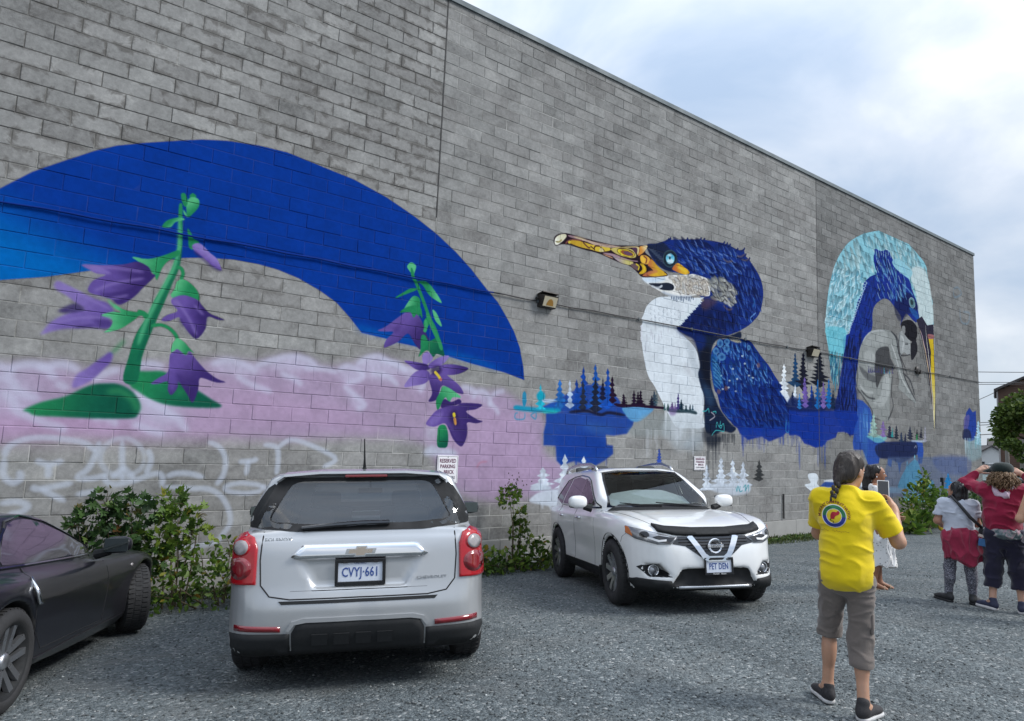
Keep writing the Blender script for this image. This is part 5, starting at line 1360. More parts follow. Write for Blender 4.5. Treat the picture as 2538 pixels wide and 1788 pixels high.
def wall_light(x, z, label, amber):
    t = empty('wall_light', (x, 0, z), label, 'wall light', 'floodlights on the block wall')
    h = MB(); W, H, D = 0.18, 0.125, 0.19
    sec = [(0.0, H), (-D, H*0.72), (-D*0.98, H*0.66), (-0.10, -H), (0.0, -H)]
    V = [(-W, y, zz) for y, zz in sec]+[(W, y, zz) for y, zz in sec]; n = len(sec)
    h.add(V, [tuple(range(n)), tuple(range(2*n-1, n-1, -1))]+[(i, n+i, n+(i+1) % n, (i+1) % n) for i in range(n)])
    h.box((0, -D*0.5, H*0.9), (2*W+0.02, D+0.03, 0.02), Matrix.Rotation(-0.19, 4, 'X'))
    h.build('housing', M_bronze, t)
    a, b = Vector((0, -D*0.985, H*0.60)), Vector((0, -0.115, -H*0.9)); d = (b-a); nrm = Vector((0, d.z, -d.y)).normalized()
    if nrm.y > 0: nrm = -nrm
    q = [a+d*0.03+nrm*0.006, b-d*0.04+nrm*0.006]
    lens = MB(); V = [Vector((-W*0.86, q[0].y, q[0].z)), Vector((W*0.86, q[0].y, q[0].z)), Vector((W*0.86, q[1].y, q[1].z)), Vector((-W*0.86, q[1].y, q[1].z))]
    lens.add([tuple(v) for v in V]+[tuple(v+nrm*0.01) for v in V], [(4, 5, 6, 7), (0, 1, 5, 4), (1, 2, 6, 5), (2, 3, 7, 6), (3, 0, 4, 7)]); lo = lens.build('lens', M_lens, t)
    if amber:
        k = 12; P = [a+d*(0.86-0.62*math.sin(PI*i/k))+nrm*0.019+Vector((W*0.45*math.cos(PI*i/k), 0, 0)) for i in range(k+1)]
        MB().add([tuple(p) for p in P], [tuple(range(len(P)))]).build('reflector', M_amber, lo)
    MB().tube([(-W-0.05, -0.03, 0.03), (-W+0.02, -0.03, 0.03)], 0.03, 8).tube([(W-0.02, -0.03, 0.01), (W+0.05, -0.03, 0.01)], 0.03, 8).build('conduit_fitting', M_bronze, t)
wall_light(2.39, 4.285, 'bronze wall floodlight with amber reflector between the blue arch and the yellow beak', True)
wall_light(11.53, 4.345, 'smaller looking bronze wall floodlight above the painted black conifers', False)
t = empty('junction_box', (17.84, 0, 4.468), 'small dark junction box on the cable beside the heron bill', 'junction box')
MB().lathe([(0.001, 0), (0.12, 0), (0.12, 0.05), (0.06, 0.08), (0.001, 0.08)], 16, Matrix.Rotation(-PI/2, 4, 'Z') @ Matrix.Translation((0, 0, 0))).build('cover', M_bronze, t)
MB().box((0.16, -0.05, -0.05), (0.12, 0.09, 0.12), ch=0.01).build('box_body', M_bronze, t)

# ------------------------------------------------------------------ parking signs
M_sign = mat('sign_white', (0.78, 0.76, 0.78), 0.4, var=0.05)
M_maroon = mat('sign_maroon_print', (0.12, 0.02, 0.06), 0.5)
M_gprint = mat('sign_grey_print', (0.16, 0.17, 0.19), 0.5)
def text_obj(s, size, m, parent, loc, rot=(PI/2, 0, 0), name='lettering', extrude=0.0008, align='CENTER', sx=1.0, bold=0.0, space=1.0):
    c = bpy.data.curves.new(name, 'FONT'); c.body = s; c.size = size; c.extrude = extrude; c.align_x = align; c.align_y = 'CENTER'; c.offset = bold; c.resolution_u = 2; c.space_character = space
    tmp = bpy.data.objects.new('t', c); me = bpy.data.meshes.new_from_object(tmp); bpy.data.objects.remove(tmp); bpy.data.curves.remove(c)
    me.name = name; me.materials.clear(); me.materials.append(m)
    for v in me.vertices: v.co.x *= sx
    o = bpy.data.objects.new(name, me); COL.objects.link(o); o.parent = parent; o.location = loc; o.rotation_euler = rot
    return o
def parking_sign(x, z, w, h, label):
    t = empty('parking_sign', (x, -0.012, z), label, 'sign', 'reserved parking signs on the block wall')
    MB().box((0, 0, 0), (w, 0.012, h), ch=0.003).build('sign_plate', M_sign, t)
    fr = MB()
    for a, b, c, d in ((0, h/2-0.016, w-0.03, 0.005), (0, -h/2+0.016, w-0.03, 0.005), (-w/2+0.016, 0, 0.005, h-0.03), (w/2-0.016, 0, 0.005, h-0.03)): fr.box((a, -0.0072, b), (c, 0.002, d))
    fr.build('border_line', M_gprint, t)
    for s, zz, sz, m, sx in (('RESERVED', 0.30, 0.17, M_maroon, 0.86), ('PARKING', 0.10, 0.16, M_maroon, 0.9), ('The', -0.08, 0.07, M_gprint, 1), ('BRICK', -0.10, 0.16, M_maroon, 0.9), ('CUSTOMERS', -0.30, 0.12, M_gprint, 0.9)):
        text_obj(s, sz*h*1.15, m, t, (-0.36*w if s == 'The' else (0.06*w if s == 'BRICK' else 0), -0.008, zz*h), sx=sx*w/h*1.05, bold=0.0015)
    b = MB(); b.ellipsoid((0, -0.008, h*0.44), (0.008, 0.006, 0.008), 8, 5); b.ellipsoid((0, -0.008, -h*0.44), (0.008, 0.006, 0.008), 8, 5); b.build('bolt', M_flash, t)
parking_sign(0.457, 1.185, 0.394, 0.450, 'reserved parking sign under the second bellflower, half hidden behind the silver car')
parking_sign(6.939, 1.361, 0.395, 0.300, 'reserved parking sign beside the white painted conifers above the white car')

# ================================================================== ground
def gz(x, y):
    t = np.clip((np.asarray(y, float)+6.0)/5.5, 0, 1)
    e = 0.10
    return -0.44*np.where(t < e, t*t/(2*e)*1.0, np.where(t > 1-e, 1-e-(1-t)**2/(2*e)+0.0, t-e/2))/(1-e)
M_gravel = None
def gravel_mat():
    t = NT('crushed_gravel'); P = t.pos
    vo = t.n('ShaderNodeTexVoronoi'); vo.inputs['Scale'].default_value = 46; t.l(P, vo.inputs['Vector'])
    vs = t.n('ShaderNodeTexVoronoi'); vs.inputs['Scale'].default_value = 95; t.l(P, vs.inputs['Vector'])
    sx = t.n('ShaderNodeSeparateColor'); t.l(vo.outputs['Color'], sx.inputs[0]); sy = t.n('ShaderNodeSeparateColor'); t.l(vs.outputs['Color'], sy.inputs[0])
    c = t.ramp(sx.outputs[0], [(0.0, (0.036, 0.044, 0.047)), (0.35, (0.098, 0.116, 0.122)), (0.72, (0.165, 0.190, 0.197)), (0.93, (0.24, 0.265, 0.268)), (0.98, (0.46, 0.47, 0.46)), (1.0, (0.55, 0.55, 0.53))])
    c2 = t.ramp(sy.outputs[1], [(0.0, (0.045, 0.054, 0.057)), (0.6, (0.145, 0.165, 0.17)), (0.95, (0.22, 0.24, 0.242)), (1.0, (0.44, 0.44, 0.42))])
    c = t.mix(0.35, c, c2)
    big = t.noise(0.35, 5, 0.6, P, 0.6); c = t.mix(t.rng(big, 0.35, 0.7, 0.0, 0.42), c, t.mix(1.0, c, (0.62, 0.63, 0.64), 'MULTIPLY'))
    sand = t.noise(1.4, 6, 0.6, P, 0.5); c = t.mix(t.rng(sand, 0.50, 0.72, 0, 0.5), c, (0.16, 0.163, 0.157))
    mp = t.n('ShaderNodeMapping'); mp.inputs['Rotation'].default_value = (0, 0, 0.45); mp.inputs['Scale'].default_value = (1.5, 0.12, 1); t.l(P, mp.inputs[0])
    trk = t.noise(1.0, 4, 0.6, mp.outputs[0], 0.5); c = t.mix(t.rng(trk, 0.48, 0.62, 0, 0.7), c, t.mix(1.0, c, (0.70, 0.71, 0.72), 'MULTIPLY'))
    b = t.bsdf(Base_Color=c, Roughness=0.9, Specular_IOR_Level=0.25)
    h = t.math('ADD', t.math('SUBTRACT', 1.0, vo.outputs['Distance']), t.math('MULTIPLY', t.math('SUBTRACT', 1.0, vs.outputs['Distance']), 0.5))
    t.l(t.bump(h, 0.9, 0.016), b.inputs['Normal'])
    return t.m
M_gravel = gravel_mat()
xs = np.concatenate([np.array([-900, -300, -120, -60, -30]), np.arange(-16, 40, 0.5), np.array([45, 55, 70, 100, 160, 300, 600, 1500])])
ys = np.concatenate([np.array([-900, -300, -120, -60, -30]), np.arange(-16, 2, 0.25), np.array([3, 5, 8, 14, 25, 40, 70, 120, 300, 700, 1500])])
GX, GY = np.meshgrid(xs, ys, indexing='ij')
GZ = gz(GX, GY)+np.where((np.abs(GX) < 40) & (np.abs(GY) < 16), 0.012*np.sin(GX*1.7+0.6*np.sin(GY*1.3))*np.cos(GY*1.9+GX*0.4), 0)
n0, n1 = GX.shape; I = np.arange(n0*n1).reshape(n0, n1)
Q = np.stack([I[:-1, :-1], I[1:, :-1], I[1:, 1:], I[:-1, 1:]], -1).reshape(-1, 4)
o = mesh_obj('gravel_ground', np.stack([GX, GY, GZ], -1).reshape(-1, 3), Q, M_gravel, smooth=True)
tag(o, 'dark grey crushed gravel parking lot sloping to the wall', None, None, 'structure')

# loose stones lying on the lot, thickest near the viewer
N = 26000
ang = rng.uniform(math.radians(-6), math.radians(80), N); rad = 1.6+12.5*rng.random(N)**1.5
px, py = CAM.x+rad*np.sin(ang), CAM.y+rad*np.cos(ang)
k = (py < -0.5) & (px > -7); px, py = px[k], py[k]; N = len(px)
sz = 0.0045+0.0095*rng.random(N)**2.2
oc = np.array([(1, 0, 0), (0, 1, 0), (-1, 0, 0), (0, -1, 0), (0, 0, 1), (0, 0, -0.6)], float)
of = np.array([(0, 1, 4), (1, 2, 4), (2, 3, 4), (3, 0, 4), (1, 0, 5), (2, 1, 5), (3, 2, 5), (0, 3, 5)])
th = rng.uniform(0, 2*PI, N); sc = rng.uniform(0.6, 1.3, (N, 6, 3))
L = oc[None]*sc*sz[:, None, None]*[1.25, 0.9, 0.62]
c, s = np.cos(th)[:, None], np.sin(th)[:, None]
V = np.stack([L[..., 0]*c-L[..., 1]*s+px[:, None], L[..., 0]*s+L[..., 1]*c+py[:, None], L[..., 2]+(gz(px, py)+0.012*np.sin(px*1.7+0.6*np.sin(py*1.3))*np.cos(py*1.9+px*0.4)+sz*0.25)[:, None]], -1)
Fq = (of[None]+(np.arange(N)*6)[:, None, None]).reshape(-1, 3)
def stone_mat(nm, a, b):
    t = NT(nm); v = t.n('ShaderNodeNewGeometry').outputs['Random Per Island']
    t.bsdf(Base_Color=t.ramp(v, [(0, a), (0.8, tuple((p+q)/2*0.9 for p, q in zip(a, b))), (0.95, b), (1, tuple(min(0.62, q*2.2) for q in b))]), Roughness=0.85, Specular_IOR_Level=0.3); return t.m
o = mesh_obj('loose_gravel', V.reshape(-1, 3), Fq, stone_mat('gravel_stone', (0.045, 0.052, 0.055), (0.22, 0.23, 0.225)))
tag(o, 'loose pale and dark gravel stones scattered over the lot', None, None, 'stuff')

# ================================================================== cars: bodies are distance fields, panels are patches laid on them
def half(P): return np.abs(P[:, 0]), P[:, 1], P[:, 2]
SOFT = ('tail_lamp', 'reverse_lens', 'brake_lens', 'lens_ring', 'headlight', 'bumper_reflector', 'chrome_bar', 'bumper_insert', 'bumper_corner', 'bonnet_deflector')   # rounded edges
VIEW = {'rear': (np.array([0, 1.0, 0]), lambda a, b: (a, -2.0, b)), 'front': (np.array([0, -1.0, 0]), lambda a, b: (a, 5.5, b)),
        'right': (np.array([-1.0, 0, 0]), lambda a, b: (1.6, a, b)), 'left': (np.array([1.0, 0, 0]), lambda a, b: (-1.6, a, b)), 'top': (np.array([0, 0, -1.0]), lambda a, b: (a, b, 2.2))}
def cast(fn, ab, view):
    d, st = VIEW[view]
    P = np.array([st(a, b) for a, b in ab], float); best = P.copy(); bd = np.full(len(P), 1e9)
    for _ in range(90):
        s = fn(P); m = s < bd; best[m] = P[m]; bd[m] = s[m]
        if (s < 5e-4).all(): break
        P = P+d*np.clip(s, 0.0004, 0.3)[:, None]*0.85*(s > 4e-4)[:, None]
    return best
def patch(name, fn, poly, view, m, parent, lift=0.004, depth=0.012, step=0.04, curve=0, mirror=False, smooth=True):
    """sheet with thickness that follows the body"""
    if curve: poly = [tuple(p) for p in spline(poly, curve, True)]
    if mirror: poly = [(-a, b) for a, b in poly]
    v2, f, n = tri_poly(poly, step)
    P = cast(fn, v2, view); N = sd_grad(fn, P); P0 = P+N*lift; P1 = P-N*depth
    F = []
    d = VIEW[view][0]
    for t in f:
        a, b, c = P0[t[0]], P0[t[1]], P0[t[2]]
        F.append(t if np.dot(np.cross(b-a, c-a), d) < 0 else t[::-1])
    k = len(v2); V = list(P0)
    # skirt from the outer boundary edges
    cnt = {}
    for t in F:
        for i in range(3): cnt[(t[i], t[(i+1) % 3])] = 1
    bd = [e for e in cnt if (e[1], e[0]) not in cnt]; mp = {}
    for e in bd:
        for q in e:
            if q not in mp: mp[q] = len(V); V += [P0[q], P1[q]]
    for a, b in bd: F.append(((b, a) if name in SOFT else (mp[b], mp[a]))+(mp[a]+1, mp[b]+1))
    o = mesh_obj(name, np.array(V), F, m, parent)
    if smooth:
        me = o.data; me.polygons.foreach_set('use_smooth', np.array([len(p.vertices) == 3 for p in me.polygons]))
    return o
def seam(name, fn, lines, view, m, parent, r=0.0035, sink=0.001):
    for L in lines:
        L = resample_open(L, 0.05); P = cast(fn, L, view); N = sd_grad(fn, P); MB().tube([tuple(p) for p in P-N*sink], r, 5).build(name, m, parent)
def resample_open(L, step):
    out = []
    for a, b in zip(L[:-1], L[1:]):
        a, b = np.array(a, float), np.array(b, float); n = max(1, int(np.linalg.norm(b-a)/step+0.5)); out += [tuple(a+(b-a)*k/n) for k in range(n)]
    return out+[tuple(L[-1])]
def both(p): return p+[(-a, b) for a, b in reversed(p)]
def body_mesh(name, fn, lo, hi, h, m, parent, holes=(), m_in=None):
    V, Q = mesh_sdf(fn, lo, hi, h)
    C = V[Q].mean(1); keep = np.ones(len(Q), bool)
    for view, poly, cond in holes:
        A = np.array(poly); ab = (C[:, 0], C[:, 2]) if view in ('rear', 'front') else ((C[:, 1], C[:, 2]) if view in ('left', 'right') else (C[:, 0], C[:, 1]))
        keep &= ~((sd_poly(A, *ab) < -0.012) & cond(C))
    Q = Q[keep]; C = C[keep]
    mi = np.zeros(len(Q), np.int32)
    if m_in is not None: mi[m_in[1](C)] = 1
    return mesh_obj(name, V, Q, m, parent, True, mats=[m]+([m_in[0]] if m_in else []), mi=mi)
def car_empty(name, x, y, z, yaw, label, pitch=4.49, roll=2.38):
    a = math.radians(yaw)
    fw = Vector((math.sin(a)*math.cos(math.radians(pitch)), math.cos(a)*math.cos(math.radians(pitch)), math.sin(math.radians(pitch))))
    rt0 = Vector((math.cos(a), -math.sin(a), 0)); up0 = rt0.cross(fw)
    rt = rt0*math.cos(math.radians(roll))+up0*math.sin(math.radians(roll)); up = rt.cross(fw)
    M = Matrix((( rt.x, fw.x, up.x), (rt.y, fw.y, up.y), (rt.z, fw.z, up.z)))
    t = empty(name, (x, y, z), label, 'car'); t.rotation_euler = M.to_euler(); return t

def paint_mat(name, col, metal=0.0, rough=0.35, dirt=(0.2, 0.19, 0.17), coat=1.0, dirt_amt=0.5):
    t = NT(name); o = t.obj; sp = t.n('ShaderNodeSeparateXYZ'); t.l(o, sp.inputs[0])
    fl = t.noise(900, 2, 0.5, o); c = t.mix(t.math('MULTIPLY', fl, 0.25 if metal else 0.05), col, tuple(v*0.7 for v in col))
    d = t.math('MULTIPLY', t.rng(t.math('ADD', sp.outputs[2], t.math('MULTIPLY', t.noise(6, 5, 0.6, o), 0.25)), 0.30, 0.72, 1, 0), dirt_amt)
    d = t.math('ADD', d, t.math('MULTIPLY', t.noise(2.2, 6, 0.65, o), 0.07), clamp=True)
    c = t.mix(d, c, dirt)
    b = t.bsdf(Base_Color=c, Roughness=t.math('ADD', rough, t.math('MULTIPLY', d, 0.4), clamp=True), Metallic=t.math('MULTIPLY', metal, t.math('SUBTRACT', 1.0, d)), Coat_Weight=coat)
    b.inputs['Coat Roughness'].default_value = 0.05
    return t.m
M_tyre = mat('tyre_rubber', (0.022, 0.022, 0.023), 0.85, var=0.25, scale=30, bump=0.3)
M_under = mat('underbody_black', (0.012, 0.012, 0.013), 0.8)
M_plast = mat('textured_black_plastic', (0.017, 0.018, 0.019), 0.7, var=0.2, scale=60, bump=0.15, bscale=500, spec=0.25)
M_gloss = mat('gloss_black', (0.010, 0.010, 0.012), 0.12, coat=0.6)
M_chrome = mat('chrome', (0.72, 0.73, 0.75), 0.09, 1.0, var=0.03)
M_mglass = mat('mirror_glass', (0.085, 0.10, 0.10), 0.06, 1.0)
M_alloy = mat('alloy_silver', (0.50, 0.51, 0.53), 0.3, 0.9, var=0.08)
M_seam = mat('panel_gap', (0.012, 0.012, 0.013), 0.9)
M_dglass = mat('privacy_glass', (0.012, 0.013, 0.018), 0.06, var=0.1, coat=0.4, spec=0.5)
M_glass = glass_mat('window_glass', (0.80, 0.86, 0.84), 1.5)
M_rglass = glass_mat('tailgate_glass', (0.80, 0.86, 0.84), 3.0)
M_wglass = glass_mat('windscreen_glass', (0.80, 0.86, 0.83), 1.1)
M_seat = mat('seat_cloth', (0.055, 0.057, 0.06), 0.85)
M_dash = mat('dashboard_grey', (0.10, 0.105, 0.108), 0.6)
M_red = mat('tail_lamp_red', (0.36, 0.004, 0.010), 0.2, var=0.2, scale=40, coat=0.4)
M_dred = mat('tail_lamp_dark_red', (0.20, 0.004, 0.010), 0.15, coat=1.0)
M_clear = mat('clear_lamp_lens', (0.27, 0.25, 0.25), 0.3, var=0.2, scale=70, coat=1.0)
M_lampin = mat('headlamp_silver', (0.34, 0.35, 0.37), 0.22, 0.6, var=0.25, scale=25, coat=0.8)
M_amb = mat('amber_lens', (0.55, 0.14, 0.015), 0.2, coat=1.0)
M_platew = mat('plate_white', (0.62, 0.66, 0.74), 0.45, var=0.06)
M_plateb = mat('plate_blue', (0.03, 0.07, 0.26), 0.5)
M_white = mat('white_print', (0.78, 0.78, 0.78), 0.5)

def wheel(parent, x, y, R, W, rim_r, spokes, side, m_sp=None, label=None, style='spoke'):
    """tyre, rim and spokes; side = +1 on the car's right"""
    t = bpy.data.objects.new('wheel', None); COL.objects.link(t); t.parent = parent; t.location = (x, y, R); t.empty_display_size = 0.1
    if side < 0: t.rotation_euler = (0, 0, PI)
    h = W/2
    prof = [(rim_r, -h*0.86), (rim_r+0.012, -h*0.98), (R-0.06, -h), (R-0.022, -h*0.93), (R-0.004, -h*0.74), (R, -h*0.3), (R, h*0.3), (R-0.004, h*0.74), (R-0.022, h*0.93), (R-0.06, h), (rim_r+0.012, h*0.98), (rim_r, h*0.86)]
    MB().lathe(prof, 44).build('tyre', M_tyre, t, True)
    g = MB()
    for k in range(44):                                    # tread blocks stand proud of the carcass
        for hx in (-0.52, 0.0, 0.52):
            a = 2*PI*(k+(0.5 if hx == 0 else 0))/44; g.box((hx*h, 0, R+0.001), (h*0.42, 0.034*R/0.36, 0.008), Matrix.Rotation(a, 4, 'X'))
    g.build('tread', M_tyre, t)
    MB().lathe([(rim_r+0.004, h*0.9), (rim_r-0.012, h*0.86), (rim_r-0.03, h*0.4), (rim_r-0.05, -h*0.6)], 40).build('rim', M_plast, t, True)
    MB().lathe([(rim_r-0.03, -0.02), (0.001, -0.03)], 30).build('brake', M_under, t)
    s = MB()
    for k in range(spokes):
        a = 2*PI*k/spokes; M = Matrix.Rotation(a, 4, 'X')
        if style == 'twin':
            for q in (-1, 1):
                s.add([(h*0.62, q*0.012, 0.05), (h*0.62, q*0.052, 0.05), (h*0.82, q*0.075, rim_r-0.012), (h*0.82, q*0.030, rim_r-0.012), (h*0.40, q*0.012, 0.05), (h*0.40, q*0.052, 0.05), (h*0.55, q*0.075, rim_r-0.012), (h*0.55, q*0.030, rim_r-0.012)],
                      [(0, 1, 2, 3), (1, 5, 6, 2), (3, 2, 6, 7), (0, 3, 7, 4)], M)
        else:
            s.add([(h*0.62, -0.030, 0.04), (h*0.62, 0.030, 0.04), (h*0.84, 0.042, rim_r-0.012), (h*0.84, -0.020, rim_r-0.012), (h*0.36, -0.034, 0.04), (h*0.36, 0.034, 0.04), (h*0.50, 0.048, rim_r-0.012), (h*0.50, -0.026, rim_r-0.012)],
                  [(0, 1, 2, 3), (1, 5, 6, 2), (4, 0, 3, 7), (3, 2, 6, 7)], M)
    s.build('spokes', m_sp or M_alloy, t)
    MB().lathe([(0.001, h*0.74), (0.045, h*0.72), (0.055, h*0.6), (0.055, h*0.3)], 16).build('hub_cap', m_sp or M_alloy, t, True)
    return t
def plate(parent, fn, cx, cz, view, txt, extra, M=None, lean=0.0):
    yy = cast(fn, [(cx, cz)], view)[0][1]; s = -1 if view == 'rear' else 1
    t = bpy.data.objects.new('licence_plate', None); COL.objects.link(t); t.parent = parent; t.location = (cx, yy+s*0.012, cz); t.rotation_euler = (lean if view == 'rear' else -lean, 0, 0 if view == 'rear' else PI)
    f = MB()
    for a, b, c, d in ((0, 0.078, 0.335, 0.026), (0, -0.078, 0.335, 0.026), (-0.157, 0, 0.022, 0.15), (0.157, 0, 0.022, 0.15)): f.box((a, -0.006, b), (c, 0.016, d), ch=0.003)
    f.build('plate_frame', M_gloss, t)
    MB().box((0, 0, 0), (0.305, 0.006, 0.152)).build('plate_sheet', M_platew, t)
    text_obj(txt, 0.092, M_plateb, t, (0, -0.0045, -0.004), sx=0.66 if len(txt) > 7 else 0.60, bold=0.0012, space=1.04)
    for a in (-0.1, 0.1): MB().box((a, -0.014, 0.072), (0.03, 0.006, 0.016)).build('plate_screw', M_under, t)
    extra(t)
    return t
def mirror(parent, x, y, z, side, m_body, sz=(0.21, 0.13, 0.155), arm=0.16, base_dx=0.14):
    o = MB(); bm = bmesh.new(); bmesh.ops.create_uvsphere(bm, u_segments=20, v_segments=12, radius=0.5)
    for v in bm.verts:
        p = v.co; p.y = max(p.y, -0.28)
        for a in range(3): p[a] = math.copysign(abs(p[a]*2)**0.72/2, p[a])
        v.co = (p.x*sz[0]+x, p.y*sz[1]+y, p.z*sz[2]+z)
    V = [tuple(v.co) for v in bm.verts]; F = [[v.index for v in f.verts] for f in bm.faces]; bm.free()
    mo = mesh_obj('side_mirror', V, F, m_body, parent, True)
    MB().box((x, y-sz[1]*0.34, z), (sz[0]*0.86, 0.006, sz[2]*0.80), ch=0.002).build('mirror_glass', M_mglass, mo)
    MB().tube([(x-side*sz[0]*0.3, y+0.01, z-sz[2]*0.38), (x-side*base_dx*1.3, y+0.03, z-sz[2]*0.55)], [0.035, 0.045], 8).build('mirror_arm', M_plast, mo)
    return mo
def seats(parent, zs, ys, m, hr=True):
    for y in ys:
        for x in ((-0.37, 0.37)):
            s = MB(); s.box((x, y, zs+0.06), (0.50, 0.52, 0.16), ch=0.05)
            s.box((x, y-0.30, zs+0.38), (0.48, 0.14, 0.60), Matrix.Rotation(0, 4, 'X'), ch=0.06); so = s.build('seat', m, parent, True)
            MB().box((x, y-0.34, zs+0.78), (0.27, 0.11, 0.20), ch=0.05).build('headrest', m, so, True)

# ------------------------------------------------------------------ silver SUV seen from behind
PS = spline([(-0.62, 0.235), (-0.86, 0.30), (-0.93, 0.40), (-0.955, 0.52), (-0.955, 0.585), (-0.93, 0.645), (-0.905, 0.72), (-0.885, 0.85), (-0.865, 0.97), (-0.82, 1.055), (-0.70, 1.10), (0.2, 1.11), (1.4, 1.085), (2.3, 1.06), (2.9, 1.0), (3.5, 0.90), (3.74, 0.78), (3.81, 0.58), (3.78, 0.38), (3.68, 0.25), (3.3, 0.21), (1.5, 0.22)], 3, True)
PP = spline([(0, -0.965), (0.40, -0.955), (0.68, -0.90), (0.82, -0.78), (0.885, -0.55), (0.915, -0.1), (0.92, 0.5), (0.915, 2.6), (0.90, 3.1), (0.84, 3.45), (0.66, 3.7), (0.3, 3.8), (0, 3.82), (-0.3, 3.6), (-0.3, -0.7)], 3, True)
PG = spline([(-0.80, 1.00), (-0.825, 1.06), (-0.76, 1.20), (-0.665, 1.40), (-0.625, 1.52), (-0.60, 1.60), (-0.42, 1.645), (0.3, 1.672), (1.0, 1.665), (1.42, 1.615), (1.8, 1.42), (2.25, 1.15), (2.42, 1.02), (1.5, 0.96), (0, 0.96)], 3, True)
PGP = [(0, -0.84), (0.45, -0.825), (0.66, -0.76), (0.78, -0.58), (0.83, -0.2), (0.845, 0.6), (0.84, 1.6), (0.80, 2.2), (0.5, 2.42), (0, 2.5), (-0.4, 2.3), (-0.4, -0.6)]
def suv1(P):
    x, y, z = half(P)
    low = smax(smax(sd_poly(PS, y, z), sd_poly(PP, x, y), 0.10), sd_poly([(0.82, 0.15), (0.90, 0.33), (0.925, 0.62), (0.905, 0.88), (0.86, 1.05), (0.70, 1.16), (-0.5, 1.3), (-0.5, 0.1)], x, z), 0.07)
    low = smax(low, -(np.sqrt((y-0.0)**2+(z-0.35)**2)-0.405+np.where(x < 0.62, 9, 0)), 0.02)
    low = smax(low, -(np.sqrt((y-2.857)**2+(z-0.35)**2)-0.405+np.where(x < 0.62, 9, 0)), 0.02)
    gr = smax(smax(sd_poly(PG, y, z), sd_poly(PGP, x, y), 0.08), sd_poly([(0.90, 0.94), (0.845, 1.06), (0.655, 1.56), (0.60, 1.63), (0.3, 1.672), (-0.4, 1.68), (-0.4, 0.9)], x, z), 0.06)
    d = smin(low, gr, 0.035)
    # plate recess in the tailgate and the step of the bumper
    d = smax(d, -(smax(sd_poly([(0.0, 0.70), (0.30, 0.70), (0.40, 0.90), (0, 0.90), (-0.3, 0.9), (-0.3, 0.7)], x, z), y+0.872, 0.01)), 0.018)
    return d
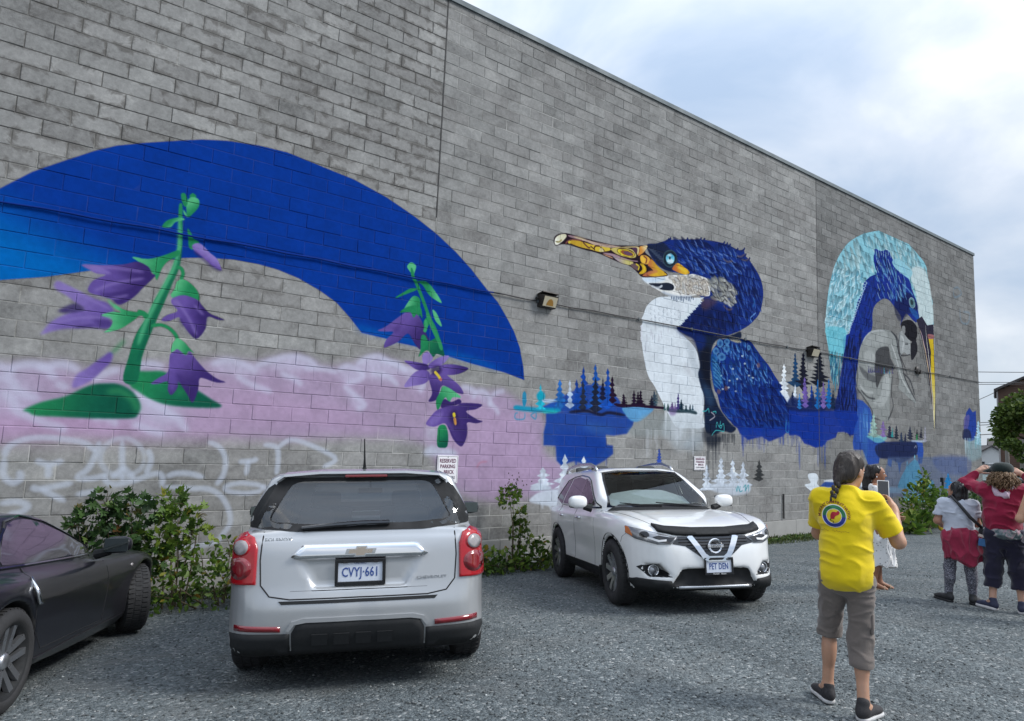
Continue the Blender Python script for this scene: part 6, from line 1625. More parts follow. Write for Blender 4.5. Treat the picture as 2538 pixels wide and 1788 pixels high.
def silver_suv():
    M_p = paint_mat('silver_paint', (0.45, 0.46, 0.47), 0.5, 0.32, (0.22, 0.21, 0.195))
    t = car_empty('silver_suv', -2.835, -4.24, float(gz(0, -4.24))+0.005, 25.5, 'silver SUV parked nose to the wall, seen from behind, with short roof aerial', -4.49, 2.38)
    rw = both([(0.0, 1.075), (0.42, 1.085), (0.745, 1.125), (0.69, 1.27), (0.60, 1.52), (0.54, 1.575), (0.0, 1.59)][1:-1])
    rw_in = [(a*0.80, 1.125+(b-1.085)*0.82) for a, b in rw]
    ws = both([(0.66, 1.12), (0.52, 1.56)])
    body_mesh('body', suv1, (-1.02, -1.1, 0.14), (1.02, 3.95, 1.75), 0.026, M_p, t,
              [('rear', rw, lambda C: (C[:, 1] < -0.4) & (C[:, 2] > 1.0)), ('front', ws, lambda C: (C[:, 1] > 1.3) & (C[:, 2] > 1.1))],
              (M_under, lambda C: ((np.hypot(C[:, 1], C[:, 2]-0.35) < 0.43) | (np.hypot(C[:, 1]-2.857, C[:, 2]-0.35) < 0.43)) & (np.abs(C[:, 0]) < 0.90) & (np.abs(C[:, 0]) > 0.55) | (C[:, 2] < 0.292)))
    # windows
    fr_o = [(a*1.02, b) for a, b in rw]
    g = patch('rear_window', suv1, rw, 'rear', M_rglass, t, 0.004, 0.003, 0.06)
    # black ceramic border round the clear pane
    n = len(rw); ro = resample(rw, 0.03); A = np.array(ro); Cn = np.array([0, 1.33]); I_ = Cn+(A-Cn)*np.array([0.845, 0.80])+np.array([0, 0.012]); I_ = blurloop(I_, 4)
    Po = cast(suv1, [tuple(p) for p in ro], 'rear'); Pi = cast(suv1, [tuple(p) for p in I_], 'rear'); No = sd_grad(suv1, Po); Ni = sd_grad(suv1, Pi)
    V = np.concatenate([Po+No*0.0065, Pi+Ni*0.0065]); k = len(ro)
    mesh_obj('window_border', V, [(i, (i+1) % k, k+(i+1) % k, k+i) for i in range(k)], M_under, g, True)
    patch('windscreen', suv1, ws, 'front', M_wglass, t, 0.003, 0.003, 0.1)
    for sd, vw in ((1, 'right'), (-1, 'left')):
        patch('side_window', suv1, [(-0.60, 1.13), (0.15, 1.125), (0.16, 1.50), (-0.2, 1.53), (-0.46, 1.47)], vw, M_dglass, t, 0.004, 0.01, 0.06)
        patch('side_window', suv1, [(0.22, 1.125), (1.02, 1.115), (1.02, 1.53), (0.23, 1.52)], vw, M_dglass, t, 0.004, 0.01, 0.08)
        patch('side_window', suv1, [(1.09, 1.115), (2.0, 1.10), (1.45, 1.49), (1.09, 1.53)], vw, M_dglass, t, 0.004, 0.01, 0.08)
        # dark quarter pillar that wraps from the tailgate glass to the side glass
        patch('rear_pillar_trim', suv1, [(0.70, 1.12), (0.815, 1.13), (0.75, 1.27), (0.655, 1.48), (0.615, 1.52), (0.60, 1.50)], 'rear', M_plast, t, 0.005, 0.01, 0.03, mirror=sd < 0)
        # lamps
        lp = [(0.672, 0.735), (0.672, 0.98), (0.70, 1.055), (0.76, 1.085), (0.83, 1.055), (0.868, 0.97), (0.886, 0.86), (0.882, 0.77), (0.862, 0.735)]
        l = patch('tail_lamp', suv1, lp, 'rear', M_red, t, 0.014, 0.02, 0.03, mirror=sd < 0)
        for cz, r, m, nm in ((0.985, 0.048, M_clear, 'reverse_lens'), (0.845, 0.066, M_dred, 'brake_lens')):
            c = [(0.778+r*math.cos(a), cz+r*math.sin(a)) for a in np.linspace(0, 2*PI, 18, endpoint=False)]
            patch(nm, suv1, c, 'rear', m, l, 0.0175, 0.006, 0.03, mirror=sd < 0)
            c = [(0.778+(r+0.012)*math.cos(a), cz+(r+0.010)*math.sin(a)) for a in np.linspace(0, 2*PI, 20, endpoint=False)]
            patch('lens_ring', suv1, c, 'rear', M_dred if nm == 'brake_lens' else M_red, l, 0.0158, 0.006, 0.03, mirror=sd < 0)
        patch('bumper_reflector', suv1, [(0.50, 0.420), (0.80, 0.430), (0.80, 0.468), (0.50, 0.456)], 'rear', M_dred, t, 0.006, 0.01, 0.05, mirror=sd < 0)
        patch('bumper_corner', suv1, [(0.44, 0.262), (0.84, 0.272), (0.878, 0.33), (0.886, 0.40), (0.80, 0.412), (0.44, 0.405)], 'rear', M_plast, t, 0.006, 0.012, 0.04, mirror=sd < 0)
        patch('sill_cladding', suv1, [(0.42, 0.22), (2.44, 0.22), (2.42, 0.36), (0.44, 0.36)], vw, M_plast, t, 0.006, 0.012, 0.08)
        seam('door_gap', suv1, [[(0.18, 1.10), (0.20, 0.75), (0.36, 0.45)], [(1.06, 1.10), (1.06, 0.36)], [(2.12, 1.08), (2.10, 0.60)]], vw, M_seam, t)
        mirror(t, sd*1.10, 2.02, 1.17, sd, M_gloss, (0.26, 0.14, 0.18))
        for y in (0, 2.857): wheel(t, sd*0.805, y, 0.36, 0.225, 0.225, 5, sd)
    patch('bumper_insert', suv1, both([(0.0, 0.262), (0.43, 0.262), (0.43, 0.410), (0.40, 0.468), (0.33, 0.482), (0, 0.486)][1:-1]), 'rear', M_plast, t, 0.010, 0.014, 0.05)
    m = MB()
    for x in (-0.30, -0.16, -0.02, 0.12): m.add(*panel_box(suv1, x, x+0.10, 0.33, 0.40, 'rear', 0.013, 0.006))
    m.build('bumper_rib', M_plast, t)
    mo = patch('bumper_moulding', suv1, both([(0.0, 0.48), (0.335, 0.48), (0.41, 0.467), (0.445, 0.422), (0.462, 0.43), (0.43, 0.487), (0.35, 0.508), (0.0, 0.512)][1:-1]), 'rear', M_p, t, 0.014, 0.012, 0.03)
    patch('bumper_step', suv1, both([(0.50, 0.600), (0.52, 0.622)]), 'rear', M_plast, t, 0.004, 0.01, 0.05)
    seam('tailgate_gap', suv1, [[(-0.645, 1.09), (-0.652, 0.90), (-0.64, 0.73), (-0.58, 0.655), (-0.45, 0.632), (0.45, 0.632), (0.58, 0.655), (0.64, 0.73), (0.652, 0.90), (0.645, 1.09)]], 'rear', M_seam, t, 0.005)
    seam('crease_line', suv1, [[(-0.45, 0.685), (0.45, 0.685)]], 'rear', M_seam, t, 0.003, 0.002)
    # bright bar, badge and plate
    cb = patch('chrome_bar', suv1, both([(0.43, 0.900), (0.455, 0.915), (0.385, 0.985), (0.37, 0.99)]), 'rear', M_chrome, t, 0.026, 0.014, 0.04)
    M_gold = mat('gold_badge', (0.52, 0.44, 0.36), 0.3, 0.7)
    yb = cast(suv1, [(0, 0.945)], 'rear')[0][1]
    bt = MB(); bow = [(-0.095, -0.017), (-0.085, 0.017), (-0.032, 0.017), (-0.026, 0.034), (0.04, 0.034), (0.034, 0.017), (0.095, 0.017), (0.085, -0.017), (0.032, -0.017), (0.026, -0.034), (-0.04, -0.034), (-0.034, -0.017)]
    bt.prism([(a*1.1, b*1.1) for a, b in bow], 0.006, Matrix.Translation((0, yb-0.040, 0.945)) @ Matrix.Rotation(PI/2, 4, 'X')); bo = bt.build('maker_badge', M_chrome, cb)
    MB().prism([(a*0.86, b*0.8) for a, b in bow], 0.004, Matrix.Translation((0, yb-0.0445, 0.945)) @ Matrix.Rotation(PI/2, 4, 'X')).build('badge_face', M_gold, bo)
    def ex(p):
        text_obj('ONTARIO', 0.018, M_plateb, p, (0, -0.0045, 0.060)); MB().box((0, -0.015, -0.079), (0.21, 0.003, 0.022)).build('frame_label', M_plast, p)
    plate(t, suv1, 0.0, 0.80, 'rear', 'CVYJ·661', ex, lean=0.05)
    for s, x, z, sz in (('EQUINOX', -0.545, 1.035, 0.038),):
        y = cast(suv1, [(x, z)], 'rear')[0][1]; text_obj(s, sz, M_chrome, t, (x, y-0.004, z), (PI/2+0.3, 0, 0), 'model_name', 0.002, sx=1.0)
    y = cast(suv1, [(0.50, 0.745)], 'rear')[0][1]; text_obj('CHEVROLET', 0.030, M_alloy, t, (0.48, y-0.003, 0.745), (PI/2+0.1, 0, 0.08), 'maker_name', 0.002, sx=1.25)
    # wiper, spoiler, high brake light, aerial
    P = cast(suv1, [(-0.40, 1.115), (-0.2, 1.135), (0.0, 1.148), (0.19, 1.150)], 'rear'); P[:, 1] -= 0.028
    MB().tube([tuple(p) for p in P], [0.020, 0.024, 0.026, 0.022], 8).build('rear_wiper', M_gloss, t)
    sp = MB(); V = []
    L = [(-0.60, 1.555), (-0.55, 1.60), (-0.3, 1.625), (0.3, 1.625), (0.55, 1.60), (0.60, 1.555)]
    for x, z in L: V += [(x, -0.52, z+0.03), (x, -0.70+0.10*abs(x)**2, z+0.005), (x, -0.705+0.10*abs(x)**2, z-0.018), (x, -0.56, z-0.035)]
    F = []
    for i in range(len(L)-1):
        for k in range(4): F.append((i*4+k, i*4+(k+1) % 4, i*4+4+(k+1) % 4, i*4+4+k))
    F += [(0, 1, 2, 3), (23, 22, 21, 20)]
    so = sp.add(V, F).build('roof_spoiler', M_p, t)
    MB().box((0.02, -0.672, 1.585), (0.30, 0.04, 0.028), ch=0.008).build('high_brake_light', M_dred, so)
    MB().tube([(0.0, -0.36, 1.64), (0.0, -0.37, 1.68), (0.0, -0.40, 1.76), (-0.003, -0.47, 1.96)], [0.026, 0.012, 0.007, 0.004], 8).ellipsoid((0, -0.36, 1.642), (0.04, 0.06, 0.014)).build('roof_aerial', M_plast, t)
    # cabin
    m = MB(); m.box((0, 1.0, 0.62), (1.50, 2.9, 0.5)); m.build('cabin_floor', M_seat, t)
    seats(t, 0.38, (0.25,), M_seat); seats(t, 0.56, (1.30,), M_seat)
    MB().box((0, 1.98, 0.97), (1.40, 0.45, 0.22), ch=0.06).build('dashboard', M_dash, t)
    MB().box((0.03, 1.42, 1.44), (0.24, 0.03, 0.075), ch=0.012).tube([(0.03, 1.43, 1.47), (0.03, 1.45, 1.56)], 0.01, 6).build('interior_mirror', M_plast, t)
    MB().lathe([(0.175, -0.014), (0.19, 0), (0.175, 0.014), (0.16, 0)], 22, Matrix.Translation((-0.37, 1.62, 1.0)) @ Matrix.Rotation(PI/2, 4, 'Z') @ Matrix.Rotation(0.4, 4, 'Y'), closed=True).build('steering_wheel', M_plast, t)
    for o in t.children_recursive:                     # the glasshouse is low and wide
        if o.type == 'MESH' and o.matrix_local == Matrix():
            for v in o.data.vertices:
                if v.co.z > 1.09: v.co.z = 1.09+(v.co.z-1.09)*0.80
    t.scale = (1.05, 1.04, 0.985)
    return t
def blurloop(P, n):
    for _ in range(n): P = (np.roll(P, 1, 0)+2*P+np.roll(P, -1, 0))/4
    return P
def panel_box(fn, a0, a1, b0, b1, view, lift, depth):
    P = cast(fn, [(a0, b0), (a1, b0), (a1, b1), (a0, b1)], view); N = sd_grad(fn, P); V = [tuple(p) for p in P-N*0.004]+[tuple(p) for p in P+N*(lift+depth)]
    return V, [(4, 5, 6, 7), (0, 1, 5, 4), (1, 2, 6, 5), (2, 3, 7, 6), (3, 0, 4, 7)]
silver_suv()

# ------------------------------------------------------------------ white SUV facing the viewer
NS = spline([(-0.55, 0.25), (-0.82, 0.30), (-0.93, 0.45), (-0.95, 0.62), (-0.90, 0.90), (-0.82, 1.06), (-0.6, 1.11), (0.4, 1.085), (1.4, 1.06), (2.05, 1.07), (2.45, 1.06), (2.95, 1.00), (3.30, 0.93), (3.46, 0.86), (3.53, 0.78), (3.585, 0.66), (3.60, 0.52), (3.585, 0.40), (3.55, 0.30), (3.40, 0.235), (3.1, 0.22), (1.5, 0.22)], 3, True)
NP = spline([(0, 3.62), (0.30, 3.60), (0.56, 3.52), (0.74, 3.38), (0.86, 3.12), (0.905, 2.75), (0.91, 2.2), (0.90, 1.3), (0.91, 0.2), (0.90, -0.3), (0.83, -0.72), (0.6, -0.92), (0, -0.97), (-0.3, -0.7), (-0.3, 3.3)], 3, True)
NG = spline([(-0.86, 1.00), (-0.80, 1.16), (-0.66, 1.44), (-0.55, 1.575), (-0.2, 1.635), (0.4, 1.66), (0.9, 1.655), (1.22, 1.60), (1.55, 1.43), (2.0, 1.16), (2.20, 1.03), (1.5, 0.96), (0, 0.96)], 3, True)
def suv2(P):
    x, y, z = half(P)
    low = smax(smax(sd_poly(NS, y, z), sd_poly(NP, x, y), 0.09), sd_poly([(0.80, 0.15), (0.885, 0.36), (0.895, 0.62), (0.905, 0.86), (0.88, 0.98), (0.82, 1.045), (0.60, 1.085), (0.2, 1.10), (-0.5, 1.12), (-0.5, 0.1)], x, z), 0.06)
    # swollen front wings and the dished doors
    low = low-0.022*np.exp(-((y-2.7)**2/0.22+(z-0.80)**2/0.03))*np.clip((x-0.6)*4, 0, 1)-0.022*np.exp(-((y-0.0)**2/0.25+(z-0.84)**2/0.03))*np.clip((x-0.6)*4, 0, 1)
    low = low+0.020*np.exp(-((y-1.35)**2/0.55+(z-0.58)**2/0.02))*np.clip((x-0.6)*4, 0, 1)
    for yc in (0.0, 2.706): low = smax(low, -(np.sqrt((y-yc)**2+(z-0.365)**2)-0.415+np.where(x < 0.60, 9, 0)), 0.02)
    gr = smax(smax(sd_poly(NG, y, z), sd_poly([(0, -0.87), (0.5, -0.84), (0.70, -0.7), (0.80, -0.4), (0.835, 0.3), (0.835, 1.2), (0.80, 1.8), (0.62, 2.12), (0, 2.3), (-0.4, 2.1), (-0.4, -0.6)], x, y), 0.08), sd_poly([(0.92, 0.94), (0.85, 1.06), (0.665, 1.50), (0.61, 1.585), (0.45, 1.635), (0, 1.662), (-0.4, 1.67), (-0.4, 0.9)], x, z), 0.05)
    d = smin(low, gr, 0.03)
    # bonnet ridges, fog lamp pockets and the lower intake
    d = d-0.012*np.exp(-((x-0.50-0.10*(3.4-y))**2/0.004))*np.clip((y-2.2)*3, 0, 1)*np.clip((z-0.85)*8, 0, 1)
    d = smax(d, -smax(sd_poly([(0.49, 0.40), (0.60, 0.53), (0.76, 0.52), (0.80, 0.49), (0.70, 0.40)], x, z), 3.36-y, 0.01), 0.02)
    d = smax(d, -smax(sd_poly([(-0.2, 0.30), (0.50, 0.30), (0.38, 0.47), (0.30, 0.485), (-0.2, 0.485)], x, z), 3.50-y, 0.01), 0.02)
    return d
def white_suv():
    M_p = paint_mat('white_paint', (0.83, 0.835, 0.825), 0.0, 0.30, (0.36, 0.35, 0.33), dirt_amt=0.16)
    t = car_empty('white_suv', 2.57, -1.75, float(gz(0, -1.75))+0.005, 206.8, 'white SUV parked facing out, with black bonnet deflector and roof rails', 4.49, -2.0)
    ws = both([(0.70, 1.095), (0.69, 1.14), (0.60, 1.45), (0.555, 1.555), (0.30, 1.585)])
    fd = [(1.02, 1.10), (1.06, 1.46), (1.20, 1.45), (1.66, 1.22), (1.84, 1.11)]
    body_mesh('body', suv2, (-1.0, -1.1, 0.14), (1.0, 3.75, 1.75), 0.025, M_p, t,
              [('front', ws, lambda C: (C[:, 1] > 1.1) & (C[:, 2] > 1.08)), ('right', fd, lambda C: np.abs(C[:, 0]) > 0.55)],
              (M_under, lambda C: ((np.hypot(C[:, 1], C[:, 2]-0.365) < 0.435) | (np.hypot(C[:, 1]-2.706, C[:, 2]-0.365) < 0.435)) & (np.abs(C[:, 0]) < 0.885) & (np.abs(C[:, 0]) > 0.5) | (C[:, 2] < 0.262)))
    g = patch('windscreen', suv2, ws, 'front', M_wglass, t, 0.003, 0.003, 0.07)
    ro = resample(ws, 0.03); A = np.array(ro); Cn = np.array([0, 1.34]); I_ = Cn+(A-Cn)*np.array([0.955, 0.93]); I_ = blurloop(I_, 2)
    Po = cast(suv2, [tuple(p) for p in ro], 'front'); Pi = cast(suv2, [tuple(p) for p in I_], 'front'); No = sd_grad(suv2, Po); Ni = sd_grad(suv2, Pi); k = len(ro)
    mesh_obj('window_border', np.concatenate([Po+No*0.0055, Pi+Ni*0.0055]), [(i, k+i, k+(i+1) % k, (i+1) % k) for i in range(k)], M_dglass, g, True)
    seam('roof_gap', suv2, [[(-0.565, 1.56), (-0.3, 1.595), (0.3, 1.595), (0.565, 1.56)]], 'front', M_seam, t, 0.006)
    M_roofglass = mat('sunroof_glass', (0.012, 0.014, 0.018), 0.06, coat=1.0)
    patch('sunroof', suv2, [(-0.44, -0.30), (0.44, -0.30), (0.44, 0.92), (0.40, 0.98), (-0.40, 0.98), (-0.44, 0.92)], 'top', M_roofglass, t, 0.004, 0.01, 0.10)
    for sd, vw in ((1, 'right'), (-1, 'left')):
        patch('front_side_window', suv2, fd, vw, M_glass, t, 0.003, 0.004, 0.07)
        patch('rear_side_window', suv2, [(0.10, 1.12), (0.93, 1.10), (0.97, 1.47), (0.60, 1.51), (0.28, 1.49)], vw, M_dglass, t, 0.004, 0.01, 0.07)
        patch('quarter_window', suv2, [(-0.34, 1.20), (0.04, 1.12), (0.21, 1.485), (-0.02, 1.44)], vw, M_dglass, t, 0.004, 0.01, 0.06)
        seam('window_trim', suv2, [[(-0.36, 1.19), (0.05, 1.105), (1.0, 1.085), (1.90, 1.09)], [(-0.36, 1.19), (-0.02, 1.465), (0.30, 1.515), (0.65, 1.535), (1.08, 1.50), (1.26, 1.45), (1.70, 1.22), (1.90, 1.10)]], vw, M_gloss, t, 0.011, 0.0)
        patch('door_pillar', suv2, [(0.93, 1.095), (1.03, 1.095), (1.07, 1.475), (0.97, 1.48)], vw, M_gloss, t, 0.005, 0.01, 0.05)
        seam('door_gap', suv2, [[(0.98, 1.08), (0.98, 0.40), (0.90, 0.34)], [(0.04, 1.09), (0.14, 0.80), (0.38, 0.50)], [(1.92, 1.06), (1.98, 0.80), (1.96, 0.36)]], vw, M_seam, t)
        for y in (0.30, 1.22):
            p = cast(suv2, [(y, 0.945)], vw)[0]; h = MB(); h.tube([(p[0]-sd*0.01, y-0.10, 0.945), (p[0]+sd*0.028, y-0.085, 0.946), (p[0]+sd*0.032, y+0.085, 0.944), (p[0]-sd*0.01, y+0.10, 0.942)], [0.011, 0.014, 0.014, 0.011], 8); h.build('door_handle', M_chrome if sd > 0 else M_p, t, True)
        for yc in (0.0, 2.706):          # black wheel-arch lips
            arc = [(yc+0.455*math.cos(a), 0.365+0.455*math.sin(a)) for a in np.linspace(-0.25, PI+0.25, 22)]; inn = [(yc+0.402*math.cos(a), 0.365+0.402*math.sin(a)) for a in np.linspace(PI+0.25, -0.25, 22)]
            patch('wheel_arch', suv2, arc+inn, vw, M_plast, t, 0.008, 0.02, 0.05)
        patch('sill_cladding', suv2, [(0.44, 0.22), (2.27, 0.22), (2.27, 0.37), (0.44, 0.37)], vw, M_plast, t, 0.008, 0.015, 0.08)
        # headlight
        hp = [(0.485, 0.735), (0.40, 0.80), (0.60, 0.848), (0.80, 0.905), (0.855, 0.925), (0.862, 0.85), (0.80, 0.79), (0.62, 0.735)]
        hl = patch('headlight', suv2, hp, 'front', M_lampin, t, 0.010, 0.02, 0.03, mirror=sd < 0)
        patch('amber_reflector', suv2, [(0.815, 0.815), (0.858, 0.85), (0.857, 0.918), (0.838, 0.912)], 'front', M_amb, hl, 0.0135, 0.008, 0.02, mirror=sd < 0)
        patch('lamp_mask', suv2, [(0.50, 0.742), (0.43, 0.795), (0.60, 0.825), (0.66, 0.81), (0.60, 0.755)], 'front', M_gloss, hl, 0.013, 0.008, 0.02, mirror=sd < 0)
        c = [(0.725+0.040*math.cos(a), 0.835+0.032*math.sin(a)) for a in np.linspace(0, 2*PI, 16, endpoint=False)]; patch('projector_lens', suv2, c, 'front', M_gloss, hl, 0.018, 0.01, 0.02, mirror=sd < 0)
        patch('daytime_light', suv2, [(0.53, 0.765), (0.525, 0.785), (0.60, 0.780), (0.70, 0.812), (0.705, 0.797), (0.61, 0.760)], 'front', M_white, hl, 0.020, 0.008, 0.02, mirror=sd < 0)
        # fog lamp
        patch('fog_bezel', suv2, [(0.485, 0.395), (0.605, 0.525), (0.765, 0.512), (0.80, 0.49), (0.705, 0.395)], 'front', M_plast, t, 0.004, 0.008, 0.03, mirror=sd < 0)
        p = cast(suv2, [(sd*0.645, 0.455)], 'front')[0]; Mx = Matrix.Translation((sd*0.645, p[1]+0.012, 0.455)) @ Matrix.Rotation(PI/2, 4, 'Z')
        f = MB().lathe([(0.062, 0.0), (0.066, 0.022), (0.056, 0.03), (0.050, 0.012)], 24, Mx).build('fog_lamp', M_chrome, t, True)
        MB().lathe([(0.052, 0.006), (0.03, 0.026), (0.001, 0.03)], 20, Mx).build('fog_lens', M_lampin, f, True)
        patch('bumper_corner', suv2, [(0.44, 0.285), (0.50, 0.355), (0.80, 0.375), (0.86, 0.35), (0.80, 0.26), (0.5, 0.25)], 'front', M_plast, t, 0.014, 0.02, 0.04, mirror=sd < 0)
        mirror(t, sd*1.045, 1.80, 1.165, sd, M_p, (0.25, 0.15, 0.17))
        MB().box((sd*1.045, 1.80, 1.10), (0.20, 0.09, 0.02), ch=0.008).build('mirror_base', M_plast, t)
        rr = MB(); R_ = [(-0.56, 1.58), (-0.48, 1.645), (-0.2, 1.685), (0.4, 1.71), (0.85, 1.70), (1.10, 1.65), (1.20, 1.585)]
        rr.tube([(sd*0.575, y, z-0.005) for y, z in R_], [0.02, 0.026, 0.027, 0.027, 0.027, 0.026, 0.02], 8); rr.build('roof_rail', M_alloy, t, True)
        for y in (0, 2.706): wheel(t, sd*0.80, y, 0.372, 0.235, 0.235, 9, sd)
        MB().box((sd*0.80, 2.706-0.47, 0.27), (0.22, 0.012, 0.26), ch=0.004).build('mud_flap', M_plast, t)
    # grille
    gp = both([(0.395, 0.80), (0.475, 0.735), (0.20, 0.615), (0.12, 0.60)])
    gr = patch('grille', suv2, [(0.40, 0.815), (0.47, 0.74), (0.33, 0.715), (0.17, 0.60), (-0.17, 0.60), (-0.33, 0.715), (-0.47, 0.74), (-0.40, 0.815)], 'front', M_gloss, t, 0.004, 0.012, 0.04)
    sl = MB()
    for z in (0.665, 0.695, 0.725, 0.755, 0.785):
        w = 0.40 if z > 0.73 else 0.14+(z-0.60)*1.4
        P = cast(suv2, [(x, z) for x in np.linspace(-w, w, 9)], 'front'); P[:, 1] += 0.006; sl.tube([tuple(p) for p in P], 0.006, 5)
    sl.build('grille_slat', M_under, gr)
    vch = [(0.275, 0.81), (0.30, 0.80), (0.155, 0.585), (0.10, 0.555), (-0.10, 0.555), (-0.155, 0.585), (-0.30, 0.80), (-0.275, 0.81), (-0.235, 0.81), (-0.12, 0.635), (-0.085, 0.61), (0.085, 0.61), (0.12, 0.635), (0.235, 0.81)]
    patch('chrome_vee', suv2, vch, 'front', M_chrome, gr, 0.024, 0.02, 0.02)
    p = cast(suv2, [(0, 0.715)], 'front')[0]; Mx = Matrix.Translation((0, p[1]+0.02, 0.715)) @ Matrix.Rotation(PI/2, 4, 'Z')
    e = MB().lathe([(0.066, 0.0), (0.082, 0.008), (0.074, 0.018), (0.060, 0.012), (0.060, 0)], 28, Mx).box((0, p[1]+0.034, 0.715), (0.185, 0.016, 0.032), ch=0.004).build('maker_badge', M_chrome, gr)
    text_obj('NISSAN', 0.027, M_gloss, e, (0, p[1]+0.0425, 0.715), (PI/2, 0, PI), sx=1.25, bold=0.0006)
    # bonnet deflector
    df = [(0.62, 0.93), (0.60, 0.865), (0.40, 0.825), (0.15, 0.815), (-0.15, 0.815), (-0.40, 0.825), (-0.60, 0.865), (-0.62, 0.93), (-0.50, 0.905), (-0.2, 0.885), (0.2, 0.885), (0.50, 0.905)]
    patch('bonnet_deflector', suv2, df, 'front', M_plast, t, 0.030, 0.03, 0.035)
    seam('bonnet_gap', suv2, [[(0.60, 3.30), (0.70, 2.9), (0.75, 2.4), (0.78, 2.15)], [(-0.60, 3.30), (-0.70, 2.9), (-0.75, 2.4), (-0.78, 2.15)]], 'top', M_seam, t, 0.004)
    patch('cowl', suv2, [(-0.72, 2.06), (0.72, 2.06), (0.62, 2.20), (0.0, 2.28), (-0.62, 2.20)], 'top', M_plast, t, 0.004, 0.01, 0.08)
    for x0, x1 in ((-0.55, 0.05), (0.0, 0.55)):
        P = cast(suv2, [(x0, 2.14), ((x0+x1)/2, 2.12), (x1, 2.06)], 'top'); P[:, 2] += 0.022; MB().tube([tuple(q) for q in P], [0.012, 0.010, 0.006], 6).build('wiper', M_plast, t)
    # lower intake, skid bar, plate
    patch('lower_intake', suv2, both([(0.50, 0.295), (0.385, 0.465), (0.30, 0.48)]), 'front', M_under, t, 0.003, 0.01, 0.05)
    P = cast(suv2, [(x, 0.285) for x in np.linspace(-0.42, 0.42, 15)], 'front'); P[:, 1] += 0.010
    MB().tube([tuple(p) for p in P], 0.018, 8).build('skid_bar', M_alloy, t, True)
    patch('bumper_lip', suv2, both([(0.80, 0.235), (0.80, 0.275), (0.44, 0.275)]), 'front', M_plast, t, 0.006, 0.012, 0.06)
    seam('bumper_gap', suv2, [[(0.86, 0.84), (0.88, 0.80), (0.885, 0.74)], [(-0.86, 0.84), (-0.88, 0.80), (-0.885, 0.74)]], 'front', M_seam, t)
    def ex(p):
        text_obj('ONTARIO', 0.016, M_plateb, p, (0, -0.0045, 0.060)); text_obj('Thunder   Nissan', 0.022, M_white, p, (0, -0.0145, -0.078))
    plate(t, suv2, -0.02, 0.505, 'front', 'PET DEN', ex)
    # cabin; the windscreen reflection is put into the dashboard's pale colour and height
    MB().box((0, 0.9, 0.66), (1.50, 2.5, 0.5)).build('cabin_floor', M_seat, t)
    seats(t, 0.80, (0.10, 1.0), M_seat)
    M_dash_refl = mat('dash_reflection_pale', (0.62, 0.66, 0.66), 0.7)
    dk = MB(); L = [(-0.63, 1.08), (-0.56, 1.23), (-0.28, 1.315), (0.1, 1.32), (0.45, 1.27), (0.63, 1.08)]
    V = [(x, 1.42, z) for x, z in L]+[(x, 1.55, z-0.01) for x, z in L]+[(x*0.95, 2.0, 1.06) for x, z in L]; n = 6
    dk.add(V, [(i, i+1, n+i+1, n+i) for i in range(5)]+[(n+i, n+i+1, 2*n+i+1, 2*n+i) for i in range(5)]).build('dashboard', M_dash_refl, t, True)
    MB().lathe([(0.175, -0.014), (0.19, 0), (0.175, 0.014), (0.16, 0)], 22, Matrix.Translation((-0.36, 1.42, 1.06)) @ Matrix.Rotation(PI/2, 4, 'Z') @ Matrix.Rotation(0.4, 4, 'Y'), closed=True).build('steering_wheel', M_plast, t)
    MB().box((0.0, 1.28, 1.49), (0.22, 0.03, 0.07), ch=0.012).build('interior_mirror', M_plast, t)
    return t
white_suv()

# ------------------------------------------------------------------ dark coupe at the left edge
ZS = spline([(-0.45, 0.20), (-0.78, 0.30), (-0.83, 0.50), (-0.80, 0.72), (-0.72, 0.865), (-0.45, 0.91), (0.2, 0.90), (1.0, 0.865), (1.8, 0.845), (2.3, 0.83), (2.8, 0.77), (3.15, 0.67), (3.36, 0.52), (3.40, 0.36), (3.30, 0.22), (3.0, 0.16), (1.3, 0.155)], 3, True)
ZP = spline([(0, -0.84), (0.45, -0.81), (0.72, -0.68), (0.86, -0.35), (0.90, 0.05), (0.895, 0.5), (0.875, 1.2), (0.88, 2.0), (0.895, 2.65), (0.86, 3.0), (0.70, 3.28), (0.35, 3.41), (0, 3.44), (-0.3, 3.1), (-0.3, -0.6)], 3, True)
ZG = spline([(-0.70, 0.82), (-0.62, 0.90), (-0.35, 1.06), (0.05, 1.235), (0.45, 1.305), (0.75, 1.305), (1.05, 1.24), (1.5, 1.03), (1.92, 0.83), (1.2, 0.76), (0, 0.76)], 3, True)
def coupe(P):
    x, y, z = half(P)
    low = smax(smax(sd_poly(ZS, y, z), sd_poly(ZP, x, y), 0.10), sd_poly([(0.80, 0.1), (0.87, 0.26), (0.90, 0.50), (0.90, 0.66), (0.85, 0.80), (0.70, 0.90), (0.3, 0.95), (-0.5, 0.98), (-0.5, 0.05)], x, z), 0.10)
    low = low-0.03*np.exp(-((y-0.0)**2/0.16+(z-0.74)**2/0.03))*np.clip((x-0.55)*4, 0, 1)-0.025*np.exp(-((y-2.65)**2/0.16+(z-0.74)**2/0.03))*np.clip((x-0.5)*4, 0, 1)
    for yc in (0.0, 2.65): low = smax(low, -(np.sqrt((y-yc)**2+(z-0.33)**2)-0.375+np.where(x < 0.60, 9, 0)), 0.02)
    gr = smax(smax(sd_poly(ZG, y, z), sd_poly([(0, -0.72), (0.5, -0.6), (0.68, -0.2), (0.76, 0.4), (0.77, 1.2), (0.72, 1.6), (0.5, 1.85), (0, 1.98), (-0.4, 1.8), (-0.4, -0.5)], x, y), 0.10), sd_poly([(0.86, 0.74), (0.78, 0.88), (0.60, 1.17), (0.52, 1.265), (0.3, 1.30), (-0.4, 1.315), (-0.4, 0.7)], x, z), 0.08)
    return smin(low, gr, 0.05)
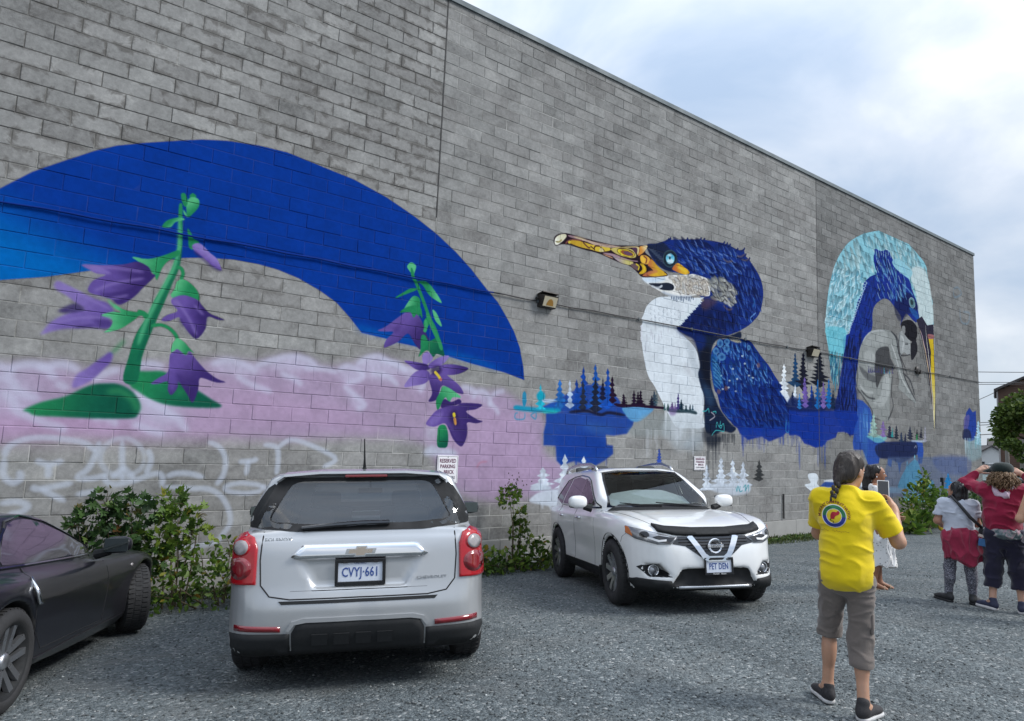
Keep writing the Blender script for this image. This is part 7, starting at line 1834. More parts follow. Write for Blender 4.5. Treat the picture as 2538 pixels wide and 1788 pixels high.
def dark_coupe():
    M_p = paint_mat('charcoal_paint', (0.006, 0.006, 0.010), 0.1, 0.3, (0.03, 0.029, 0.029), 0.5, 0.2)
    t = car_empty('dark_coupe', -6.0, -3.82, float(gz(0,-3.82))+0.01, 24.5, 'charcoal sports coupe parked nose to the wall, cut by the photo edge', -4.49, 2.38)
    body_mesh('body', coupe, (-1.0, -0.95, 0.10), (1.0, 3.55, 1.42), 0.026, M_p, t, [],
              (M_under, lambda C: ((np.hypot(C[:, 1], C[:, 2]-0.33) < 0.385) | (np.hypot(C[:, 1]-2.65, C[:, 2]-0.33) < 0.395)) & (np.abs(C[:, 0]) < 0.875) & (np.abs(C[:, 0]) > 0.5) | (C[:, 2] < 0.17)))
    M_cg = mat('coupe_glass', (0.022, 0.020, 0.028), 0.05, coat=1.0, spec=0.8)
    patch('windscreen', coupe, both([(0.66, 0.90), (0.55, 1.18), (0.50, 1.24)]), 'front', M_cg, t, 0.004, 0.01, 0.08)
    patch('rear_window', coupe, both([(0.52, 0.95), (0.46, 1.15), (0.40, 1.22)]), 'rear', M_cg, t, 0.004, 0.01, 0.08)
    for sd, vw in ((1, 'right'), (-1, 'left')):
        patch('side_window', coupe, [(0.16, 0.93), (0.22, 1.06), (0.45, 1.19), (0.72, 1.225), (0.98, 1.175), (1.35, 1.02), (1.62, 0.895), (1.0, 0.905)], vw, M_cg, t, 0.004, 0.01, 0.06, curve=2)
        seam('window_trim', coupe, [[(0.10, 0.915), (0.20, 1.075), (0.45, 1.215), (0.72, 1.25), (1.0, 1.198), (1.40, 1.02), (1.72, 0.875)], [(0.05, 0.91), (1.0, 0.885), (1.75, 0.87)]], vw, M_gloss, t, 0.012, 0.0)
        seam('door_gap', coupe, [[(0.35, 0.90), (0.30, 0.72), (0.36, 0.45), (0.50, 0.30)], [(1.68, 0.85), (1.72, 0.60), (1.66, 0.28)], [(0.50, 0.30), (1.66, 0.28)]], vw, M_seam, t)
        p = cast(coupe, [(0.30, 0.83), (0.27, 0.74), (0.30, 0.65), (0.37, 0.64)], vw); p[:, 0] += sd*0.020
        MB().tube([tuple(q) for q in p], [0.008, 0.016, 0.018, 0.010], 8).build('door_handle', M_chrome, t, True)
        MB().ellipsoid(tuple(cast(coupe, [(2.28, 0.70)], vw)[0]), (0.012, 0.03, 0.018), 10, 6).build('side_repeater', M_clear, t, True)
        mirror(t, sd*0.965, 1.56, 0.95, sd, M_p, (0.22, 0.15, 0.15))
        patch('sill', coupe, [(0.42, 0.165), (2.22, 0.165), (2.22, 0.25), (0.42, 0.25)], vw, M_p, t, 0.012, 0.02, 0.08)
        for y in (0, 2.65):
            w = wheel(t, sd*0.79, y, 0.33, 0.235, 0.238, 5, sd, None, None, 'twin')
            if y: w.rotation_euler.z += math.radians(26)      # front wheels steered
        patch('tail_lamp', coupe, [(0.50, 0.66), (0.56, 0.80), (0.74, 0.80), (0.80, 0.70), (0.74, 0.62)], 'rear', M_dred, t, 0.010, 0.02, 0.04, mirror=sd < 0)
        patch('headlight', coupe, [(0.50, 0.50), (0.62, 0.66), (0.80, 0.70), (0.80, 0.56)], 'front', M_lampin, t, 0.010, 0.02, 0.04, mirror=sd < 0)
    t.scale = (1, 1, 0.95)
    seam('bonnet_gap', coupe, [[(0.62, 3.05), (0.70, 2.4), (0.70, 1.85)], [(-0.62, 3.05), (-0.70, 2.4), (-0.70, 1.85)]], 'top', M_seam, t)
    return t
dark_coupe()

# ================================================================== people: one skin each, grown as a blended field; clothing and hair are children
def rot_to(d):
    return Vector(d).normalized().to_track_quat('Z', 'Y').to_matrix()
def blend(prims, h, cut=None, cutk=0.008):
    """prims: ('c', a, b, ra, rb, k) tapered limb, ('e', c, (rx,ry,rz), k[, matrix]) ellipsoid"""
    lo = np.full(3, 1e9); hi = -lo; bb = []
    for p in prims:
        if p[0] == 'c': a, b = np.array(p[1], float), np.array(p[2], float); r = max(p[3], p[4]); l, u = np.minimum(a, b)-r, np.maximum(a, b)+r
        else: c, r = np.array(p[1], float), max(p[2]) if len(p) > 4 else np.array(p[2], float); l, u = c-r, c+r
        bb.append((l, u)); lo = np.minimum(lo, l); hi = np.maximum(hi, u)
    lo = lo-4*h; n = np.ceil((hi-lo)/h).astype(int)+5
    F = np.full(n, 0.15)
    ax = [lo[i]+h*np.arange(n[i]) for i in range(3)]
    for p, (l, u) in zip(prims, bb):
        k = p[5] if p[0] == 'c' else p[3]; m = k+3*h
        i0 = np.maximum(((l-m-lo)/h).astype(int), 0); i1 = np.minimum(((u+m-lo)/h).astype(int)+2, n)
        X, Y, Z = np.meshgrid(*[ax[q][i0[q]:i1[q]] for q in range(3)], indexing='ij')
        if p[0] == 'c':
            a, b = np.array(p[1], float), np.array(p[2], float); e = b-a; t = np.clip(((X-a[0])*e[0]+(Y-a[1])*e[1]+(Z-a[2])*e[2])/(e@e+1e-9), 0, 1)
            d = np.sqrt((X-a[0]-e[0]*t)**2+(Y-a[1]-e[1]*t)**2+(Z-a[2]-e[2]*t)**2)-(p[3]+(p[4]-p[3])*t)
        else:
            x, y, z = X-p[1][0], Y-p[1][1], Z-p[1][2]
            if len(p) > 4:
                M = np.array(p[4]).T; x, y, z = M[0, 0]*x+M[0, 1]*y+M[0, 2]*z, M[1, 0]*x+M[1, 1]*y+M[1, 2]*z, M[2, 0]*x+M[2, 1]*y+M[2, 2]*z
            rx, ry, rz = p[2]; k0 = np.sqrt((x/rx)**2+(y/ry)**2+(z/rz)**2); k1 = np.sqrt((x/rx**2)**2+(y/ry**2)**2+(z/rz**2)**2)+1e-9; d = k0*(k0-1)/k1
        s = tuple(slice(i0[q], i1[q]) for q in range(3)); F[s] = smin(F[s], d, max(k, 1e-3))
    if cut is not None:
        X, Y, Z = np.meshgrid(*ax, indexing='ij'); F = smax(F, cut(X, Y, Z), cutk)
    return surface_nets(F, lo, h)
_wn = rng.random((24, 24, 24))
def n3(P, s):
    q = P*s; i = np.floor(q).astype(int); f = q-i; f = f*f*(3-2*f); o = 0
    for a in (0, 1):
        for b in (0, 1):
            for c in (0, 1):
                w = (f[:, 0] if a else 1-f[:, 0])*(f[:, 1] if b else 1-f[:, 1])*(f[:, 2] if c else 1-f[:, 2]); o = o+w*_wn[(i[:, 0]+a) % 24, (i[:, 1]+b) % 24, (i[:, 2]+c) % 24]
    return o
def vnormals(V, Q):
    N = np.zeros_like(V); n = np.cross(V[Q[:, 2]]-V[Q[:, 0]], V[Q[:, 3]]-V[Q[:, 1]])
    for k in range(4): np.add.at(N, Q[:, k], n)
    return N/(np.linalg.norm(N, axis=1, keepdims=True)+1e-12)
def fold(V, Q, amp, s=(9, 9, 16), ridge=True):
    N = vnormals(V, Q); W = V+0.05*np.stack([n3(V+9.1, 7.0), n3(V+4.7, 7.0), n3(V+2.3, 7.0)*1.6], 1); d = n3(W+np.array([3.1, 1.2, 7.7]), np.array(s))
    if ridge: d = (1-np.clip(np.abs(d-0.5)*3.6, 0, 1))**1.5
    else: d = d-0.5
    return V+N*(amp*(d-0.5)+amp*0.4*(n3(V, np.array(s)*2.3)-0.5))[:, None]
def skin_mat(name, c):
    t = NT(name); o = t.obj
    col = t.mix(t.noise(14, 4, 0.6, o), tuple(v*0.86 for v in c), tuple(min(1, v*1.1) for v in c))
    b = t.bsdf(Base_Color=col, Roughness=0.5, Subsurface_Weight=0.12, Subsurface_Scale=0.01)
    b.inputs['Subsurface Radius'].default_value = (1.0, 0.35, 0.2)
    t.l(t.bump(t.noise(220, 3, 0.6, o), 0.12, 0.002), b.inputs['Normal']); return t.m
def cloth_mat(name, c, var=0.10, weave=700, rough=0.9, bump=0.25):
    t = NT(name); o = t.obj
    col = t.mix(t.noise(7, 5, 0.6, o), tuple(v*(1-var) for v in c), tuple(min(1, v*(1+var)) for v in c))
    b = t.bsdf(Base_Color=col, Roughness=rough, Sheen_Weight=0.25, Specular_IOR_Level=0.2)
    h = t.math('ADD', t.math('MULTIPLY', t.noise(weave, 2, 0.5, o), 0.3), t.noise(38, 5, 0.6, o, 1.0))
    t.l(t.bump(h, bump, 0.006), b.inputs['Normal']); return t.m
def hair_mat(name, c0, c1, rough=0.42):
    t = NT(name); o = t.obj; mp = t.n('ShaderNodeMapping'); mp.inputs['Scale'].default_value = (160, 160, 14); t.l(o, mp.inputs[0])
    v = t.noise(1.0, 4, 0.6, mp.outputs[0], 0.4)
    b = t.bsdf(Base_Color=t.ramp(v, [(0.3, c0), (0.7, c1)]), Roughness=rough, Specular_IOR_Level=0.4)
    t.l(t.bump(v, 0.6, 0.004), b.inputs['Normal']); return t.m
M_eyew = mat('eye_white', (0.7, 0.68, 0.66), 0.2); M_iris = mat('dark_iris', (0.02, 0.013, 0.01), 0.1, coat=1.0)
M_lip = mat('lips', (0.30, 0.10, 0.09), 0.45)

def fingers(wr, d, palm_n, sc, curl, spread=0.28, thumb=1):
    """palm and five bent fingers as tapered limbs; d points along the hand, palm_n out of the palm"""
    d = Vector(d).normalized(); n = Vector(palm_n); n = (n-d*n.dot(d)).normalized(); s = d.cross(n)*thumb; w = Vector(wr); pr = []
    palm = w+d*0.085*sc
    pr += [('c', w, w+d*0.03*sc, 0.026*sc, 0.030*sc, 0.02), ('c', w+d*0.035*sc+s*0.018*sc, palm+s*0.026*sc, 0.019*sc, 0.013*sc, 0.016), ('c', w+d*0.035*sc-s*0.016*sc, palm-s*0.028*sc, 0.019*sc, 0.013*sc, 0.016), ('c', w+d*0.03*sc, palm, 0.02*sc, 0.014*sc, 0.016)]
    for i, (o, L, r) in enumerate(((0.033, 0.070, 0.0086), (0.011, 0.078, 0.0090), (-0.011, 0.072, 0.0086), (-0.032, 0.056, 0.0076))):
        p = palm+s*o*sc; a = curl*0.5; dd = (d*math.cos(a)+n*math.sin(a)+s*(o*spread*4)).normalized()
        for j, f in enumerate((0.45, 0.32, 0.23)):
            q = p+dd*L*f*sc; pr.append(('c', p, q, r*sc*(1-0.10*j), r*sc*(0.92-0.12*j), 0.004)); p = q; a += curl*(0.9-0.15*j); dd = (d*math.cos(a)+n*math.sin(a)).normalized()
    p = w+d*0.028*sc+s*0.026*sc; dd = (d*0.55+s*0.75+n*0.35).normalized()
    for j, L in enumerate((0.038, 0.032, 0.026)):
        q = p+dd*L*sc; pr.append(('c', p, q, 0.0115*sc*(1-0.12*j), 0.0105*sc*(1-0.14*j), 0.006)); p = q; dd = (dd*0.8+d*0.35+n*0.25*curl).normalized()
    return pr
def head_prims(c, R, sc=1.0, k=0.02):
    f = lambda x, y, z: tuple(Vector(c)+R @ Vector((x*sc, y*sc, z*sc))); M = np.array(R)
    return [('e', f(0, 0, 0.02), (0.074*sc, 0.092*sc, 0.098*sc), 0.02, M), ('e', f(0, 0.022, -0.045), (0.058*sc, 0.068*sc, 0.068*sc), 0.03, M), ('e', f(0, 0.062, -0.088), (0.028*sc, 0.022*sc, 0.022*sc), 0.02, M),
            ('c', f(0, 0.088, 0.012), f(0, 0.108, -0.028), 0.008*sc, 0.013*sc, 0.012), ('e', f(0.015, 0.095, -0.032), (0.009*sc, 0.010*sc, 0.008*sc), 0.006, M), ('e', f(-0.015, 0.095, -0.032), (0.009*sc, 0.010*sc, 0.008*sc), 0.006, M),
            ('e', f(0, 0.080, -0.058), (0.026*sc, 0.014*sc, 0.012*sc), 0.010, M), ('c', f(-0.034, 0.083, 0.028), f(0.034, 0.083, 0.028), 0.010*sc, 0.010*sc, 0.014),
            ('e', f(0.076, -0.008, -0.012), (0.010*sc, 0.020*sc, 0.033*sc), 0.006, M), ('e', f(-0.076, -0.008, -0.012), (0.010*sc, 0.020*sc, 0.033*sc), 0.006, M)]
def Rz(a): return Matrix.Rotation(math.radians(a), 3, 'Z')
class Person:
    def __init__(s, name_label, loc, bearing, H, skin, h=0.008, group=None):
        s.t = empty('person', loc, name_label, 'person', group, (0, 0, -math.radians(bearing))); s.H = H/1.70; s.h = h; s.skin = skin; s.body = []
    def c(s, a, b, ra, rb, k=0.03): q = s.H; return ('c', tuple(v*q for v in a), tuple(v*q for v in b), ra*q, rb*q, k)
    def e(s, c, r, k=0.04): q = s.H; return ('e', tuple(v*q for v in c), tuple(v*q for v in r), k)
    def part(s, name, prims, m, cut=None, amp=0.0, fs=(9, 9, 16), h=None, ridge=True, parent=None, cutk=0.008):
        q = s.H; V, Q = blend(prims, h or s.h, (lambda X, Y, Z: cut(X/q, Y/q, Z/q)*q) if cut else None, cutk)
        if amp: V = fold(V, Q, amp, fs, ridge)
        return mesh_obj(name, V, Q, m, parent or s.t, True)
    def torso(s, lean=(0, 0), w=1.0, g=0.0):
        lx, ly = lean; k = 0.06
        return [s.e((0, 0, 0.93), (0.165*w+g, 0.118*w+g, 0.13+g), k), s.e((lx*0.4, ly*0.4, 1.08), (0.148*w+g, 0.108*w+g, 0.15+g), k), s.e((lx*0.8, ly*0.8, 1.27), (0.168*w+g, 0.115*w+g, 0.17+g), k), s.c((lx-0.145*w, ly, 1.395), (lx+0.145*w, ly, 1.395), 0.062+g, 0.062+g, 0.05)]
    def eyes(s, c, R):
        for sx in (-1, 1):
            p = Vector(c)*s.H+R @ Vector((sx*0.031, 0.080, 0.008))*s.H; e_ = MB().ellipsoid(tuple(p), (0.0125*s.H, 0.0115*s.H, 0.0095*s.H), 12, 8).build('eye', M_eyew, s.t, True)
            p2 = Vector(c)*s.H+R @ Vector((sx*0.031, 0.0885, 0.008))*s.H; MB().ellipsoid(tuple(p2), (0.006*s.H, 0.004*s.H, 0.006*s.H), 10, 6).build('iris', M_iris, e_, True)
    def leg(s, hip, knee, ank, toe, fat=1.0):
        cal = tuple(np.array(knee)*0.68+np.array(ank)*0.32+np.array([0, -0.018, 0]))
        return [s.c(hip, knee, 0.085*fat, 0.056*fat, 0.04), s.c(knee, ank, 0.052*fat, 0.036, 0.03), s.e(cal, (0.050*fat, 0.055*fat, 0.10), 0.04), s.c(ank, toe, 0.036, 0.026, 0.03)]
    def shoe(s, ank, toe, m_up, m_sole, lab=None, sole_h=0.028, tilt=0.0):
        q = s.H; a, b = Vector(ank)*q, Vector(toe)*q; d = Vector((b.x-a.x, b.y-a.y, 0)).normalized(); hl = Vector((a.x, a.y, 0))-d*0.055; t = bpy.data.objects.new('shoe', None); COL.objects.link(t); t.parent = s.t; t.location = hl+Vector((0, 0, min(a.z, b.z) if tilt else 0)); t.rotation_euler = (tilt, 0, math.atan2(d.y, d.x)-PI/2); t.empty_display_size = 0.05
        L = 0.275
        up = [('e', (0, 0.05, 0.055), (0.040, 0.062, 0.050), 0.03), ('e', (0, 0.13, 0.052), (0.043, 0.075, 0.036), 0.03), ('e', (0, 0.205, 0.042), (0.045, 0.062, 0.026), 0.03), ('c', (0, 0.045, 0.07), (0, 0.05, 0.112), 0.041, 0.040, 0.02)]
        V, Q = blend(up, 0.006, lambda X, Y, Z: 0.022-Z); mesh_obj('shoe_upper', V, Q, m_up, t, True)
        V, Q = blend([('c', (0, 0.045, 0.02), (0, 0.10, 0.02), 0.043, 0.040, 0.02), ('c', (0, 0.10, 0.02), (0, 0.22, 0.02), 0.040, 0.048, 0.02)], 0.006, lambda X, Y, Z: np.maximum(Z-sole_h, 0.0-Z)); mesh_obj('shoe_sole', V, Q, m_sole, t, True)
        la = MB()
        for i in range(4): la.tube([(-0.022, 0.10+i*0.022, 0.086-i*0.008), (0, 0.105+i*0.022, 0.092-i*0.0085), (0.022, 0.10+i*0.022, 0.086-i*0.008)], 0.003, 5)
        la.build('shoelace', m_sole if lab else M_black, t)
        return t

from mathutils.bvhtree import BVHTree
def decal(target, V2, F, m, name, at, right, up, ray, lift=0.0015, parent=None):
    """lay flat artwork (2-D vertices) on a cloth surface; at/right/up/ray are in the surface's own frame"""
    me = target.data; bv = BVHTree.FromPolygons([v.co for v in me.vertices], [p.vertices[:] for p in me.polygons])
    at, right, up, ray = Vector(at), Vector(right), Vector(up), Vector(ray); out = []
    for a, b in V2:
        o = at+right*a+up*b-ray*0.5; hit, nrm, i, d = bv.ray_cast(o, ray, 1.2)
        out.append(tuple((hit if hit is not None else o+ray*0.5)-ray*lift))
    return mesh_obj(name, out, F, m, parent or target)
def disc2(r0, r1, a0, a1, n=28, rr=6):
    V, F = [], []
    for i in range(n+1):
        a = a0+(a1-a0)*i/n
        for j in range(rr+1): r = r0+(r1-r0)*j/rr; V.append((r*math.cos(a), r*math.sin(a)))
    for i in range(n):
        for j in range(rr): k = i*(rr+1)+j; F.append((k, k+1, k+rr+2, k+rr+1))
    return V, F
def glyphs(s, size, place):
    """text as flat polygons, every letter placed by place(i, x) -> (x, y, angle)"""
    V, F = [], []; x = 0; tmp = []
    for ch in s:
        if ch == ' ': tmp.append((None, x)); x += size*0.30; continue
        c = bpy.data.curves.new('g', 'FONT'); c.body = ch; c.size = size; c.resolution_u = 1; c.offset = size*0.02; o = bpy.data.objects.new('g', c); me = bpy.data.meshes.new_from_object(o)
        vs = [(v.co.x, v.co.y) for v in me.vertices]; fs = [tuple(p.vertices) for p in me.polygons]; w = max(v[0] for v in vs) if vs else size*0.3; tmp.append(((vs, fs, w), x)); x += w+size*0.12
        bpy.data.objects.remove(o); bpy.data.curves.remove(c); bpy.data.meshes.remove(me)
    tot = x
    for g, x0 in tmp:
        if g is None: continue
        vs, fs, w = g; px, py, a = place((x0+w/2)/tot); b = len(V)
        for u, v in vs: u -= w/2; V.append((px+u*math.cos(a)-v*math.sin(a), py+u*math.sin(a)+v*math.cos(a)))
        F += [tuple(i+b for i in f) for f in fs]
    return V, F

PEOPLE = [(-0.714, -7.187, -0.000), (4.105, -5.111, -0.071), (3.883, -6.185, -0.000), (3.940, -6.609, -0.000), (3.696, -7.135, -0.000)]     # where each person stands
# ---- person in the yellow T-shirt
def yellow_person():
    S = skin_mat('skin_tan', (0.46, 0.255, 0.165))
    p = Person('person in yellow T-shirt and grey capri trousers, back turned, long greying braid', PEOPLE[0], 64, 1.70, S, 0.0075)
    HR = Rz(-34) @ Matrix.Rotation(math.radians(-12), 3, 'X'); hc = (0.035, 0.055, 1.585)
    RS, RE, RW = (0.165, 0.02, 1.39), (0.31, 0.10, 1.13), (0.295, 0.25, 1.32)
    LS, LE, LW = (-0.165, 0.02, 1.39), (-0.18, 0.21, 1.13), (0.135, 0.36, 1.31)
    RH, RK, RA, RT = (0.085, 0, 0.88), (0.075, 0.035, 0.48), (0.085, -0.06, 0.085), (0.15, 0.075, 0.035)
    LH, LK, LA, LT = (-0.085, 0, 0.88), (-0.115, 0.17, 0.49), (-0.135, 0.17, 0.10), (-0.20, 0.30, 0.035)
    head = [(q[0],)+tuple(q[1:]) for q in head_prims(hc, HR)]
    body = p.torso((0, 0.01), 0.88, -0.014)+[p.c((0, 0.01, 1.40), (0.015, 0.035, 1.52), 0.060, 0.052)]+head
    body += [p.c(RS, RE, 0.044, 0.043), p.c(RE, RW, 0.043, 0.029), p.c(LS, LE, 0.044, 0.043), p.c(LE, LW, 0.043, 0.029)]
    body += fingers(RW, (-0.25, 0.45, 0.85), (-0.8, 0.2, -0.1), 1.0, 0.75, thumb=-1)+fingers(LW, (0.45, 0.15, 0.85), (0.5, 0.3, 0.3), 1.0, 0.75, thumb=1)
    body += p.leg(RH, RK, RA, RT, 0.80)+p.leg(LH, LK, LA, LT, 0.80)
    p.part('body', body, S)
    p.eyes(hc, HR)
    # T-shirt
    M_y = cloth_mat('yellow_cotton', (0.76, 0.56, 0.008), 0.06)
    sh = [p.e((0.0, 0.0, 0.90), (0.188, 0.160, 0.14), 0.06), p.e((0.0, -0.005, 1.05), (0.172, 0.148, 0.17), 0.07), p.e((0, 0.0, 1.26), (0.172, 0.138, 0.185), 0.07), p.c((-0.12, 0.015, 1.385), (0.12, 0.015, 1.385), 0.070, 0.070, 0.06), p.c((0, 0.01, 1.40), (0.005, 0.02, 1.47), 0.085, 0.070, 0.05)]
    re = tuple(np.array(RS)*0.12+np.array(RE)*0.88); le = tuple(np.array(LS)*0.15+np.array(LE)*0.85)
    sh += [p.c(RS, re, 0.066, 0.078, 0.05), p.c(LS, le, 0.066, 0.074, 0.05)]
    def cutf(X, Y, Z):
        f = np.maximum(0.795+0.02*X-Z+0.012*np.sin(X*9), (Z-1.482+0.25*(Y-0.0)))
        for a, b, g in ((RS, RE, 0.78), (LS, LE, 0.72)):
            a, b = np.array(a), np.array(b); d = (b-a)/np.linalg.norm(b-a); e_ = a+(b-a)*g; s_ = np.sign(a[0])
            f = np.maximum(f, np.where(X*s_ > 0.165, (X-e_[0])*d[0]+(Y-e_[1])*d[1]+(Z-e_[2])*d[2], -1))
        return f
    t = p.part('t_shirt', sh, M_y, cutf, 0.010, (7, 7, 15))
    q = (-0.068*p.H, -0.3, 1.285*p.H); up, rt, ray = (0, 0, 1), (1, 0, 0), (0, 1, 0)
    mm = lambda n, c: mat(n, c, 0.8)
    pr = decal(t, *disc2(0.0, 0.076, 0, 2*PI), mm('print_white', (0.72, 0.70, 0.72)), 'crest_print', q, rt, up, ray, 0.0025)
    decal(t, *disc2(0.049, 0.071, -0.05, PI+0.05), mm('print_green', (0.02, 0.16, 0.06)), 'crest_arc', q, rt, up, ray, 0.004, pr)
    decal(t, *disc2(0.049, 0.071, PI+0.05, 2*PI-0.05), mm('print_blue', (0.02, 0.04, 0.26)), 'crest_arc', q, rt, up, ray, 0.004, pr)
    decal(t, *disc2(0.0, 0.045, 0, 2*PI), mm('print_yellow', (0.70, 0.53, 0.02)), 'crest_centre', q, rt, up, ray, 0.004, pr)
    def flat(poly, st=0.008): v, f, n = tri_poly(poly, st); return v, f
    musk = [tuple(a) for a in spline([(-0.022, -0.012), (-0.020, 0.012), (-0.006, 0.028), (0.014, 0.026), (0.026, 0.036), (0.034, 0.026), (0.030, 0.012), (0.014, 0.004), (0.004, -0.008), (0.002, -0.018), (-0.016, -0.020)], 3, True)]
    decal(t, *flat(musk, 0.006), mm('print_red', (0.40, 0.016, 0.03)), 'crest_animal', q, rt, up, ray, 0.0055, pr)
    T = spline([(-0.016, -0.018), (-0.024, -0.026), (-0.012, -0.032), (-0.002, -0.036), (-0.004, -0.044)], 4); n_ = len(T); tn = np.gradient(T, axis=0); nn = np.stack([-tn[:, 1], tn[:, 0]], 1); nn /= np.linalg.norm(nn, axis=1, keepdims=True)
    tv = np.concatenate([T+nn*0.0022, T-nn*0.0022]); decal(t, [tuple(a) for a in tv], [(i, i+1, n_+i+1, n_+i) for i in range(n_-1)], mm('print_black', (0.015, 0.013, 0.012)), 'crest_tail', q, rt, up, ray, 0.0055, pr)
    A0, A1 = math.radians(188), math.radians(-8)
    V_, F_ = glyphs('MUSKRAT DAM FIRST NATION', 0.0245, lambda u: (0.083*math.cos(A0+(A1-A0)*u), 0.083*math.sin(A0+(A1-A0)*u), A0+(A1-A0)*u-PI/2))
    decal(t, V_, F_, mm('print_maroon', (0.22, 0.05, 0.02)), 'crest_lettering', q, rt, up, ray, 0.004, pr)
    rr = random.Random(4); mk = MB()                    # the small line of syllabic writing under the crest
    V_, F_ = [], []
    for i in range(17):
        if i in (5, 6): continue
        x0 = -0.085+i*0.0105; pts = [(x0, -0.098+rr.uniform(-0.004, 0.004)), (x0+0.004, -0.098+rr.uniform(-0.006, 0.008)), (x0+0.008, -0.098+rr.uniform(-0.005, 0.005))]; b = len(V_)
        for a, c in pts: V_ += [(a, c+0.001), (a, c-0.001)]
        F_ += [(b, b+1, b+3, b+2), (b+2, b+3, b+5, b+4)]
    decal(t, V_, F_, mm('print_maroon', (0.22, 0.05, 0.02)), 'crest_caption', q, rt, up, ray, 0.004, pr)
    # trousers
    M_c = cloth_mat('taupe_cotton', (0.165, 0.138, 0.122), 0.14, bump=0.35)
    le_ = tuple(np.array(LK)*0.90+np.array(LA)*0.10); re_ = tuple(np.array(RK)*0.62+np.array(RA)*0.38)
    tr = [p.e((0, -0.005, 0.88), (0.155, 0.125, 0.12), 0.05), p.c(RH, RK, 0.090, 0.076, 0.04), p.c(RK, re_, 0.076, 0.074, 0.04), p.c(LH, LK, 0.090, 0.075, 0.04), p.c(LK, le_, 0.075, 0.074, 0.04)]
    tr = p.part('capri_trousers', tr, M_c, lambda X, Y, Z: np.maximum(np.where(X > -0.02, 0.315-0.06*X-Z, 0.445-Z), Z-0.90), 0.008, (12, 12, 22))
    MB().box((0.145*p.H, 0.02, 0.60*p.H), (0.02, 0.10, 0.13), ch=0.008).build('cargo_pocket', M_c, tr, True)
    # hair and braid
    M_h = hair_mat('greying_brown_hair', (0.013, 0.009, 0.007), (0.075, 0.058, 0.047))
    f = lambda x, y, z: tuple(Vector(hc)*p.H+HR @ Vector((x, y, z))*p.H); Mx = np.array(HR)
    hp = [('e', f(0, -0.022, 0.045), (0.088, 0.096, 0.092), 0.02, Mx), ('e', f(0, -0.055, -0.02), (0.082, 0.062, 0.085), 0.03, Mx), ('c', f(-0.005, -0.085, -0.045), f(-0.015, -0.10, -0.085), 0.044, 0.030, 0.03)]
    b0 = Vector(f(-0.015, -0.10, -0.085)); b1 = Vector((-0.075*p.H, -0.115, 1.395*p.H))
    for i in range(8):
        u = i/7; c_ = b0.lerp(b1, u); hp += [('e', tuple(c_+Vector((0.012*(-1)**i, -0.004, 0))), (0.017*(1-u*0.45), 0.015*(1-u*0.4), 0.022), 0.006)]
    V, Q = blend(hp, 0.006, lambda X, Y, Z: smax(((X-hc[0]*p.H)*HR[0][1]+(Y-hc[1]*p.H)*HR[1][1]+(Z-hc[2]*p.H)*HR[2][1])-0.052+0.25*np.maximum(0, 1.60-Z), -1+0*X, 0.01), 0.012)
    V = fold(V, Q, 0.006, (40, 40, 9)); ho = mesh_obj('hair', V, Q, M_h, p.t, True)
    MB().lathe([(0.017, -0.008), (0.02, 0), (0.017, 0.008)], 12, Matrix.Translation(b0.lerp(b1, 0.86)) @ Matrix.Rotation(PI/2, 4, 'Y')).build('hair_tie', M_black, ho, True)
    M_su = mat('shoe_dark_mesh', (0.028, 0.026, 0.028), 0.85, var=0.3, scale=90, bump=0.3, bscale=400); M_so = mat('shoe_white_sole', (0.55, 0.54, 0.53), 0.7, var=0.2)
    p.shoe(RA, RT, M_su, M_so); p.shoe(LA, LT, M_su, M_so)
    return p
yp = yellow_person()
t = empty('phone', (0, 0, 0), 'phone held up in both hands of the person in yellow', 'phone')
MB().box((0, 0, 0), (0.15, 0.009, 0.075), ch=0.004).build('phone_body', M_white, t); MB().box((0, -0.0052, 0), (0.138, 0.001, 0.066)).build('phone_screen', M_gloss, t)
t.matrix_world = Matrix.Translation(Vector(PEOPLE[0])) @ Matrix.Rotation(-math.radians(64), 4, 'Z') @ Matrix.Translation((0.235, 0.375, 1.45)) @ Matrix.Rotation(-0.35, 4, 'X') @ Matrix.Rotation(PI/2, 4, 'Y')

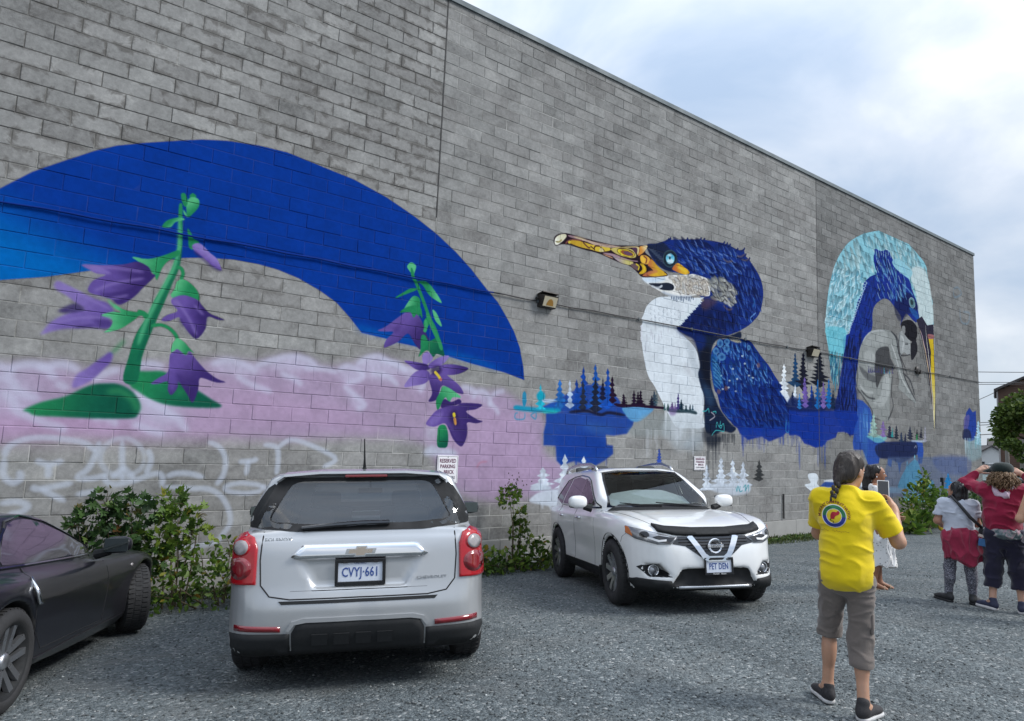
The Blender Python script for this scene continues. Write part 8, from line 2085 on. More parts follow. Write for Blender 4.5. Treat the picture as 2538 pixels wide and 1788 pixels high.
# ---- person in the white dress
def dress_person():
    S = skin_mat('skin_brown', (0.30, 0.135, 0.075))
    p = Person('person in white patterned dress, black ponytail, standing in profile beyond the yellow shirt', PEOPLE[1], 152, 1.63, S, 0.008)
    HR = Rz(0); hc = (0, 0.03, 1.585)
    body = p.torso((0, 0), 0.92)+[p.c((0, 0, 1.40), (0, 0.015, 1.52), 0.050, 0.045)]+head_prims(tuple(Vector(hc)*p.H), HR, p.H)
    RS, RE, RW = (0.165, 0, 1.39), (0.20, 0.03, 1.12), (0.17, 0.22, 1.02); LS, LE, LW = (-0.165, 0, 1.39), (-0.20, 0.02, 1.12), (-0.17, 0.20, 1.0)
    body += [p.c(RS, RE, 0.043, 0.036), p.c(RE, RW, 0.036, 0.025), p.c(LS, LE, 0.043, 0.036), p.c(LE, LW, 0.036, 0.025)]
    for W_, sg in ((RW, 1), (LW, -1)): body += fingers(tuple(Vector(W_)*p.H), (-0.2*sg, 0.9, -0.2), (-0.9*sg, 0, 0.2), 0.92, 0.5, thumb=sg)
    RA, RT, LA, LT = (0.07, -0.05, 0.085), (0.08, 0.10, 0.03), (-0.07, 0.03, 0.085), (-0.08, 0.18, 0.03)
    body += p.leg((0.08, 0, 0.88), (0.075, 0.02, 0.48), RA, RT, 0.78)+p.leg((-0.08, 0, 0.88), (-0.075, 0.02, 0.48), LA, LT, 0.78)
    p.part('body', body, S); p.eyes(hc, HR)
    MB().ellipsoid(tuple(Vector((0, 0.121, 1.527))*p.H), (0.022, 0.008, 0.008), 10, 6).build('lips', M_lip, p.t, True)
    nt = NT('white_patterned_cotton'); o = nt.obj; vo = nt.n('ShaderNodeTexVoronoi'); vo.inputs['Scale'].default_value = 26; nt.l(o, vo.inputs['Vector'])
    sp = nt.rng(nt.math('ADD', vo.outputs['Distance'], nt.math('MULTIPLY', nt.noise(60, 2, 0.5, o), 0.25)), 0.33, 0.40, 1, 0)
    nt.bsdf(Base_Color=nt.mix(nt.math('MULTIPLY', sp, 0.6), (0.74, 0.73, 0.71), (0.12, 0.11, 0.11)), Roughness=0.9)
    dr = p.torso((0, 0), 0.92, 0.012)+[p.c((-0.165, 0, 1.39), (-0.195, 0.015, 1.20), 0.062, 0.058, 0.04), p.c((0.165, 0, 1.39), (0.195, 0.015, 1.20), 0.062, 0.058, 0.04)]
    dr += [p.c((0, 0, 0.95), (0, 0.0, 0.32), 0.165, 0.245, 0.06)]
    p.part('dress', dr, nt.m, lambda X, Y, Z: np.maximum(0.335-Z+0.012*np.sin(np.arctan2(Y, X)*7), np.maximum(Z-1.435, np.where(np.abs(X) > 0.15, 1.22-Z, -1))), 0.03, (13, 13, 2.2))
    M_h = hair_mat('black_hair', (0.006, 0.005, 0.005), (0.028, 0.022, 0.019), 0.3)
    f = lambda x, y, z: tuple(Vector(hc)*p.H+Vector((x, y, z))*p.H)
    hp = [('e', f(0, -0.016, 0.040), (0.080, 0.090, 0.086), 0.02), ('e', f(0, -0.045, -0.02), (0.070, 0.055, 0.065), 0.03), ('e', f(0, -0.085, 0.085), (0.035, 0.035, 0.035), 0.02), ('c', f(0, -0.105, 0.085), f(0, -0.135, -0.04), 0.040, 0.060, 0.02), ('c', f(0, -0.135, -0.04), f(0, -0.13, -0.22), 0.060, 0.058, 0.02), ('c', f(0, -0.13, -0.22), f(0, -0.11, -0.33), 0.055, 0.030, 0.02)]
    V, Q = blend(hp, 0.006, lambda X, Y, Z: np.where(Z > (hc[2]-0.06)*p.H, (Y-hc[1]*p.H)-0.062+0.30*np.maximum(0, hc[2]*p.H+0.075-Z), -1), 0.01); V = fold(V, Q, 0.006, (40, 40, 6)); mesh_obj('hair', V, Q, M_h, p.t, True)
    MB().ellipsoid(tuple(Vector((0.082, 0.02, 1.545))*p.H), (0.008, 0.008, 0.011), 8, 6).build('earring', M_white, p.t, True)
    M_sd = mat('sandal_tan', (0.30, 0.22, 0.15), 0.7)
    for A, T in ((RA, RT), (LA, LT)):
        a, b = Vector(A)*p.H, Vector(T)*p.H; sd_ = MB(); mid = (a+b)/2
        sd_.box((mid.x, mid.y+0.01, 0.012), (0.088, 0.25, 0.022), ch=0.008); sd_.tube([(mid.x-0.042, mid.y+0.05, 0.02), (mid.x, mid.y+0.055, 0.062), (mid.x+0.042, mid.y+0.05, 0.02)], 0.012, 6); sd_.tube([(mid.x-0.042, mid.y-0.06, 0.03), (mid.x, mid.y-0.035, 0.09), (mid.x+0.042, mid.y-0.06, 0.03)], 0.010, 6); sd_.build('sandal', M_sd, p.t, True)
    M_bp = cloth_mat('grey_backpack_cloth', (0.36, 0.36, 0.38))
    return p
dp = dress_person()
t = empty('backpack', (0, 0, 0), 'light grey backpack worn by the person in the white dress', 'backpack')
V, Q = blend([('e', (0, 0, 0), (0.14, 0.07, 0.19), 0.02), ('e', (0, -0.035, -0.06), (0.11, 0.06, 0.10), 0.02)], 0.008); V = fold(V, Q, 0.008); mesh_obj('bag_body', V, Q, cloth_mat('grey_backpack_cloth', (0.36, 0.36, 0.38)), t, True)
m = MB()
for sx in (-1, 1): m.tube([(sx*0.08, 0.03, 0.16), (sx*0.11, 0.15, 0.20), (sx*0.12, 0.27, 0.08), (sx*0.13, 0.26, -0.10), (sx*0.12, 0.05, -0.16)], 0.016, 6)
m.build('shoulder_strap', M_black, t, True)
t.matrix_world = Matrix.Translation(Vector(PEOPLE[1])) @ Matrix.Rotation(-math.radians(152), 4, 'Z') @ Matrix.Translation((0, -0.185, 1.16))

# ---- person with the red jacket round the waist
def tee_person():
    S = skin_mat('skin_medium', (0.40, 0.20, 0.125))
    p = Person('person in pale grey T-shirt with red jacket tied round the waist, black bobbed hair', PEOPLE[2], 58, 1.42, S, 0.007)
    HR = Rz(42) @ Matrix.Rotation(math.radians(14), 3, 'X'); hc = (-0.01, 0.03, 1.57)
    body = p.torso((0, 0), 1.12)+[p.c((0, 0, 1.40), (0, 0.015, 1.50), 0.055, 0.050)]+head_prims(tuple(Vector(hc)*p.H), HR, p.H*1.12)
    RS, RE, RW = (0.185, 0, 1.385), (0.23, 0.06, 1.12), (0.12, 0.25, 1.14); LS, LE, LW = (-0.185, 0, 1.385), (-0.265, 0.02, 1.13), (-0.17, 0.20, 1.05)
    body += [p.c(RS, RE, 0.056, 0.047), p.c(RE, RW, 0.045, 0.03), p.c(LS, LE, 0.056, 0.047), p.c(LE, LW, 0.045, 0.03)]
    for W_, sg in ((RW, 1), (LW, -1)): body += fingers(tuple(Vector(W_)*p.H), (-0.6*sg, 0.7, 0.1), (0, -0.2, 0.9), 0.85, 0.6, thumb=sg)
    RA, RT, LA, LT = (0.14, 0.02, 0.09), (0.20, 0.15, 0.03), (-0.15, 0.05, 0.09), (-0.22, 0.17, 0.03)
    RL = ((0.10, 0, 0.86), (0.125, 0.03, 0.48)); LL = ((-0.10, 0, 0.86), (-0.125, 0.05, 0.48))
    body += p.leg(*RL, RA, RT, 0.85)+p.leg(*LL, LA, LT, 0.85)
    p.part('body', body, S); p.eyes(hc, HR)
    M_t = cloth_mat('pale_grey_cotton', (0.50, 0.53, 0.60), 0.06)
    sh = p.torso((0, 0), 1.12, 0.022)+[p.c(RS, tuple(np.array(RS)*0.35+np.array(RE)*0.65), 0.076, 0.082, 0.05), p.c(LS, tuple(np.array(LS)*0.35+np.array(LE)*0.65), 0.076, 0.082, 0.05), p.c((0, 0, 1.40), (0, 0.01, 1.455), 0.08, 0.068, 0.05)]
    p.part('t_shirt', sh, M_t, lambda X, Y, Z: np.maximum(np.maximum(0.93-Z, Z-1.465), np.where(np.abs(X) > 0.215, 1.215-Z, -1)), 0.012)
    nt = NT('speckled_leggings'); o = nt.obj
    nt.bsdf(Base_Color=nt.ramp(nt.noise(95, 3, 0.7, o), [(0.40, (0.028, 0.028, 0.038)), (0.52, (0.11, 0.11, 0.14)), (0.62, (0.34, 0.34, 0.38))]), Roughness=0.85)
    lg = [p.e((0, 0, 0.88), (0.165, 0.125, 0.12), 0.05), p.c(*RL, 0.100, 0.070, 0.04), p.c(RL[1], (RA[0], RA[1], 0.10), 0.070, 0.050, 0.04), p.c(*LL, 0.100, 0.070, 0.04), p.c(LL[1], (LA[0], LA[1], 0.10), 0.070, 0.050, 0.04), p.e((RL[1][0]+0.005, 0.0, 0.36), (0.062, 0.066, 0.11), 0.04), p.e((LL[1][0]-0.005, 0.0, 0.36), (0.062, 0.066, 0.11), 0.04)]
    p.part('leggings', lg, nt.m, lambda X, Y, Z: 0.105-Z, 0.003)
    M_r = cloth_mat('dark_red_fleece', (0.27, 0.022, 0.055), 0.12, bump=0.35)
    jk = [p.e((0, -0.005, 0.965), (0.212, 0.165, 0.055), 0.04), p.c((-0.06, -0.075, 0.93), (-0.02, -0.10, 0.56), 0.135, 0.11, 0.06), p.c((0.08, -0.07, 0.93), (0.10, -0.09, 0.55), 0.13, 0.105, 0.06), p.c((0.17, -0.02, 0.93), (0.22, -0.03, 0.56), 0.065, 0.07, 0.05), p.c((-0.16, -0.02, 0.93), (-0.14, -0.05, 0.62), 0.065, 0.06, 0.05)]
    jo = p.part('tied_jacket', jk, M_r, lambda X, Y, Z: np.maximum(0.575+0.10*np.abs(X-0.05)-0.04*np.sin(X*14)-Z, Y-0.16), 0.03, (14, 14, 5))
    sl = [p.c((-0.17, 0.08, 0.96), (-0.02, 0.175, 0.93), 0.04, 0.035, 0.02), p.c((0.17, 0.08, 0.96), (0.02, 0.175, 0.93), 0.04, 0.035, 0.02), p.e((0, 0.185, 0.93), (0.05, 0.04, 0.05), 0.03), p.c((-0.02, 0.19, 0.92), (-0.06, 0.20, 0.66), 0.035, 0.03, 0.02), p.c((0.02, 0.19, 0.92), (0.06, 0.20, 0.68), 0.035, 0.03, 0.02)]
    p.part('jacket_sleeves', sl, M_r, None, 0.01, parent=jo)
    M_h = hair_mat('black_hair_two', (0.005, 0.005, 0.006), (0.022, 0.020, 0.022), 0.3)
    f = lambda x, y, z: tuple(Vector(hc)*p.H+HR @ Vector((x, y, z))*p.H*1.12); Mx = np.array(HR); k = p.H*1.12
    hp = [('e', f(0, -0.02, 0.035), (0.090*k, 0.100*k, 0.095*k), 0.02, Mx), ('e', f(0, -0.055, -0.05), (0.095*k, 0.070*k, 0.10*k), 0.03, Mx), ('c', f(0.045, -0.05, -0.06), f(0.09, -0.02, -0.19), 0.055*k, 0.035*k, 0.03), ('c', f(-0.045, -0.06, -0.06), f(-0.05, -0.075, -0.19), 0.05*k, 0.035*k, 0.03), ('c', f(0.0, -0.08, -0.06), f(0.02, -0.08, -0.22), 0.055*k, 0.04*k, 0.03)]
    V, Q = blend(hp, 0.006, lambda X, Y, Z: ((X-hc[0]*p.H)*HR[0][1]+(Y-hc[1]*p.H)*HR[1][1]+(Z-hc[2]*p.H)*HR[2][1])-0.048, 0.012); V = fold(V, Q, 0.012, (38, 38, 7)); mesh_obj('hair', V, Q, M_h, p.t, True)
    M_sb = mat('black_shoe', (0.016, 0.016, 0.018), 0.6)
    p.shoe(RA, RT, M_sb, M_sb); p.shoe(LA, LT, M_sb, M_sb)
    return p
tp = tee_person()
t = empty('sling_bag', (0, 0, 0), 'small black sling bag with blue tag on the back of the person in grey', 'bag')
V, Q = blend([('e', (0, 0, 0), (0.085, 0.05, 0.068), 0.02), ('e', (0.015, -0.03, -0.01), (0.06, 0.035, 0.045), 0.02)], 0.006); mesh_obj('bag_body', V, Q, cloth_mat('black_nylon', (0.016, 0.016, 0.019), rough=0.6), t, True)
M_tagb = mat('blue_tag', (0.03, 0.12, 0.28), 0.5)
MB().box((-0.05, -0.055, -0.125), (0.075, 0.016, 0.085), Matrix.Rotation(0.12, 4, 'Y'), ch=0.005).build('blue_tag', M_tagb, t)
MB().box((-0.055, -0.05, -0.062), (0.055, 0.012, 0.03), Matrix.Rotation(0.3, 4, 'Y'), ch=0.004).build('pale_tag', mat('pale_tag', (0.55, 0.45, 0.40), 0.6), t)
MB().tube([(-0.06, -0.02, 0.05), (-0.17, -0.025, 0.16), (-0.27, -0.005, 0.30), (-0.33, 0.06, 0.385), (-0.34, 0.15, 0.37)], [0.017, 0.019, 0.017, 0.015, 0.015], 8).build('strap', M_black, t, True)
t.matrix_world = Matrix.Translation(Vector(PEOPLE[2])) @ Matrix.Rotation(-math.radians(58), 4, 'Z') @ Matrix.Translation((0.245, -0.135, 0.865))

# ---- person in the red jacket
def red_person():
    S = skin_mat('skin_fair', (0.52, 0.30, 0.21))
    p = Person('person in dark red jacket and navy capris with arms raised to curly brown hair', PEOPLE[3], 72, 1.64, S, 0.008)
    HR = Rz(-8) @ Matrix.Rotation(math.radians(4), 3, 'X'); hc = (0.02, 0.03, 1.545)
    body = p.torso((0.01, 0.0), 1.08)+[p.c((0.01, 0, 1.40), (0.015, 0.015, 1.51), 0.055, 0.050)]+head_prims(tuple(Vector(hc)*p.H), HR, p.H)
    LS, LE, LW = (-0.175, 0.0, 1.40), (-0.365, 0.12, 1.455), (-0.235, 0.17, 1.60); RS, RE, RW = (0.19, 0.0, 1.40), (0.36, 0.14, 1.42), (0.215, 0.24, 1.60)
    body += [p.c(RS, RE, 0.052, 0.042), p.c(RE, RW, 0.042, 0.028), p.c(LS, LE, 0.052, 0.042), p.c(LE, LW, 0.042, 0.028)]
    body += fingers(tuple(Vector(LW)*p.H), (0.75, 0.1, 0.66), (0.3, 0.7, -0.5), 0.95, 0.35, thumb=-1)+fingers(tuple(Vector(RW)*p.H), (-0.8, 0.2, 0.55), (-0.2, 0.7, -0.5), 0.95, 0.45, thumb=1)
    RA, RT, LA, LT = (0.15, -0.02, 0.09), (0.19, 0.12, 0.03), (-0.13, -0.02, 0.09), (-0.24, 0.08, 0.03)
    RL = ((0.10, 0, 0.88), (0.13, 0.02, 0.48)); LL = ((-0.09, 0, 0.88), (-0.11, 0.02, 0.48))
    body += p.leg(*RL, RA, RT, 0.85)+p.leg(*LL, LA, LT, 0.85)
    p.part('body', body, S); p.eyes(hc, HR)
    M_r = cloth_mat('red_fleece', (0.25, 0.012, 0.042), 0.12, bump=0.35)
    jk = [p.e((0, 0, 0.97), (0.185, 0.150, 0.10), 0.06), p.e((0, -0.005, 1.10), (0.205, 0.162, 0.16), 0.06), p.e((0.01, 0, 1.27), (0.205, 0.148, 0.18), 0.06), p.c((-0.15, 0, 1.395), (0.17, 0, 1.395), 0.088, 0.088, 0.05), p.c((0.01, 0, 1.40), (0.012, 0.0, 1.46), 0.085, 0.075, 0.05), p.c(RS, RE, 0.080, 0.066, 0.05), p.c(RE, tuple(np.array(RE)*0.15+np.array(RW)*0.85), 0.064, 0.047, 0.03), p.c(LS, LE, 0.080, 0.066, 0.05), p.c(LE, tuple(np.array(LE)*0.15+np.array(LW)*0.85), 0.064, 0.047, 0.03)]
    jo = p.part('jacket', jk, M_r, lambda X, Y, Z: np.maximum(0.925-Z, np.where(np.abs(X-0.012) < 0.10, Z-1.452+0.10*Y+0.3*np.maximum(0, -Y), -1)), 0.018, (10, 10, 12))
    M_pk = cloth_mat('pale_pink_lining', (0.55, 0.42, 0.50), 0.2)
    hd = [p.c((-0.095, -0.02, 1.455), (-0.05, -0.115, 1.375), 0.030, 0.028, 0.03), p.c((-0.05, -0.115, 1.375), (0.045, -0.125, 1.35), 0.028, 0.03, 0.03), p.c((0.045, -0.125, 1.35), (0.115, -0.02, 1.455), 0.03, 0.03, 0.03)]
    p.part('hood_lining', hd, M_pk, None, 0.015, parent=jo, h=0.007)
    M_fl = NT('printed_fleece'); o = M_fl.obj; M_fl.bsdf(Base_Color=M_fl.ramp(M_fl.noise(11, 3, 0.6, o, 1.2), [(0.36, (0.03, 0.055, 0.06)), (0.50, (0.10, 0.14, 0.15)), (0.58, (0.30, 0.30, 0.30)), (0.66, (0.42, 0.22, 0.27)), (0.75, (0.10, 0.30, 0.38))]), Roughness=0.9)
    p.part('printed_top', [p.e((0, 0, 0.93), (0.196, 0.158, 0.075), 0.05), p.e((0.03, -0.05, 0.88), (0.15, 0.11, 0.07), 0.05)], M_fl.m, lambda X, Y, Z: 0.80+0.35*np.abs(X-0.03)-Z, 0.015)
    M_n = cloth_mat('navy_cotton', (0.018, 0.017, 0.035), 0.2, bump=0.35)
    tr = [p.e((0, 0, 0.88), (0.178, 0.142, 0.12), 0.06), p.c(*RL, 0.115, 0.092, 0.05), p.c(RL[1], (0.145, 0.0, 0.26), 0.092, 0.088, 0.05), p.c(*LL, 0.115, 0.092, 0.05), p.c(LL[1], (-0.125, 0.0, 0.26), 0.092, 0.086, 0.05)]
    p.part('capri_trousers', tr, M_n, lambda X, Y, Z: 0.265-Z, 0.018, (10, 10, 14))
    # curls
    M_h = hair_mat('curly_brown_hair', (0.055, 0.030, 0.016), (0.30, 0.185, 0.095), 0.45)
    r = random.Random(11); C = Vector(hc)*p.H; m = MB()
    for i in range(760):
        a, b = r.uniform(0, 2*PI), r.uniform(-0.95, 1.0); n = Vector((math.sqrt(1-b*b)*math.cos(a), math.sqrt(1-b*b)*math.sin(a), b))
        if n.y > 0.45 and n.z < 0.45: continue
        p0 = C+Vector((n.x*0.092, n.y*0.100-0.012, n.z*0.105+0.02)); d = (n*0.6+Vector((0, -0.25, -0.9))).normalized(); q = d.orthogonal().normalized(); w = d.cross(q); L = r.uniform(0.07, 0.15); R_ = r.uniform(0.006, 0.014); ph = r.uniform(0, 6.28); tw = r.uniform(1.2, 2.2)*2*PI
        P = [p0+d*L*t_/7+(q*math.cos(ph+tw*t_/7)+w*math.sin(ph+tw*t_/7))*R_ for t_ in range(8)]
        m.tube([tuple(v) for v in P], [0.004, 0.0065, 0.0065, 0.006, 0.006, 0.005, 0.004, 0.002], 4, False)
    m.ellipsoid(tuple(C+Vector((0, -0.015, 0.025))), (0.088, 0.096, 0.10), 16, 12)
    ho = m.build('hair', M_h, p.t, True)
    M_b = mat('navy_runner', (0.03, 0.035, 0.07), 0.8, var=0.2, scale=60); M_so = mat('runner_sole', (0.62, 0.60, 0.60), 0.7)
    p.shoe(RA, RT, M_b, M_so, sole_h=0.036); p.shoe(LA, LT, M_b, M_so, sole_h=0.036)
    return p
rp = red_person()
t = empty('cap', (0, 0, 0), 'dark green-black cap on the curly head of the person in the red jacket', 'cap')
V, Q = blend([('e', (0, 0, 0), (0.112, 0.122, 0.088), 0.02), ('c', (-0.09, 0.03, -0.035), (-0.17, 0.05, -0.055), 0.05, 0.028, 0.02)], 0.006, lambda X, Y, Z: np.maximum(-0.045-Z, Z-0.075), 0.01); mesh_obj('cap_crown', V, Q, cloth_mat('black_green_cotton', (0.012, 0.020, 0.018)), t, True)
MB().ellipsoid((0, 0, 0.076), (0.012, 0.012, 0.006), 8, 5).build('cap_button', M_black, t)
t.matrix_world = Matrix.Translation(Vector(PEOPLE[3])) @ Matrix.Rotation(-math.radians(72), 4, 'Z') @ Matrix.Translation((0.02, 0.02, 1.60))

# ---- person cut by the right edge: only a bare bent elbow reaches the picture
def edge_person():
    S = skin_mat('skin_warm', (0.54, 0.30, 0.19))
    p = Person('person mostly beyond the right photo edge, only a bare bent elbow in view', PEOPLE[4], 76, 1.66, S, 0.009)
    HR = Rz(0); hc = (0, 0.03, 1.585)
    LS, LE, LW = (-0.175, 0, 1.39), (-0.275, -0.02, 1.10), (-0.10, 0.17, 1.20); RS, RE, RW = (0.175, 0, 1.39), (0.25, 0.02, 1.10), (0.10, 0.20, 1.22)
    body = p.torso((0, 0), 1.05)+[p.c((0, 0, 1.40), (0, 0.015, 1.52), 0.055, 0.050)]+head_prims(tuple(Vector(hc)*p.H), HR, p.H)+[p.c(RS, RE, 0.050, 0.040), p.c(RE, RW, 0.040, 0.027), p.c(LS, LE, 0.050, 0.042), p.c(LE, LW, 0.042, 0.027)]
    for W_, sg in ((RW, 1), (LW, -1)): body += fingers(tuple(Vector(W_)*p.H), (-0.6*sg, 0.6, 0.4), (0, 0.5, 0.6), 0.95, 0.6, thumb=sg)
    RA, RT, LA, LT = (0.10, 0, 0.09), (0.13, 0.14, 0.03), (-0.10, 0, 0.09), (-0.13, 0.14, 0.03)
    body += p.leg((0.09, 0, 0.88), (0.095, 0.02, 0.48), RA, RT)+p.leg((-0.09, 0, 0.88), (-0.095, 0.02, 0.48), LA, LT)
    p.part('body', body, S); p.eyes(hc, HR)
    p.part('sleeveless_top', p.torso((0, 0), 1.05, 0.016), cloth_mat('orange_cotton', (0.50, 0.16, 0.03)), lambda X, Y, Z: np.maximum(0.86-Z, np.maximum(Z-1.43, np.abs(X)-0.165)), 0.01)
    p.part('shorts', [p.e((0, 0, 0.88), (0.175, 0.135, 0.12), 0.06), p.c((0.09, 0, 0.88), (0.095, 0.02, 0.52), 0.115, 0.10, 0.05), p.c((-0.09, 0, 0.88), (-0.095, 0.02, 0.52), 0.115, 0.10, 0.05)], cloth_mat('khaki_cotton', (0.24, 0.20, 0.15)), lambda X, Y, Z: 0.55-Z, 0.012)
    k = p.H; V, Q = blend([('e', (0, -0.02*k+hc[1]*k-0.01, hc[2]*k+0.03), (0.085, 0.095, 0.092), 0.02), ('e', (0, hc[1]*k-0.05, hc[2]*k-0.02), (0.078, 0.06, 0.085), 0.02)], 0.008, lambda X, Y, Z: Y-0.085, 0.01); mesh_obj('hair', V, Q, hair_mat('brown_hair', (0.03, 0.018, 0.01), (0.12, 0.075, 0.04)), p.t, True)
    M_b = mat('tan_shoe', (0.20, 0.15, 0.11), 0.8)
    p.shoe(RA, RT, M_b, M_b); p.shoe(LA, LT, M_b, M_b)
edge_person()

# ================================================================== plants along the foot of the wall
def leaf_mat(name, stops, trans=0.38):
    t = NT(name); v = t.n('ShaderNodeNewGeometry').outputs['Random Per Island']
    c = t.ramp(v, stops)
    c = t.mix(t.math('MULTIPLY', t.noise(60, 3, 0.6, t.obj), 0.35), c, t.mix(1.0, c, (0.5, 0.55, 0.4), 'MULTIPLY'))
    b = t.n('ShaderNodeBsdfPrincipled'); t.put(b.inputs['Base Color'], c); b.inputs['Roughness'].default_value = 0.5; b.inputs['Specular IOR Level'].default_value = 0.35
    tr = t.n('ShaderNodeBsdfTranslucent'); t.put(tr.inputs['Color'], c)
    mx = t.n('ShaderNodeMixShader'); mx.inputs[0].default_value = trans; t.l(b.outputs[0], mx.inputs[1]); t.l(tr.outputs[0], mx.inputs[2]); t.l(mx.outputs[0], t.out.inputs['Surface']); return t.m
LOBED = np.array([(0, 0), (0.30, 0.06), (0.52, 0.34), (0.26, 0.36), (0.40, 0.70), (0.14, 0.62), (0, 1.0), (-0.14, 0.62), (-0.40, 0.70), (-0.26, 0.36), (-0.52, 0.34), (-0.30, 0.06)])
OVAL = np.array([(0, 0), (0.20, 0.22), (0.27, 0.48), (0.17, 0.78), (0, 1.0), (-0.17, 0.78), (-0.27, 0.48), (-0.20, 0.22)])
BLADE = np.array([(0.045, 0), (0.03, 0.55), (0, 1.0), (-0.03, 0.55), (-0.045, 0)])
def leaves(P, D, S, shape, droop=0.25, g=rng):
    """P leaf bases, D pointing directions, S sizes; returns vertices and triangles with a fold along the midrib"""
    n, k = len(P), len(shape); D = D/np.linalg.norm(D, axis=1, keepdims=True)
    a = g.normal(size=(n, 3)); a[:, 2] += 0.2; s = np.cross(D, a); s /= np.linalg.norm(s, axis=1, keepdims=True)+1e-9; nn = np.cross(s, D)
    nn *= np.where(nn[:, 2:] < 0, -1, 1); u, v = shape[:, 0], shape[:, 1]
    z = 0.22*np.abs(u)-droop*v*v*0.6
    V = P[:, None]+S[:, None, None]*(s[:, None]*u[None, :, None]+D[:, None]*v[None, :, None]+nn[:, None]*z[None, :, None])
    C = P[:, None]+S[:, None, None]*(D[:, None]*0.45-nn[:, None]*droop*0.12)
    V = np.concatenate([V, C], 1); T = np.array([(i, (i+1) % k, k) for i in range(k)])
    return V.reshape(-1, 3), (T[None]+(np.arange(n)*(k+1))[:, None, None]).reshape(-1, 3)
def in_blobs(blobs, dens, g):
    """points through the volume of ellipsoid clumps, denser towards the surface, with gaps"""
    P, O = [], []
    for x, y, z, r, fy in blobs:
        n = int(dens*r*r*(1+fy)); d = g.normal(size=(n, 3)); d /= np.linalg.norm(d, axis=1, keepdims=True); q = r*(0.25+0.8*g.random(n)**0.55)[:, None]
        p = d*q*[1, fy, 0.9]; P.append(p+[x, y, z]); O.append(d)
    return np.concatenate(P), np.concatenate(O)
def shrub(name, label, cat, base, blobs, stops, size, dens, shape, seed, group=None, stems=True, up=0.35, extra=None):
    g = np.random.default_rng(seed); t = empty(name, base, label, cat, group); B = np.array(base)
    P, O = in_blobs(blobs, dens, g); D = O*0.8+g.normal(size=P.shape)*0.45+[0, -0.15, up]; P = P-B
    keep = (P[:, 2] > 0.02) & (P[:, 1]+B[1] < -0.03); P, D = P[keep], D[keep]
    V, F = leaves(P, D, size*g.uniform(0.55, 1.25, len(P)), shape, 0.35, g)
    mesh_obj('foliage', V, F, leaf_mat('leaf_'+name+str(seed), stops), t)
    if stems:
        m = MB(); r = random.Random(seed)
        for x, y, z, rr, fy in blobs:
            e = Vector((x, y, z))-Vector(base); s0 = Vector((e.x*0.35+r.uniform(-0.05, 0.05), e.y*0.4, 0)); mid = s0.lerp(e, 0.55)+Vector((r.uniform(-0.05, 0.05), r.uniform(-0.03, 0.03), 0.03))
            m.tube([tuple(s0), tuple(mid), tuple(e)], [0.011, 0.008, 0.004], 6)
            for _ in range(5):
                d = Vector((r.uniform(-1, 1), r.uniform(-0.6, 0.6), r.uniform(-0.3, 1))).normalized()*rr*0.85; m.tube([tuple(e), tuple(e+d*0.5+Vector((0, 0, 0.02))), tuple(e+d)], [0.004, 0.003, 0.002], 4)
        m.build('stems', mat('green_brown_stem', (0.085, 0.065, 0.035), 0.8), t)
    if extra: extra(t, g)
    return t
DG = [(0, (0.018, 0.042, 0.015)), (0.45, (0.042, 0.093, 0.027)), (0.8, (0.075, 0.147, 0.039)), (0.95, (0.128, 0.18, 0.045)), (1, (0.24, 0.09, 0.03))]
LG = [(0, (0.037, 0.077, 0.015)), (0.4, (0.085, 0.16, 0.025)), (0.75, (0.144, 0.231, 0.033)), (0.95, (0.213, 0.275, 0.037)), (1, (0.3, 0.163, 0.025))]
MG = [(0, (0.03, 0.063, 0.021)), (0.5, (0.068, 0.132, 0.033)), (0.9, (0.128, 0.203, 0.045)), (1, (0.21, 0.21, 0.06))]
def blobs_at(L, yy, fy=0.6): return [(x, yy+dy, z, r, fy) for x, z, r, dy in L]
shrub('bramble_bush', 'dark green lobed-leaf bush against the graffiti, taller left half of the thicket', 'bush', (-4.15, -0.60, -0.42),
      blobs_at([(-4.38, 0.80, 0.20, 0), (-4.12, 0.70, 0.24, -0.05), (-4.55, 0.52, 0.22, 0), (-4.2, 0.40, 0.30, -0.1), (-4.5, 0.18, 0.26, 0), (-4.0, 0.15, 0.30, -0.1), (-4.66, 0.66, 0.10, 0)], -0.55), DG, 0.105, 800, LOBED, 21)
shrub('maple_bush', 'bright yellow-green lobed-leaf bush beside the darker bush, against the graffiti', 'bush', (-3.6, -0.65, -0.42),
      blobs_at([(-3.70, 0.78, 0.20, 0), (-3.62, 0.55, 0.25, 0), (-3.82, 0.35, 0.22, -0.08), (-3.45, 0.40, 0.22, 0), (-3.62, 0.12, 0.26, -0.1), (-3.40, 0.62, 0.12, 0)], -0.6), LG, 0.11, 720, LOBED, 22)
def aster(t, g):
    P, _ = in_blobs([(0.15, 0.0, 0.42, 0.32, 0.5), (0.5, 0, 0.30, 0.28, 0.5)], 90, g); m = MB()
    for p in P: m.add([(p[0]+0.016*math.cos(a), p[1]-0.05, p[2]+0.016*math.sin(a)) for a in np.linspace(0, 2*PI, 7)[:-1]]+[(p[0], p[1]-0.056, p[2])], [(i, (i+1) % 6, 6) for i in range(6)])
    tag(m.build('small_flowers', mat('pale_violet_petal', (0.42, 0.36, 0.52), 0.7), t), kind='stuff')
shrub('aster_clump', 'leafy clump with small pale violet flowers left of the silver car', 'plant', (-3.1, -0.75, -0.42),
      blobs_at([(-3.32, 0.02, 0.28, 0), (-2.95, 0.0, 0.28, 0.05), (-3.6, -0.15, 0.26, -0.15), (-3.1, -0.2, 0.3, -0.15), (-2.65, -0.15, 0.26, 0.05), (-3.9, -0.2, 0.24, -0.2), (-3.0, 0.22, 0.16, 0.1)], -0.72), LG, 0.085, 900, OVAL, 23, extra=aster)
